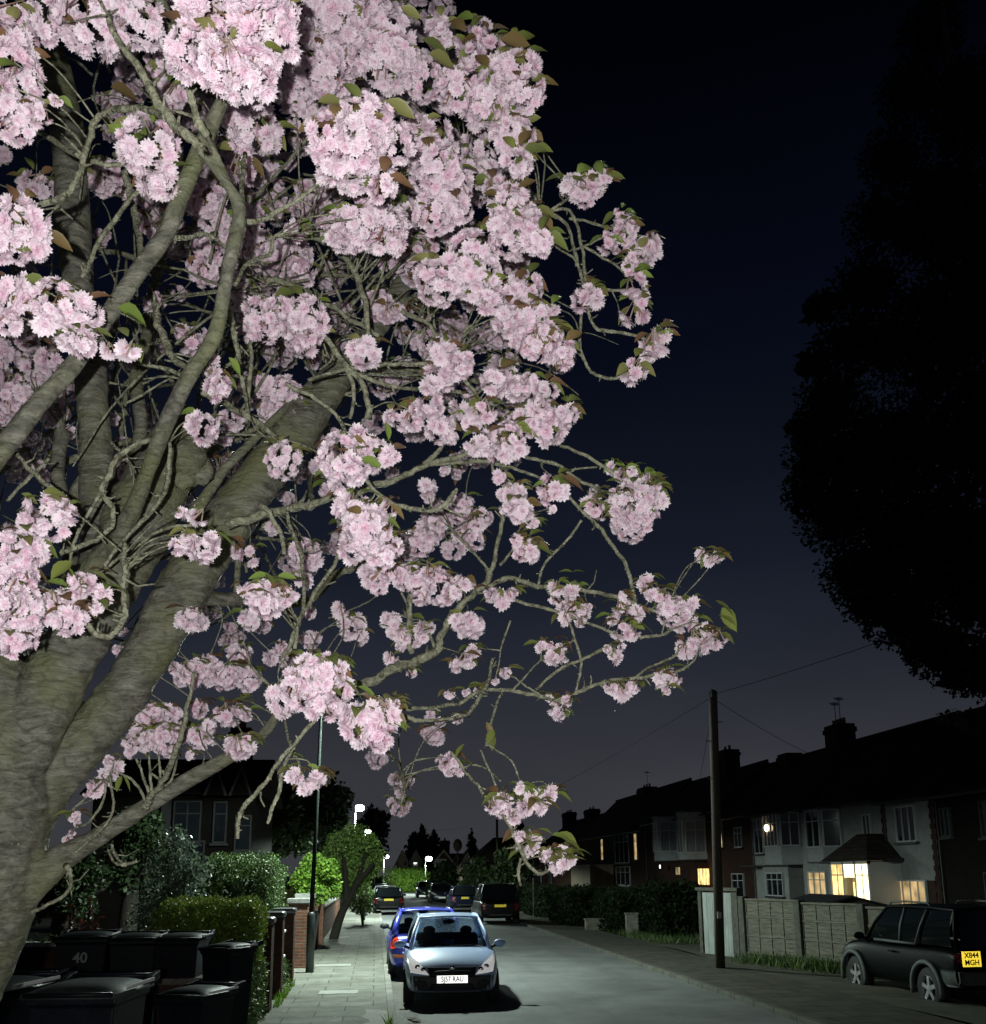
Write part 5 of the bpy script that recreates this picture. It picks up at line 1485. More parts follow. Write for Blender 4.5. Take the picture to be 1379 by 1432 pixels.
for (px0, px1, pyt, pyb, Y, lab) in [(760, 776, 1272, 1287, 54, 'short pale garden wall by the lamp-lit right pavement'), (791, 799, 1270, 1294, 47, 'narrow pale gate post between dark hedges'), (816, 862, 1284, 1304, 40, 'low pale wall in front of a dark hedge'),
                                     (872, 888, 1276, 1304, 36.8, 'reddish stub of garden wall with grass at its foot'), (722, 745, 1275, 1284, 57, 'low pale wall beside the parked van')]:
    a = atY(px0, pyt, Y); b_ = atY(px1, pyt, Y)
    r = empty('front_wall', (a.x, Y - .3, 0.07), lab, 'wall', 'low walls along the right pavement')
    m = MB(); m.mm(a.x, b_.x, Y - 0.45, Y - 0.22, -0.1, a.z - 0.05); m.build('brickwork', M_LW, r)
    m = MB(); m.mm(a.x - .03, b_.x + .03, Y - 0.48, Y - 0.19, a.z - 0.05, a.z); m.build('coping', M_LW, r, bevel=0.01)
# thin post and telegraph pole in the distance
for (px, pyt, Y, lab, w_) in [(695, 1146, 75, 'thin distant telegraph pole above the wide dark tree', 0.11), (746, 1228, 52, 'thin bare post standing by the right pavement hedge', 0.05), (640, 1182, 120, 'short distant pole with a round top near the lone conifer', 0.1)]:
    a = atY(px, pyt, Y)
    m = MB(); m.tube([(a.x, Y, -.1), (a.x, Y, a.z)], [w_, w_ * .8], 8)
    if w_ == 0.1: m.ball((a.x, Y, a.z), 0.55, 10, (1, 1, 1.4))
    tag(m.build('distant_pole', M_POLE), lab, 'pole', 'distant poles')
# grass
def grass(name, P, size, cols, kind=True):
    n = len(P)
    a = NR.random(n) * 6.28; hgt = size * (0.6 + 0.8 * NR.random(n)); ln = NR.normal(size=(n, 2)) * 0.3
    dx = np.stack([np.cos(a), np.sin(a), np.zeros(n)], 1) * (size * 0.10)
    tp = P + np.stack([ln[:, 0] * hgt, ln[:, 1] * hgt, hgt], 1)
    V_ = np.stack([P - dx, P + dx, tp], 1).reshape(-1, 3)
    c = np.array(cols)[NR.integers(0, len(cols), n)] * (0.7 + 0.6 * NR.random(n))[:, None]
    o = np_mesh(name, V_, np.arange(n * 3).reshape(n, 3), np.repeat(c, 3, 0), M_FOL); tag(o, None, None); o['kind'] = 'stuff'; return o


n = 2600
s_ = NR.random(n); off = np.abs(NR.normal(size=n)) * 0.45
fa_, fd_, fn_ = np.array(fa), np.array(fdir), np.array(fn)
P = fa_ + np.outer(s_ * flen * 1.9 + 0.3, fd_) + np.outer(off, fn_); P[:, 2] = -0.13
grass('fence_grass', P, 0.34, G_M).update({}) if False else grass('fence_grass', P, 0.34, G_M)
P = np.stack([7.8 + 7 * NR.random(2600), 12 + 13 * NR.random(2600), np.full(2600, -0.12)], 1)
k_ = (np.sin(P[:, 0] * 2.1) * np.sin(P[:, 1] * 1.7) > 0.1); grass('verge_grass', P[k_], 0.16, G_M)
P = np.concatenate([np.stack([PX + 0.02 - 0.12 * NR.random(160), 11.6 + 1.4 * NR.random(160), np.full(160, 0.1)], 1), np.stack([PX + 0.1 * NR.random(120), 18.0 + 3.5 * NR.random(120), np.full(120, 0.1)], 1),
                    np.stack([KX - .13 + 0.04 * NR.random(60), 13 + 3.0 * NR.random(60), np.full(60, 0.1)], 1)])
grass('pavement_weeds', P, 0.15, G_B)
P = np.stack([8.7 + 2.2 * NR.random(1500), 31.5 + 7 * NR.random(1500), np.full(1500, 0.05)], 1); grass('corner_grass', P, 0.2, G_M)

# blossom litter along the gutter, an iron drain cover and an old trench repair in the road
P = np.concatenate([np.stack([KX + 0.03 + np.abs(NR.normal(size=260)) * 0.22, 11 + 10 * NR.random(260), np.full(260, 0.022)], 1), np.stack([PX + 1.9 * NR.random(200), 11 + 9 * NR.random(200), np.full(200, 0.112)], 1)])
v, f, c = leaves_at(P, 0.03, [(0.45, 0.34, 0.36), (0.30, 0.22, 0.18), (0.5, 0.42, 0.42)], asp=0.8)
v[:, 2] = np.repeat(P[:, 2], 4) + (v[:, 2] - np.repeat(P[:, 2], 4)) * 0.2
o = np_mesh('fallen_petals', v, f, c, M_FOL); o['kind'] = 'stuff'
rz_ = lambda x: 0.03 * math.sin(math.pi * (x - KX + 0.02) / (RX - KX + 0.04))
mb = MB(); mb.grid(lambda u, v: (3.1 + 0.75 * u + .03 * math.sin(v * 40), 12 + 30 * v, rz_(3.1 + .75 * u) + 0.0045), 4, 30); struct(mb, 'road_repair', asphalt('trench_tarmac', (0.108, 0.114, 0.112), 0.4))
mb = MB(); mb.grid(lambda u, v: (RX + (-1.35 + .5 * v + .06 * math.sin(u * 50)) + 0 * u, 20 + 22 * u, rz_(RX - 1.35 + .5 * v) + 0.0045), 30, 3); struct(mb, 'road_repair', bpy.data.materials['trench_tarmac'])
# ================================================================== cars
def paint(name, c, metal=0.35, rough=0.32, var=0.06):
    return mat(name, c, rough, metal, var=var, vs=2.5, coat=0.6)


M_SILVER = paint('pale_blue_paint', (0.47, 0.60, 0.90), 0.0, 0.38)
M_BLUE = paint('blue_paint', (0.06, 0.075, 0.48), 0.15, 0.3)
M_BLACK = mat('black_paint', (0.005, 0.006, 0.007), 0.3, 0, var=.1, vs=2.5, coat=0.12, spec=.2)
M_GREY = paint('dark_grey_paint', (0.025, 0.03, 0.04), 0.3, 0.3)
M_NAVY = mat('navy_paint', (0.005, 0.008, 0.026), 0.3, 0, var=.1, vs=2.5, coat=0.12, spec=.2)
M_GREEN = mat('dark_green_paint', (0.003, 0.0045, 0.0045), 0.4, 0.0, var=0.1, vs=3, spec=0.06)
M_TRIM = mat('black_trim', (0.02, 0.02, 0.021), 0.6, var=0.2, vs=15)
M_CLAD = mat('grey_cladding', (0.075, 0.085, 0.082), 0.65, var=0.2, vs=10)
M_GLASS = glass('car_glass')
M_DGLASS = mat('dark_glass', (0.006, 0.008, 0.009), 0.06, var=0.0, spec=0.6)
M_ALLOY = mat('alloy', (0.62, 0.63, 0.64), 0.3, 0.7, var=0.1)
M_CHROME = mat('chrome', (0.8, 0.8, 0.8), 0.12, 1.0, var=0)
M_LENSC = mat('clear_lens', (0.75, 0.78, 0.78), 0.12, 0.5, var=0.3, vs=30, coat=0.5)
M_RED = mat('red_lens', (0.75, 0.045, 0.02), 0.15, var=0.15, vs=20, coat=0.6)
M_REDD = mat('dark_red_lens', (0.10, 0.008, 0.006), 0.2, var=0.15, vs=20)
M_ORANGE = mat('orange_lens', (0.9, 0.24, 0.07), 0.15, var=0.15, vs=20, coat=0.6)
M_PLATEW = mat('white_plate', (0.88, 0.87, 0.74), 0.4, var=0.03)
M_PLATEY = mat('yellow_plate', (0.86, 0.70, 0.05), 0.4, var=0.03)
retro(M_PLATEW, 0.04); retro(M_PLATEY, 0.03, c=(1, .75, .06)); retro(M_LENSC, 0.010)
M_PTXT = mat('plate_letters', (0.02, 0.02, 0.02), 0.5, var=0)
M_SEAT = mat('seat_cloth', (0.025, 0.025, 0.028), 0.9, var=0.3, vs=20)


def car(loc, rz, label, P, paintm, group='cars parked in the street', name='parked_car', detail=1):
    r = empty(name, loc, label, 'car', group, rz, local=True)
    L_, W_ = P['L'], P['W'] / 2
    b = MB(); vs = []
    for (y, zb, zt, w, cr) in P['st']:
        half = [(0.0, zb), (0.78 * w, zb), (0.95 * w, zb + 0.05), (w, zb + (zt - zb) * 0.35), (w * 1.0, zb + (zt - zb) * 0.62), (w * 0.965, zt - 0.07), (w * 0.90, zt - 0.015), (w * 0.55, zt + cr * 0.7), (0.0, zt + cr)]
        vs += [(x, y, z) for x, z in half] + [(-x, y, z) for x, z in half[-2:0:-1]]
    nr = 16; ns = len(P['st'])
    fs = [(i * nr + k, (i + 1) * nr + k, (i + 1) * nr + (k + 1) % nr, i * nr + (k + 1) % nr) for i in range(ns - 1) for k in range(nr)]
    # end caps as quad strips
    for o_, fl_ in ((0, False), ((ns - 1) * nr, True)):
        for k in range(7):
            q = (o_ + k, o_ + k + 1, o_ + (nr - k - 1) % nr, o_ + (nr - k) % nr)
            fs.append(q[::-1] if fl_ else q)
    b.add(vs, fs)
    ob = b.build('body', paintm, r, True, sub=2)
    yf, yr, tr, tx = P['wh']
    if detail:
        cs = MB()
        for y in (yf, yr):
            for s_ in (-1, 1):
                cs.lathe([(tr * 1.17, -0.16), (tr * 1.17, 0.3)] if s_ > 0 else [(tr * 1.17, -0.3), (tr * 1.17, 0.16)], (s_ * (W_ - 0.08), y, tr), 28, 'x')
        c_ = cs.build('cut', M_TRIM)
        bm_ = ob.modifiers.new('b', 'BOOLEAN'); bm_.object = c_; bm_.operation = 'DIFFERENCE'; bm_.solver = 'EXACT'
        # work at the origin while the cutter is there
        pl, pr = r.location.copy(), r.rotation_euler.copy(); r.location = (0, 0, 0); r.rotation_euler = (0, 0, 0)
        bake(ob); r.location, r.rotation_euler = pl, pr
        bpy.data.objects.remove(c_); ob.data.shade_smooth()
        try: ob.data.set_sharp_from_angle(angle=R(40))
        except Exception: pass
    else:
        bake(ob); ob.data.shade_smooth()
        for y in (yf, yr):
            for s_ in (-1, 1):
                a = MB(); a.lathe([(0.01, 0), (tr * 1.15, 0)], (s_ * (W_ + 0.004), y, tr), 22, 'x', cap=False); a.build('wheel_arch', M_TRIM, r)
    bt = BVHTree.FromPolygons([v.co.copy() for v in ob.data.vertices], [tuple(p.vertices) for p in ob.data.polygons])

    def patch(nm, m, corners, d, n=(8, 6), off=0.006, parent=r, smooth=True, mb=None):
        """a panel laid on the body: four corners in (x, z) seen along +-y, or (y, z) seen along +-x"""
        g = MB(); A, B, C_, D = [V3((*c, 0)) for c in corners]; d = V3(d)
        def fn(u, v):
            q = A.lerp(B, u).lerp(D.lerp(C_, u), v)
            o = V3((q.x, 0, q.y)) - d * 4 if abs(d.y) > .5 else V3((0, q.x, q.y)) - d * 4
            h = bt.ray_cast(o, d, 8)
            if h[0] is None:
                h2 = bt.find_nearest(V3((q.x, -d.y * L_ / 2, q.y)) if abs(d.y) > .5 else V3((-d.x * W_, q.x, q.y)))
                return h2[0] + h2[1] * off
            return h[0] - d * off
        g.grid(fn, *n)
        # skirt, so the panel has thickness
        nu, nv = n; w = nu + 1
        ring = [i for i in range(w)] + [j * w + nu for j in range(1, nv + 1)] + [nv * w + i for i in range(nu - 1, -1, -1)] + [j * w for j in range(nv - 1, 0, -1)]
        o_ = len(g.v); g.v += [tuple(V3(g.v[i]) + d * (off + 0.012)) for i in ring]
        g.f += [(ring[k], ring[(k + 1) % len(ring)], o_ + (k + 1) % len(ring), o_ + k) for k in range(len(ring))]
        if mb is not None:
            mb.add(g.v, g.f); return None
        return g.build(nm, m, parent, smooth)

    # greenhouse
    yfb, yft, yrt, yrb, zf, zr, zt, xb, xt = P['gh']
    bul = 0.13
    def pane(y0, z0, y1, z1, x0, x1, sgn, nm, m, ins=0.03):
        g = MB()
        def fn(u, v):
            s_ = 2 * u - 1; x = s_ * ((x0 - ins) * (1 - v) + (x1 - ins) * v); vv = 0.03 + 0.94 * v
            return (x, y0 + (y1 - y0) * vv + sgn * bul * (1 - s_ * s_) , z0 + (z1 - z0) * vv + 0.02 * (1 - s_ * s_) * v)
        g.grid(fn, 10, 6); return g.build(nm, m, r, True)
    gm = M_GLASS if detail and not P.get('dark') else M_DGLASS
    pane(yfb, zf, yft, zt, xb * .95, xt, 1, 'windscreen', gm)
    pane(yrb, zr, yrt, zt, xb * .93, xt, -1, 'rear_window', M_DGLASS if detail < 2 else gm)
    ym = P.get('bp', (yfb + yrb) / 2 - 0.05)
    lerp = lambda a, c, t: a + (c - a) * t
    for s_ in (-1, 1):
        A = V3((s_ * xb, yfb - 0.12, zf)); At = V3((s_ * xt, yft - 0.03, zt)); C_ = V3((s_ * xb * .97, yrb + 0.10, zr)); Ct = V3((s_ * xt, yrt + 0.06, zt))
        Bm = A.lerp(C_, (A.y - ym) / (A.y - C_.y)); Bm.x = s_ * (xb + 0.03); Bt = At.lerp(Ct, (At.y - ym) / (At.y - Ct.y)) if At.y > ym else At
        for nm, q in (('side_window', (A, Bm, Bt, At)), ('side_window', (Bm, C_, Ct, Bt))):
            g = MB(); g.grid(lambda u, v: q[0].lerp(q[1], .04 + .92 * u).lerp(q[3].lerp(q[2], .04 + .92 * u), .03 + .94 * v) + V3((s_ * 0.035 * math.sin(math.pi * v), 0, 0)), 6, 6)
            g.build(nm, M_DGLASS if detail < 2 else gm, r, True)
        p = MB(); p.tube([A + V3((-s_ * .03, .13, -.02)), A.lerp(At, .5) + V3((s_ * .012, .07, .015)), At + V3((0, .01, 0.0)), At.lerp(Ct, .3) + V3((s_ * .012, 0, .02)), At.lerp(Ct, .7) + V3((s_ * .012, 0, .02)), Ct + V3((0, -.02, 0)), Ct.lerp(C_, .5) + V3((s_ * .02, -.05, .01)), C_ + V3((0, -.08, -.03))],
                         [.034, .03, .032, .032, .032, .045, .065, .085] if P.get('fatc', 1) else [.034] * 8, 8)
        p.build('roof_frame', paintm, r, True)
        p = MB(); p.tube([Bm, Bm.lerp(Bt, .5) + V3((s_ * .037, 0, 0)), Bt], [.03, .03, .025], 6); p.build('door_pillar', P.get('bpm', M_TRIM), r, True)
        # mirror
        mc = A + V3((s_ * 0.17, 0.02, 0.07))
        q = MB(); q.ball(mc, 0.10, 12, (1.15, 0.55, 0.72)); q.build('wing_mirror', P.get('mirror', paintm), r, True)
        q = MB(); q.tube([A + V3((0, .03, 0.0)), mc], [.025, .03], 6); q.build('mirror_arm', M_TRIM, r, True)
        if detail:
            for yy in ((ym + .22, yrb + .55) if P.get('doors', 4) == 4 else (ym + .22,)):
                q = MB(); q.obox((s_ * (W_ + 0.006), yy, P['st'][len(P['st']) // 2][2] - 0.17), (0.014, 0, 0), (0, 0.10, 0), (0, 0, 0.018)); q.build('door_handle', paintm, r, bevel=0.01)
    rf = MB(); rf.grid(lambda u, v: ((2 * u - 1) * (xt + 0.012), yrt - 0.03 - .06 * (1 - (2 * u - 1) ** 2) * (1 - v) + (yft - yrt + 0.05 + .12 * (1 - (2 * u - 1) ** 2)) * v, zt + 0.012 + 0.05 * (1 - (2 * u - 1) ** 2) * (0.6 + 0.4 * math.sin(math.pi * v))), 10, 10)
    o = rf.build('roof', paintm, r, True); so = o.modifiers.new('t', 'SOLIDIFY'); so.thickness = 0.03; so.offset = -1
    # wheels
    for y in (yf, yr):
        for s_ in (-1, 1):
            xw = s_ * (W_ - tx / 2 - 0.01)
            t = MB(); h = tx / 2
            t.lathe([(tr * .62, -h), (tr * .9, -h), (tr * .985, -h * .75), (tr, -h * .4), (tr, h * .4), (tr * .985, h * .75), (tr * .9, h), (tr * .62, h)], (xw, y, tr), 26, 'x', cap=False)
            ty = t.build('wheel', M_TYRE, r, True)
            rm_ = MB(); xo = xw + s_ * (h - 0.012)
            rm_.lathe([(tr * .60, -s_ * .05), (tr * .64, 0.0), (tr * .60, s_ * .012), (tr * .57, -s_ * .03)], (xo, y, tr), 24, 'x', cap=False)
            ns_ = P.get('spokes', 5)
            for k in range(ns_):
                a = k * 6.283 / ns_ + .3; dv = V3((0, math.cos(a), math.sin(a))); sv = V3((0, -math.sin(a), math.cos(a)))
                rm_.obox(V3((xo - s_ * 0.012, y, tr)) + dv * tr * .33, dv * tr * .28, sv * tr * .10, (0.012, 0, 0))
            rm_.lathe([(0.0, s_ * .012), (tr * .16, s_ * .008), (tr * .18, -s_ * .03)], (xo, y, tr), 14, 'x', cap=False)
            rm_.build('rim', M_ALLOY, ty, False)
            dk = MB(); dk.lathe([(0.001, 0), (tr * .6, 0)], (xo - s_ * 0.06, y, tr), 20, 'x', cap=False); dk.build('brake_disc', M_TRIM, ty)
    if P.get('interior'):
        q = MB(); q.mm(-xb * .88, xb * .88, yfb - .5, yfb - .02, .62, zf - .02); q.build('dashboard', M_TRIM, r, bevel=.06)
        q = MB(); q.mm(-xb * .9, xb * .9, yrb, yfb - .1, .42, .5); q.build('cabin_floor', M_TRIM, r)
        for s_ in (-1, 1):
            q = MB(); q.obox((s_ * .36, ym - .02, .82), (.23, 0, 0), (0, .06, 0), (0, -.09, .30)); q.mm(s_ * .36 - .23, s_ * .36 + .23, ym, ym + .48, .5, .64); q.build('front_seat', M_SEAT, r, bevel=.05)
            q = MB(); q.ball((s_ * .36, ym - .14, 1.17), .11, 12, (1.1, .45, .8)); q.build('headrest', M_SEAT, r, True)
        q = MB(); q.obox((0, yrb + .75, .82), (.62, 0, 0), (0, .07, 0), (0, -.1, .27)); q.build('rear_seat', M_SEAT, r, bevel=.06)
        q = MB(); cc = V3((.36, yfb - .58, .93)); t1 = V3((1, 0, 0)); t2 = V3((0, .35, .94)).normalized()
        q.tube([cc + t1 * .18 * math.cos(k * .2618) + t2 * .18 * math.sin(k * .2618) for k in range(25)], .016, 6); q.obox(cc, t1 * .16, t2 * .04, V3((0, .94, -.35)) * .02); q.build('steering_wheel', M_TRIM, r, True)
        q = MB(); q.ball((0, yft - .12 + .12, zt - .07), .09, 10, (1.4, .3, .5)); q.build('interior_mirror', M_TRIM, r, True)
    return r, patch


# stations: y, zb, zt, half width, crown   (rear -> front)
HATCH = dict(L=4.0, W=1.72, st=[(-1.99, .42, .72, .66, .0), (-1.94, .30, .90, .76, .02), (-1.70, .24, .97, .83, .0), (-1.2, .21, .95, .855, .0), (-.4, .2, .93, .86, .0), (.6, .2, .92, .86, .0), (1.0, .2, .945, .855, .03),
                                (1.35, .2, .885, .845, .05), (1.66, .21, .80, .80, .05), (1.86, .24, .695, .72, .04), (1.96, .28, .60, .63, .02), (2.0, .34, .52, .55, .0)],
             gh=(1.08, .22, -1.30, -1.78, .93, .96, 1.43, .745, .565), wh=(1.30, -1.21, .305, .19), bp=-.18)
MPV = dict(L=4.5, W=1.84, st=[(-2.24, .42, .85, .80, .0), (-2.2, .32, 1.02, .87, .0), (-1.9, .26, 1.06, .91, .0), (-1.0, .24, 1.05, .92, .0), (.6, .24, 1.02, .92, .0), (1.1, .24, 1.05, .91, .03), (1.6, .25, .96, .88, .05), (2.05, .28, .80, .78, .03), (2.22, .36, .62, .64, .0)],
           gh=(1.25, .35, -1.95, -2.16, 1.03, 1.06, 1.72, .83, .68), wh=(1.38, -1.36, .34, .22), bp=-.3)
SALOON = dict(L=4.3, W=1.78, st=[(-2.14, .42, .80, .76, .0), (-2.1, .32, .95, .83, .0), (-1.7, .25, 1.0, .88, .0), (-1.0, .23, .97, .89, .0), (.5, .22, .94, .89, .0), (1.0, .22, .97, .88, .03), (1.5, .23, .89, .86, .05), (1.95, .26, .74, .76, .03), (2.13, .34, .56, .62, .0)],
              gh=(1.12, .25, -1.55, -1.98, .95, .98, 1.45, .775, .60), wh=(1.32, -1.3, .32, .2), bp=-.22)
SUV = dict(L=4.38, W=1.81, st=[(-2.17, .52, .96, .82, .0), (-2.13, .42, 1.06, .885, .0), (-1.7, .36, 1.09, .90, .0), (-.9, .34, 1.08, .905, .0), (.4, .34, 1.07, .905, .0), (.85, .34, 1.10, .90, .02), (1.35, .34, 1.06, .89, .04), (1.8, .36, .98, .84, .04), (2.08, .42, .84, .74, .02), (2.17, .5, .70, .66, .0)],
           gh=(.92, .20, -2.02, -2.12, 1.08, 1.09, 1.72, .815, .68), wh=(1.27, -1.29, .365, .23), bp=-.42, doors=2, fatc=0)


def plate(r, y, z, m, txt=None, w=0.52, h=0.115, face=-1, tilt=0, two=None, x0=0.0):
    n = V3((0, face, 0))
    q = MB(); q.obox((x0, y, z), (w / 2, 0, 0), (0, 0.007, 0), (0, 0, h / 2)); p = q.build('number_plate', m, r, bevel=.004)
    rot = Matrix.Rotation(R(90), 4, 'X') if face < 0 else Matrix.Rotation(R(180), 4, 'Z') @ Matrix.Rotation(R(90), 4, 'X')
    if txt:
        text_mesh(txt, h * .98, 'registration', M_PTXT, Matrix.Translation((x0, y + face * 0.009, z)) @ rot, p, sx=.80)
    if two:
        for k, t in enumerate(two):
            text_mesh(t, h * .5, 'registration', M_PTXT, Matrix.Translation((x0, y + face * 0.009, z + h * (.235 - .47 * k))) @ rot, p, sx=.95)
    return p


def lights(r, patch, P, front=True, rear=True, hl=None, tl=None, detail=1):
    h = P['L'] / 2
    if front:
        for s_ in (-1, 1):
            c = hl or [(.34, .60), (.80, .72), (.84, .90), (.62, .84)]
            lp = patch('headlight', M_LENSC, [(s_ * x, z) for x, z in c], (0, -1, 0), (8, 6), .012)
    if rear:
        for s_ in (-1, 1):
            c = tl or [(.60, .62), (.80, .62), (.82, .96), (.64, .94)]
            patch('tail_light', M_REDD, [(s_ * x, z) for x, z in c], (0, 1, 0), (5, 6), .012)


# --- silver-blue hatchback facing us
P1 = dict(HATCH, interior=True)
fl_ = gnd(565, 1404, 0.02); fr_ = gnd(700, 1393, 0.02)
c1 = V3((1.42, 18.05 + 2.0, 0.02))
r1, pt1 = car(c1, R(180 - 2.0), 'pale silver-blue hatchback facing the camera with a white front number plate, parked nearest', P1, M_SILVER, detail=2)
for s_ in (-1, 1):
    hlp = pt1('headlight', M_LENSC, [(s_ * .40, .545), (s_ * .72, .58), (s_ * .83, .90), (s_ * .56, .73)], (0, -1, 0), (10, 8), .012)
    q = MB()
    for (x, z) in ((.60, .665), (.50, .625)):
        h_ = 2.06
        q.ball((s_ * x, 1.86 if x > .55 else 1.925, z), .05, 10, (1, .5, 1))
    q.build('lamp_bowl', M_CHROME, hlp, True)
    pt1('fog_lamp', M_TRIM, [(s_ * .42, .36), (s_ * .64, .37), (s_ * .66, .46), (s_ * .46, .44)], (0, -1, 0), (5, 4), .018)
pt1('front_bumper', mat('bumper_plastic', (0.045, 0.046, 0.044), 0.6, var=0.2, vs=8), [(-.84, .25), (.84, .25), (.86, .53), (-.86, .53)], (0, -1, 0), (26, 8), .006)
pt1('grille', M_TRIM, [(-.385, .51), (.385, .51), (.43, .67), (-.43, .67)], (0, -1, 0), (14, 6), .018)
pt1('lower_grille', M_TRIM, [(-.40, .305), (.40, .305), (.36, .40), (-.36, .40)], (0, -1, 0), (12, 4), .018)
q = MB(); q.lathe([(.05, 0), (.05, .02), (.04, .03)], (0, 1.985, .655), 18, 'y'); q.build('badge', M_CHROME, r1, True)
q = MB(); q.tube([(-.30, 2.0, .60), (-.1, 2.02, .615), (0, 2.025, .618), (.1, 2.02, .615), (.30, 2.0, .60)], .009, 6); q.build('grille_bar', M_TRIM, r1, True)
plate(r1, 2.022, .475, M_PLATEW, 'SJ57 RAU', face=1, w=.53, h=.125)
for s_ in (-1, 1):
    q = MB(); q.tube([(s_ * .58, 1.09, .955), (s_ * .1, 1.03, .985)], .012, 5); q.build('wiper', M_TRIM, r1)
q = MB(); q.tube([(-.80, 1.75, .62), (-.845, 1.4, .70)], .003, 4); q.build('bonnet_seam', M_TRIM, r1)
q = MB(); q.mm(-.28, -.02, .60, .62, .935, .96); q.build('tax_disc', M_GLINT_DISC, r1)

# --- blue hatchback behind it, facing away
P2 = dict(HATCH, interior=True, mirror=M_TRIM)
r2, pt2 = car(V3((1.16, 24.2 + .5, 0.02)), R(0), 'bright blue hatchback with a red tail light parked directly behind the pale one', P2, M_BLUE, detail=2)
for s_ in (-1, 1):
    pt2('tail_light', M_RED, [(s_ * .58, .70), (s_ * .80, .66), (s_ * .83, .98), (s_ * .66, .95)], (0, 1, 0), (6, 8), .014)
    pt2('bumper_reflector', M_ORANGE, [(s_ * .48, .47), (s_ * .76, .48), (s_ * .76, .55), (s_ * .48, .54)], (0, 1, 0), (5, 3), .012)
pt2('rear_bumper', M_BLUE, [(-.70, .36), (.70, .36), (.72, .44), (-.72, .44)], (0, 1, 0), (12, 4), .02)
plate(r2, -2.02, .80, M_PLATEY)
for s_ in (-1, 1): pt2('headlight', M_LENSC, [(s_ * .37, .56), (s_ * .70, .60), (s_ * .81, .86), (s_ * .55, .69)], (0, -1, 0), (8, 6), .012)


def far_car(x, Y, rz, label, P, pm, away=True, yplate=True):
    r, p = car(V3((x, Y, 0.015)), rz, label, P, pm, detail=0)
    lights(r, p, P)
    h = P['L'] / 2
    plate(r, -h - .012, .82, M_PLATEY, face=-1); plate(r, h + .012, .45, M_PLATEW, face=1)
    q = MB(); q.mm(-.5, .5, -h - .03, -h + .1, .38, .46); q.build('rear_bumper', M_TRIM, r, bevel=.02)
    return r


gx = lambda px, Y: atY(px, 1240, Y).x
far_car(gx(544, 58), 60, 0, 'black hatchback seen from behind beyond the blue one, yellow plate', SALOON, M_BLACK)
far_car(gx(539, 66), 68, 0, 'pale roofed car parked between the black hatchback and the farthest one', SALOON, paint('pale_paint', (0.35, 0.38, 0.38)))
far_car(gx(533, 76), 78, 0, 'farthest dark car in the left row of parked cars', SALOON, M_GREY)
far_car(gx(699, 45.5), 47.6, 0, 'dark tall people carrier seen from behind on the right of the road', MPV, M_BLACK)
far_car(gx(651, 60), 62, 0, 'dark navy car with a yellow plate just left of the people carrier', SALOON, M_NAVY)
far_car(gx(617, 78), 79, R(180), 'dark car facing the camera on the right of the road, white plate', SALOON, M_GREY)
far_car(gx(596, 96), 97, R(180), 'farthest car on the right of the road beneath the round tree', SALOON, M_GREY)

# --- dark off-roader on the right
rw = gnd(1300, 1409, -0.13); fw = gnd(1207, 1392, -0.13)
dv = (fw - rw); dv.z = 0; ang = math.atan2(dv.y, dv.x) - math.pi / 2
dv.normalize(); rt = V3((dv.y, -dv.x, 0))
P9 = dict(SUV, dark=1, bpm=M_CLAD)
ang = R(2.0); rt = V3((math.cos(ang), math.sin(ang), 0))
cl = gnd(1252, 1400.5, -0.13) + rt * (.905 - .1); cl.z = -0.13
r9, pt9 = car(cl, ang, 'dark two-door off-roader with grey arches and a yellow rear plate parked on the verge', P9, M_GREEN, detail=2)
for y in (1.27, -1.29):
    for s_ in (-1, 1):
        q = MB(); q.tube([(s_ * .915, y + .455 * math.cos(a), .365 + .455 * math.sin(a)) for a in [math.pi * (k / 16 * 1.16 - .08) for k in range(17)]], .045, 8); q.build('arch_flare', M_CLAD, r9, True)
for s_ in (-1, 1):
    pt9('bumper_cladding', M_CLAD, [(-2.1, .46), (-1.78, .46), (-1.74, .74), (-2.12, .74)] if s_ > 0 else [(-1.78, .46), (-2.1, .46), (-2.12, .74), (-1.74, .74)], (-s_, 0, 0), (8, 6), .02)
    q = MB(); q.tube([(s_ * .69, .10, 1.735), (s_ * .69, .02, 1.81), (s_ * .69, -.5, 1.83), (s_ * .69, -1.2, 1.82), (s_ * .69, -1.30, 1.745)], .02, 6); q.build('roof_rail', M_CLAD, r9, True)
    # bright frame round the door window
    xb, xt, zf, zt = .85, .70, 1.08, 1.72
    q = MB(); e = s_ * .02
    q.tube([(s_ * xb + e, .44, 1.10), (s_ * xb + e, -.42, 1.10), (s_ * xb + e, -.98, 1.10)], .028, 6)
    q.tube([(s_ * (xb) + e, -.98, 1.10), (s_ * (.785) + e * 1.6, -1.10, 1.42), (s_ * xt + e, -1.20, 1.70)], .026, 6)
    q.build('window_frame', M_CLAD, r9, True)
    pt9('tail_light', M_REDD, [(s_ * .70, .86), (s_ * .86, .86), (s_ * .86, 1.02), (s_ * .72, 1.02)], (0, 1, 0), (4, 5), .014)
    pt9('headlight', M_LENSC, [(s_ * .45, .84), (s_ * .72, .84), (s_ * .74, .95), (s_ * .48, .95)], (0, -1, 0), (5, 4), .012)
pt9('rear_bumper', M_CLAD, [(-.82, .50), (.82, .50), (.84, .72), (-.84, .72)], (0, 1, 0), (14, 5), .05)
plate(r9, -2.195, .93, M_PLATEY, two=('X844', 'MGH'), w=.34, h=.25, face=-1, x0=-.60)
q = MB(); q.lathe([(.34, -.02), (.36, .05), (.33, .12), (.05, .13)], (.22, -2.33, 1.02), 24, 'y'); q.build('spare_wheel', M_TYRE, r9, True)
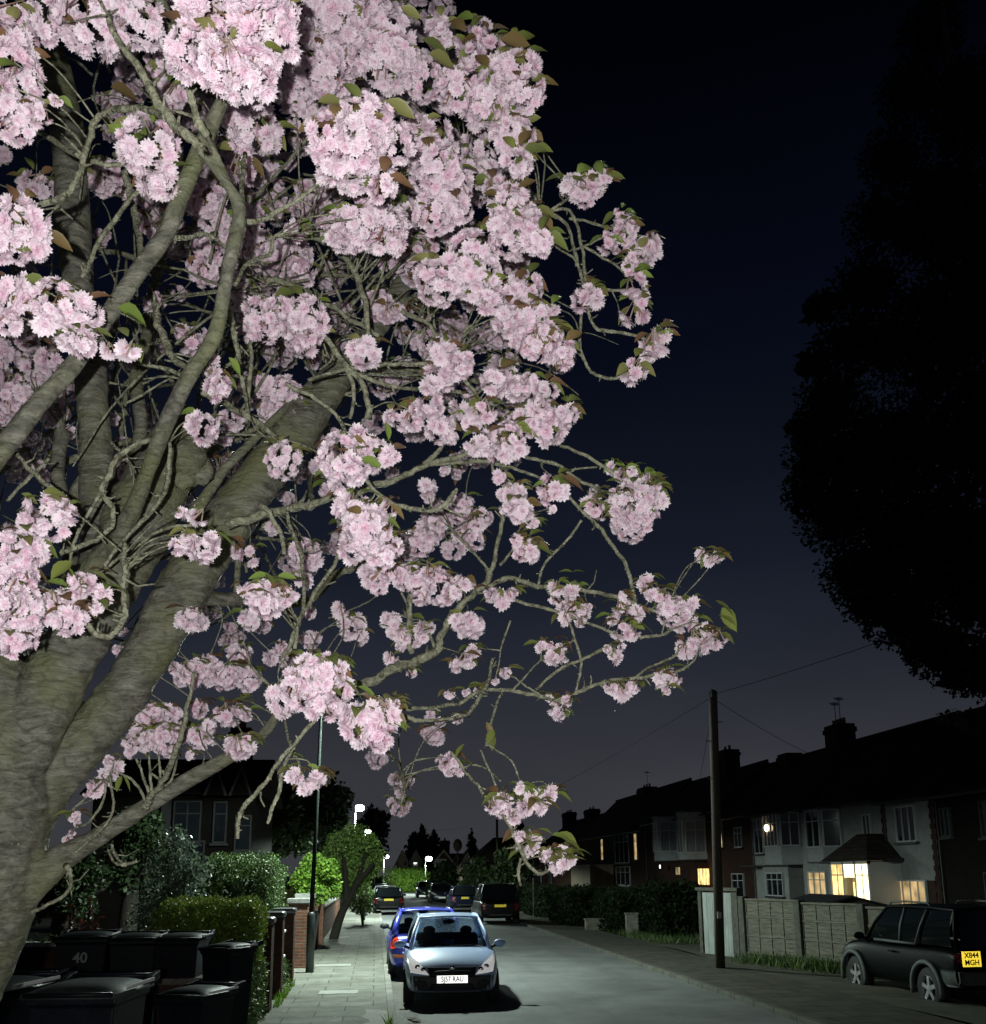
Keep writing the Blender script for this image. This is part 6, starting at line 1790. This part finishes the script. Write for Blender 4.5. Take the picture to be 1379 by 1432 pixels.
# ================================================================== houses
M_REND = mat('pale_render', (0.27, 0.28, 0.275), 0.9, var=0.15, vs=2.5, bump=0.3, bs=40)
M_PANEL = mat('white_panel', (0.30, 0.325, 0.33), 0.7, var=0.12, vs=3)
M_FRAME = mat('white_frame', (0.46, 0.48, 0.48), 0.5, var=0.06, vs=6)
M_TILE = bricks('roof_tiles', (0.045, 0.035, 0.032), (0.065, 0.05, 0.044), (0.02, 0.018, 0.017), 0.25, 0.16, 0.015, bump=0.8)
M_WGL = mat('window_glass', (0.012, 0.016, 0.02), 0.05, var=0.3, vs=1.5, spec=0.7)
M_CURT = mat('curtained_glass', (0.10, 0.11, 0.12), 0.3, var=0.45, vs=3.0, sc=(4, 4, 0.4), spec=0.6)
M_WARM = emis('warm_window', (1.0, 0.66, 0.24), 1.5, 0.6)
M_PORCH = emis('lit_porch_glass', (1.0, 0.80, 0.40), 3.6, 0.4)
M_DIM = emis('dim_window', (1.0, 0.68, 0.32), 0.42, 0.6)
M_COOL = emis('cool_lamp', (0.75, 0.92, 1.0), 2.6)
M_BULB = emis('wall_lamp_glow', (1.0, 0.74, 0.42), 5.0)
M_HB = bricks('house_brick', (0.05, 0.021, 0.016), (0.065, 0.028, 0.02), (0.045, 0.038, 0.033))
M_GUT = mat('gutter', (0.03, 0.032, 0.034), 0.5, var=0.1)
M_POT = mat('clay_pot', (0.16, 0.07, 0.045), 0.85, var=0.3, vs=6)
M_LEAD = mat('lead', (0.10, 0.105, 0.11), 0.6, var=0.2, vs=5)
UP = V3((0, 0, 1))
M_NB = bricks('night_dark_brick', (0.011, 0.008, 0.007), (0.014, 0.010, 0.008), (0.010, 0.009, 0.008))  # near-black brick copy, night darkness put into its colour
M_OLDF = mat('old_white_frame', (0.06, 0.064, 0.063), .8, var=.15, vs=5, spec=.1)


def window(par, c, ux, n, w, h, cols=2, trans=True, m=M_WGL, sill=True, frame=M_FRAME, fw=0.06):
    """c centre on the wall, ux along the wall, n outward"""
    c, ux, n = V3(c), V3(ux).normalized(), V3(n).normalized()
    f = MB(); d = 0.05
    for s_ in (-1, 1):
        f.obox(c + ux * s_ * (w / 2 - fw / 2) + n * d, ux * fw / 2, n * d, UP * (h / 2))
        f.obox(c + UP * s_ * (h / 2 - fw / 2) + n * d, ux * (w / 2 - fw), n * (d - .003), UP * fw / 2)
    for k in range(1, cols):
        f.obox(c + ux * (w * (k / cols - .5)) + n * (d * .9), ux * fw * .42, n * d * .85, UP * (h / 2 - fw))
    if trans:
        f.obox(c + UP * h * .2 + n * (d * .85), ux * (w / 2 - fw), n * d * .8, UP * fw * .38)
    fr = f.build('window', frame, par)
    p = MB(); p.obox(c + n * 0.03, ux * (w / 2 - fw * .8), n * 0.012, UP * (h / 2 - fw * .8)); p.build('pane', m, fr)
    if sill:
        s = MB(); s.obox(c - UP * (h / 2 + .05) + n * .09, ux * (w / 2 + .08), n * .09, UP * .045); s.build('sill', M_GUT if frame is M_FRAME else frame, fr)
    return fr


def bay(par, x, yc, wf, dp, z0, z1, cant, wz, wh, m=M_WGL, cols=2, ends=1.0):
    """canted bay on a wall at x facing -x; windows on its three faces"""
    hw = wf / 2
    pl = [(x, yc - hw - cant), (x - dp, yc - hw), (x - dp, yc + hw), (x, yc + hw + cant)]
    b = MB(); b.prism([(px, py, z0) for px, py in pl], (0, 0, z1 - z0)); bo = b.build('bay', M_PANEL, par)
    s = MB(); s.prism([(px - (.10 if px < x else 0), py + (.08 if py > yc else -.08), z1) for px, py in pl], (0, 0, .10)); s.build('bay_roof', M_GUT, par)
    s = MB(); s.prism([(px - (.06 if px < x else 0), py + (.05 if py > yc else -.05), z0 - .07) for px, py in pl], (0, 0, .07)); s.build('bay_base', M_GUT, par)
    for k in range(3):
        a, e = V3((*pl[k], 0)), V3((*pl[k + 1], 0)); u = (e - a); ln = u.length; u.normalize(); n = V3((-u.y, u.x, 0))
        if n.x > 0: n = -n
        c = (a + e) / 2 + UP * wz
        window(par, c, u, n, ln * .9, wh, cols if k == 1 else (2 if ln > 1.1 else 1), True, m, sill=False)
    return bo


def chimney(par, x, y, z0, z1, wx, wy, pots=3, aerial=0):
    z1 += 0.35
    c = MB(); c.mm(x - wx / 2, x + wx / 2, y - wy / 2, y + wy / 2, z0, z1 - .45)
    ch = c.build('chimney', M_HB, par)
    c = MB(); c.mm(x - wx / 2 - .07, x + wx / 2 + .07, y - wy / 2 - .07, y + wy / 2 + .07, z1 - .45, z1 - .2); c.mm(x - wx / 2, x + wx / 2, y - wy / 2, y + wy / 2, z1 - .2, z1); c.build('chimney_corbel', M_HB, ch)
    for k in range(pots):
        p = MB(); yy = y + (k - (pots - 1) / 2) * wy / max(pots, 1) * .95
        p.lathe([(.12, 0), (.10, .1), (.085, .28), (.105, .30), (.105, .34)], (x, yy, z1), 10); p.build('chimney_pot', M_POT, ch, True)
    for k in range(aerial):
        p = MB(); yy = y + (.35 if k else -.2); zz = z1 + 1.5 - .2 * k
        p.tube([(x, yy, z1 - .4), (x, yy, zz)], .022, 6)
        bd = V3((0.55, .83, 0)); cr = V3((-.83, .55, 0))
        p.tube([V3((x, yy, zz - .05)) - bd * .55, V3((x, yy, zz - .05)) + bd * .55], .014, 5)
        for q in range(8):
            cc = V3((x, yy, zz - .05)) + bd * (-.5 + q * .14); p.tube([cc - cr * .22, cc + cr * .22], .009, 4)
        p.build('aerial', M_LEAD, ch)
    return ch


XF = 21.5


def yof(px, X=XF):
    return atX(px, 1180, X).y


def zof(py, px, X=XF):
    return atX(px, py, X).z


def terrace(label, y0, y1, wallm, x=XF, depth=8.0, ez=5.35, rz=9.0, group='terraced houses on the right', hip=0.0):
    """one house of the row: y0 < y1, front at x facing -x, ridge along y"""
    r = empty('terraced_house', (x + depth / 2, (y0 + y1) / 2, 0), label, 'house', group)
    g = .012
    b = MB(); b.mm(x, x + depth, y0 + g, y1 - g, -.2, ez); b.build('wall', wallm, r)
    rd = MB(); xm = x + depth / 2; ov = .35
    A = [(x - ov, ez - .22), (x - ov, ez - .10), (xm, rz), (x + depth + ov, ez - .10), (x + depth + ov, ez - .22), (xm, rz - .16)]
    rd.prism([(px, y0 + g, pz) for px, pz in A], (0, y1 - y0 - 2 * g, 0)); rf = rd.build('roof', M_TILE, r)
    gb = MB()
    for yy in (y0 + g + .05, y1 - g - .25):
        gb.prism([(x + .02, yy, ez), (x + depth - .02, yy, ez), (xm, yy, rz - .22)], (0, .2, 0))
    gb.build('gable', wallm, r)
    rg = MB(); rg.tube([(xm, y0 + g, rz + .02), (xm, y1 - g, rz + .02)], .10, 8); rg.build('ridge_tiles', M_TILE, rf)
    gt = MB(); gt.tube([(x - ov - .05, y0 + g, ez - .16), (x - ov - .05, y1 - g, ez - .16)], .06, 8); gt.build('gutter', M_GUT, r)
    dp = MB(); dp.tube([(x - .06, y1 - .3, ez - .3), (x - .06, y1 - .3, 0)], .035, 6); dp.build('downpipe', M_GUT, r)
    return r, rf


ux = (0, 1, 0); nx = (-1, 0, 0)
# nearest, unlit brick house (mostly beyond the right edge)
yA = yof(1310)
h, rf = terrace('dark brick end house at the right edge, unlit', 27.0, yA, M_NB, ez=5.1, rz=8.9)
for (yc, z, w_, hh) in [(33.0, 4.0, 1.9, 1.3), (33.0, 1.4, 2.2, 1.5), (30.0, 4.0, 1.2, 1.2), (36.2, 4.0, .7, 1.1)]:
    window(h, (XF, yc, z), ux, nx, w_, hh, 2, True, M_WGL, True, M_OLDF)
dr = MB(); dr.mm(XF - .06, XF - .001, 29.0, 29.95, 0, 2.1); dr.build('door', M_BLACK, h)
# white house with the three-light window and lit ground floor
yB = yof(1237)
h, rf = terrace('white rendered house with a dimly lit ground-floor room, right of the brick quoin', yA, yB, M_REND, ez=5.15, rz=8.9)
yw, zw = yof(1271), zof(1152, 1271)
window(h, (XF, yw, zw), ux, nx, 1.55, 1.45, 3, False, M_WGL, True)
lo = MB(); lo.mm(XF - .05, XF - .001, yA + .3, yB - .35, 0, zof(1231, 1270)); lo.build('brick_plinth', M_HB, h)
window(h, (XF - .05, yof(1271), zof(1254, 1271)), ux, nx, 2.4, 1.35, 4, False, M_DIM, False)
for yq in (yA + .13, yB - .13):
    q = MB()
    for k in range(26):
        e = .19 if k % 2 else .11; q.mm(XF - .035, XF - .001, yq - e, yq + e, k * .2, k * .2 + .198)
    q.build('quoins', M_HB, h)
chimney(rf, XF + 4, yof(1187, XF + 4) , 7.6, zof(1019, 1187, XF + 4), 1.0, 1.7, 4, 2)
# white house with bay, small window and lit porch
yC = yof(1132)
h, rf = terrace('white rendered house with a bright lit porch under a small hipped canopy', yB, yC, M_REND, ez=5.3, rz=9.0)
window(h, (XF, yof(1216), zof(1160, 1216)), ux, nx, .75, 1.35, 2, False, M_WGL)
bay(h, XF, (yof(1140) + yof(1183)) / 2, 1.7, .75, 2.65, 5.05, .55, zof(1159, 1160), 1.75)
bw = MB(); bw.mm(XF - .7, XF - .001, yof(1183), yof(1140), 0, 2.55); bw.build('bay', M_REND, h)
window(h, (XF - .7, yof(1160), 1.55), ux, nx, 2.0, 1.3, 3, True, M_DIM, True)
# porch
pc = yof(1196, XF - 1.0); pz1 = 2.62; px_ = XF - 1.35
po = MB()
for yy in (pc - 1.75, pc - .55, pc + .55, pc + 1.75):
    po.mm(px_ - .05, px_ + .06, yy - .06, yy + .06, 0, pz1)
po.mm(px_ - .05, px_ + .06, pc - 1.81, pc + 1.81, pz1 - .12, pz1); po.mm(px_ - .03, px_ + .04, pc - 1.69, pc - .61, .0, .75); po.mm(px_ - .03, px_ + .04, pc + .61, pc + 1.69, .0, .75)
for yy in (pc - 1.81, pc + 1.75): po.mm(px_ + .06, XF - .001, yy, yy + .06, 0, pz1)
po.build('porch', M_FRAME, h)
for (a, b_, z0, m) in [(pc - 1.69, pc - .61, .76, M_PORCH), (pc + .61, pc + 1.69, .76, M_WARM), (pc - .49, pc + .49, 1.95, M_PORCH)]:
    q = MB(); q.mm(px_ - .012, px_ + .012, a, b_, z0, pz1 - .125); q.build('porch_window', m, h)
q = MB(); q.mm(px_ + .35, px_ + .40, pc - .49, pc + .49, 0.05, 1.93); q.build('front_door', mat('door_wood', (0.40, 0.26, 0.10), 0.5, var=.2, vs=5), h)
for k in (-.32, .32):
    q = MB(); q.mm(px_ + .335, px_ + .349, pc + k - .15, pc + k + .15, .9, 1.75); q.build('door_pane', M_WARM, h)
for (yy, zz) in [(pc - 1.15, 2.02), (pc + 1.15, 2.02)]:
    q = MB(); q.mm(px_ - .03, px_ + .03, yy - .54, yy + .54, zz, zz + .05); q.mm(px_ - .03, px_ + .03, yy - .03, yy + .03, .76, pz1 - .13); q.build('glazing_bar', M_FRAME, h)
hp = MB(); apx = XF - .05
e0 = [(px_ - .25, pc - 2.1, pz1 + .02), (px_ - .25, pc + 2.3, pz1 + .02), (XF - .002, pc + 2.3, pz1 + .02), (XF - .002, pc - 2.1, pz1 + .02)]
rdg = [(XF - .7, pc - .5, pz1 + 1.15), (XF - .7, pc + .4, pz1 + 1.15), (XF - .002, pc + .4, pz1 + 1.15), (XF - .002, pc - .5, pz1 + 1.15)]
hp.add(e0 + rdg, [(3, 2, 1, 0), (0, 1, 5, 4), (1, 2, 6, 5), (2, 3, 7, 6), (3, 0, 4, 7), (4, 5, 6, 7)]); hp.build('porch_roof', M_TILE, h)
hb = MB(); hb.mm(XF - .75, XF - .002, yof(1240, XF), pc - 2.15, pz1 - .05, pz1 + .10); hb.build('canopy', M_GUT, h)
chimney(rf, XF + 4, yof(1113, XF + 4), 7.8, zof(1060, 1113, XF + 4), 1.0, 1.5, 0, 0)
# white bay house with the wall lamp
yD = yof(1052)
h, rf = terrace('white bay-windowed house with a glowing wall lamp on its side', yC, yD, M_REND, ez=5.4, rz=9.0)
yb_ = (yof(1078) + yof(1128)) / 2
bay(h, XF, yb_, 2.2, .85, 2.55, 5.1, .7, zof(1161, 1100), 1.7, cols=4)
bw = MB(); bw.mm(XF - .8, XF - .001, yb_ - 1.7, yb_ + 1.7, 0, 2.45); bw.build('bay', M_REND, h)
window(h, (XF - .8, yb_, 1.55), ux, nx, 2.2, 1.2, 3, True, M_WGL, True)
window(h, (XF, yof(1063), zof(1170, 1063)), ux, nx, 1.3, 1.9, 2, True, M_WGL, True)
lc = atX(1072, 1158, XF - 1.0); q = MB(); q.ball(lc, .13, 12, (1, 1, 1.5)); q.build('wall_lamp', M_BULB, h, True)
q = MB(); q.tube([lc + V3((0.0, 0, .2)), lc + V3((.4, 0, .28)), lc + V3((1.0, 0, .25))], .02, 6); q.build('lamp_bracket', M_GUT, h)
q = MB(); q.mm(XF - 1.0, XF - .001, yC + .3, yD - .3, 2.46, 2.54); q.build('canopy', M_GUT, h)
# dark brick house with the tall lit strip window
yE = yof(997)
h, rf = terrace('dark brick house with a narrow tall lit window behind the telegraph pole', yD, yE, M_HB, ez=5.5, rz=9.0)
window(h, (XF, yof(1008.5), zof(1167, 1008)), ux, nx, 1.0, 1.7, 1, True, M_WARM, True)
window(h, (XF, yof(1030), 1.4), ux, nx, 2.0, 1.4, 2, True, M_WGL, True)
window(h, (XF, yof(1034), 4.2), ux, nx, 1.2, 1.2, 2, True, M_WGL, True)
dr = MB(); dr.mm(XF - .06, XF - .001, yof(1005), yof(1005) + .95, 0, 2.1); dr.build('door', M_NAVY, h)
chimney(rf, XF + 4, yof(1025, XF + 4), 7.8, zof(1054, 1025, XF + 4), 1.1, 1.9, 2, 0)
# pair of white bays
X2 = 19.6
yF = yof(903, XF)
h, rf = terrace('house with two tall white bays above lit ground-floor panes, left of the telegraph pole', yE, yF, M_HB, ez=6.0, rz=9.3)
for (px0, px1) in [(919, 946), (957, 979)]:
    a = atY(px0, 1180, 1); 
    yb1 = yof((px0 + px1) / 2, XF - .6)
    zc = zof(1170, (px0 + px1) / 2, XF - .8); 
    bay(h, XF, yb1, 1.5, 1.35, 3.0, 6.05, .5, zc, 2.1, M_CURT, cols=2)
    q = MB(); q.prism([(XF - 1.0, yb1 - .7, 0), (XF - 1.0, yb1 + .7, 0), (XF - .001, yb1 + 1.0, 0), (XF - .001, yb1 - 1.0, 0)], (0, 0, 2.9)); q.build('bay', M_HB, h)
for (px, py, w_, hh, m) in [(968, 1226, .9, 1.0, M_DIM), (984, 1226, 1.3, 1.0, M_WARM), (966, 1241, .8, .5, M_DIM), (948, 1218, .5, .5, M_DIM)]:
    p = atX(px, py, XF - .65); q = MB(); q.mm(p.x - .03, p.x + .03, p.y - w_ * .8, p.y + w_ * .8, p.z - hh / 2, p.z + hh / 2); f_ = q.build('lit_window', m, h)
    for k in range(-1, 2):
        q = MB(); q.mm(p.x - .05, p.x + .05, p.y + k * w_ * .5 - .035, p.y + k * w_ * .5 + .035, p.z - hh / 2, p.z + hh / 2); q.build('glazing_bar', M_FRAME, f_)
lv = MB(); lv.mm(XF - .62, XF - .001, yof(990), yof(960), .6, 2.75); lv.build('garden_room', M_HB, h)
for (px, py, s_) in [(923, 1212, .10), (926, 1237, .16)]:
    p = atX(px, py, XF - 1.5); q = MB(); q.ball(p, s_ * .8, 10, (.6, 1.2, 1.8)); q.build('porch_lamp', M_COOL, h, True)
chimney(rf, XF + 4, yof(908, XF + 4), 8.0, zof(1106, 908, XF + 4), 1.2, 3.0, 3, 1)
# two dark houses farther along
yG = yof(812)
h, rf = terrace('dark house with narrow dim lit windows, beyond the pair of white bays', yF, yG, M_HB, ez=5.6, rz=9.6)
for (px, py, w_, hh, m, c_) in [(870, 1186, 5.0, 2.6, M_WGL, 3), (890, 1184, 1.0, 2.2, M_DIM, 1), (843, 1188, 1.0, 2.0, M_DIM, 1), (872, 1225, 5, 1.6, M_WGL, 3)]:
    p = atX(px, py, XF); window(h, p, ux, nx, w_, hh, c_, True, m)
q = MB(); p = atX(810, 1228, XF - 2.0); q.mm(XF - 2.2, XF - .01, p.y - 6, p.y + 3, 0, 2.9); q.build('garage', mat('garage_door', (0.34, 0.27, 0.17), .7, var=.2, vs=2, sc=(1, 4, .2)), h)
chimney(rf, XF + 4, yof(829, XF + 4), 8.2, zof(1136, 829, XF + 4), 1.2, 3.6, 2, 0)
h, rf = terrace('farthest dark house of the right-hand row with one orange lit attic window', yG, yof(755), M_HB, ez=5.6, rz=8.6)
p = atX(782, 1159, XF); window(h, (XF, p.y, p.z if p.z < 5.3 else 5.0), ux, nx, 2.2, 1.2, 1, False, M_WARM, False)
window(h, (XF, p.y + 8, 1.6), ux, nx, 4, 1.5, 3)
chimney(rf, XF + 4, yof(797, XF + 4), 7.5, zof(1140, 797, XF + 4), 1.2, 4, 3, 0)
# dark roof right of the lone conifer
p = atY(708, 1170, 82)
r = empty('dark_house', (p.x, 84, 0), 'dark house roof behind the wide dark tree right of the lone conifer', 'house')
q = MB(); q.mm(p.x - 2.6, p.x + 3, 80, 88, -.2, 3.0); q.build('wall', M_HB, r)
q = MB(); q.add([(p.x - 3, 79.6, 3.0), (p.x + 3.4, 79.6, 3.0), (p.x + 3.4, 88.4, 3.0), (p.x - 3, 88.4, 3.0), (p.x - .8, 84, p.z), (p.x + 1.2, 84, p.z)], [(3, 2, 1, 0), (0, 1, 5, 4), (1, 2, 5), (2, 3, 4, 5), (3, 0, 4)]); q.build('roof', M_TILE, r)
chimney(r, p.x + 1.2, 84, 5, p.z + .9, .9, .9, 2, 0)
window(r, (p.x - 1.2, 80, 1.8), (1, 0, 0), (0, -1, 0), 1.4, 1.3, 2); window(r, (p.x + 1.6, 80, 1.8), (1, 0, 0), (0, -1, 0), 1.8, 1.3, 2)


def gabled(label, px0, px1, py_apex, py_eave, Y, wallm, barge=M_LW, depth=7.0, wins=(), name='gabled_house', group=None, catn='house'):
    """a gable end facing the camera"""
    a, b_ = atY(px0, py_eave, Y), atY(px1, py_eave, Y); ap = atY((px0 + px1) / 2, py_apex, Y)
    xm = (a.x + b_.x) / 2; ez = (a.z + b_.z) / 2
    r = empty(name, (xm, Y + depth / 2, 0), label, catn, group)
    q = MB(); q.prism([(a.x, Y, -.2), (b_.x, Y, -.2), (b_.x, Y, ez), (xm, Y, ap.z - .12), (a.x, Y, ez)], (0, depth, 0)); q.build('wall', wallm, r)
    q = MB(); e = .35; t = .16
    sl = (ap.z - ez) / (xm - a.x)
    for s_, xe in ((-1, a.x - e), (1, b_.x + e)):
        q.prism([(xm, Y - .3, ap.z + t), (xe, Y - .3, ez - e * sl + t), (xe, Y - .3, ez - e * sl + .02), (xm, Y - .3, ap.z + .02)], (0, depth + .6, 0))
    q.build('roof', M_TILE, r)
    q = MB()
    for s_, xe in ((-1, a.x - e), (1, b_.x + e)):
        q.prism([(xm, Y - .34, ap.z + t + .02), (xe, Y - .34, ez - e * sl + t + .02), (xe, Y - .34, ez - e * sl - .10), (xm, Y - .34, ap.z - .10)], (0, .035, 0))
    q.build('bargeboard', barge, r)
    for (px, py, w_, hh, c_, m) in wins:
        p = atY(px, py, Y); window(r, p, (1, 0, 0), (0, -1, 0), w_, hh, c_, True, m)
    return r


M_TAN = bricks('tan_brick', (0.36, 0.22, 0.12), (0.42, 0.27, 0.15), (0.30, 0.26, 0.2))
M_TAN2 = bricks('grey_tan_brick', (0.26, 0.21, 0.15), (0.31, 0.25, 0.18), (0.24, 0.22, 0.18))
gabled('left one of two narrow brick gables at the end of the road', 556.5, 570, 1190, 1204, 127, M_TAN, wins=[(567, 1207, .6, .8, 1, M_WGL)])
gabled('right one of two narrow brick gables at the end of the road', 574, 589, 1190, 1204, 127, M_TAN2, wins=[(581, 1210, .6, .8, 1, M_WGL)])
gabled('wide pale-edged gable right of the distant small lamp', 610, 631, 1190, 1203, 122, M_HB, wins=[(616, 1207, 1.4, .9, 2, M_CURT)])
gabled('small pale gable between the wide gable and the lone conifer', 632, 644, 1195, 1203, 124, M_TAN2)
gabled('half-hidden pale gable beside the lone conifer', 646, 660, 1194, 1206, 118, M_TAN2, wins=[(657, 1212, .9, 1.0, 2, M_WGL)])
p = atY(624, 1183, 130); r = empty('dark_house', (p.x, 132, 0), 'dark house with a chimney behind the small pale gables', 'house')
q = MB(); q.mm(p.x - 2, p.x + 6, 129, 136, -.2, 3.5); q.build('wall', M_HB, r)
q = MB(); q.prism([(p.x - 2.4, 128.6, 3.5), (p.x - 2.4, 136.4, 3.5), (p.x - 2.4, 132.5, p.z - .9)], (8.8, 0, 0)); q.build('roof', M_TILE, r)
chimney(r, p.x, 132.5, 3.6, p.z + .4, 1.2, 1.2, 2)

# dark gabled house on the left behind the garden
M_DW = mat('grey_wall', (0.10, 0.10, 0.095), .9, var=.25, vs=2, bump=.3)
a = atY(230, 1110, 38); b_ = atY(352, 1110, 38)
r = empty('gabled_house', ((a.x + b_.x) / 2, 42, 0), 'dark tall house on the left with pale sash windows and small steep gables', 'house')
ez = atY(290, 1112, 38).z; rz_ = atY(290, 1062, 42).z
q = MB(); q.mm(a.x - 2.5, b_.x, 38, 46, 0, ez); q.build('wall', M_NB, r)
q = MB(); q.prism([(a.x - 2.9, 37.6, ez), (a.x - 2.9, 46.4, ez), (a.x - 2.9, 42, rz_)], (b_.x - a.x + 3.3, 0, 0)); q.build('roof', M_TILE, r)
for pxm in (303, 338):
    c = atY(pxm, 1072, 37.4); e_ = atY(pxm, 1112, 37.4); hw = .36
    q = MB(); q.prism([(c.x - hw, 37.42, e_.z), (c.x + hw, 37.42, e_.z), (c.x, 37.42, c.z)], (0, 3.5, 0)); q.build('dormer_gable', M_NB, r)
    q = MB()
    for s_ in (-1, 1):
        q.prism([(c.x, 37.36, c.z + .08), (c.x + s_ * (hw + .07), 37.36, e_.z - .02), (c.x + s_ * (hw - .03), 37.36, e_.z - .02), (c.x, 37.36, c.z - .14)], (0, .05, 0))
    q.build('bargeboard', M_OLDF, r)
for (px, py, w_, hh, c_) in [(262, 1150, 1.0, 1.55, 2), (308, 1150, .5, 1.5, 1), (340, 1165, .6, 1.3, 1), (262, 1205, 1.2, 1.5, 2)]:
    p = atY(px, py, 37.95); window(r, p, (1, 0, 0), (0, -1, 0), w_, hh, c_, True, M_WGL, True, M_OLDF)
p = atY(262, 1150, 37.9)
q = MB(); q.mm(p.x - .95, p.x - .6, 37.88, 37.99, p.z - .8, p.z + .8); q.build('shutter', M_OLDF, r)
chimney(r, atY(337, 1072, 42).x, 42, rz_ - .8, rz_ + .9, .8, 1.2, 3)
# stars
for (px, py) in [(860, 994), (683, 612)]:
    d = ray(px, py).normalized(); q = MB(); q.ball(CAM + d * 900, .45, 8)
    tag(q.build('star', emis('star_glow', (0.9, 0.95, 1.0), .5), None, True), {860: 'tiny faint star between the lowest blossoms and the telegraph pole', 683: 'tiny faint star among the mid branches', 912: 'tiny faint star high in the dark sky'}[px], 'star')
# ================================================================== sky, lamps, render
w = bpy.data.worlds.new('World'); S.world = w; w.use_nodes = True
N, L = w.node_tree.nodes, w.node_tree.links
bg = N['Background']
tc = N.new('ShaderNodeTexCoord'); sp = N.new('ShaderNodeSeparateXYZ'); L.new(tc.outputs['Generated'], sp.inputs[0])
rp = N.new('ShaderNodeValToRGB'); L.new(sp.outputs['Z'], rp.inputs['Fac'])
e = rp.color_ramp.elements
stops = [(0.0, (0.047, 0.048, 0.054)), (0.06, (0.043, 0.0445, 0.053)), (0.12, (0.033, 0.0345, 0.043)), (0.19, (0.0200, 0.0230, 0.0335)), (0.29, (0.0085, 0.0112, 0.0205)),
         (0.48, (0.0021, 0.0032, 0.0085)), (0.68, (0.0004, 0.0006, 0.0018)), (1.0, (0.0003, 0.0004, 0.0012))]
e[0].position, e[0].color = stops[0][0], (*stops[0][1], 1)
e[1].position, e[1].color = stops[-1][0], (*stops[-1][1], 1)
for p_, c_ in stops[1:-1]:
    q_ = e.new(p_); q_.color = (*c_, 1)
nz = N.new('ShaderNodeTexNoise'); nz.inputs['Scale'].default_value = 2.2; nz.inputs['Detail'].default_value = 5
mpw = N.new('ShaderNodeMapping'); mpw.inputs['Scale'].default_value = (1, 1, 3.5); L.new(tc.outputs['Generated'], mpw.inputs['Vector']); L.new(mpw.outputs[0], nz.inputs['Vector'])
mrw = N.new('ShaderNodeMapRange'); mrw.inputs['From Min'].default_value = .3; mrw.inputs['From Max'].default_value = .7; mrw.inputs['To Min'].default_value = .80; mrw.inputs['To Max'].default_value = 1.12
L.new(nz.outputs['Fac'], mrw.inputs['Value'])
mxw = N.new('ShaderNodeMix'); mxw.data_type = 'RGBA'; mxw.blend_type = 'MULTIPLY'; mxw.inputs[0].default_value = 1
L.new(rp.outputs['Color'], mxw.inputs[6]); L.new(mrw.outputs[0], mxw.inputs[7])
L.new(mxw.outputs[2], bg.inputs['Color']); bg.inputs['Strength'].default_value = 1.0

fl = bpy.data.lights.new('camera_flash', 'POINT'); fl.energy = FLASH; fl.shadow_soft_size = 0.012; fl.color = (1.0, 0.985, 0.96)
flo = bpy.data.objects.new('camera_flash', fl); COL.objects.link(flo)
flo.location = CAM + CR @ V3((-0.055, 0.02, 0.16))

for o in list(bpy.data.objects):
    if '_local' in o: del o['_local']
S.view_settings.view_transform = 'Standard'
S.view_settings.look = 'None'
S.view_settings.exposure = 0
S.view_settings.gamma = 1
S.cycles.use_denoising = True
S.cycles.max_bounces = 6
S.cycles.transparent_max_bounces = 12
S.cycles.sample_clamp_indirect = 4
S.cycles.caustics_reflective = False
S.cycles.caustics_refractive = False
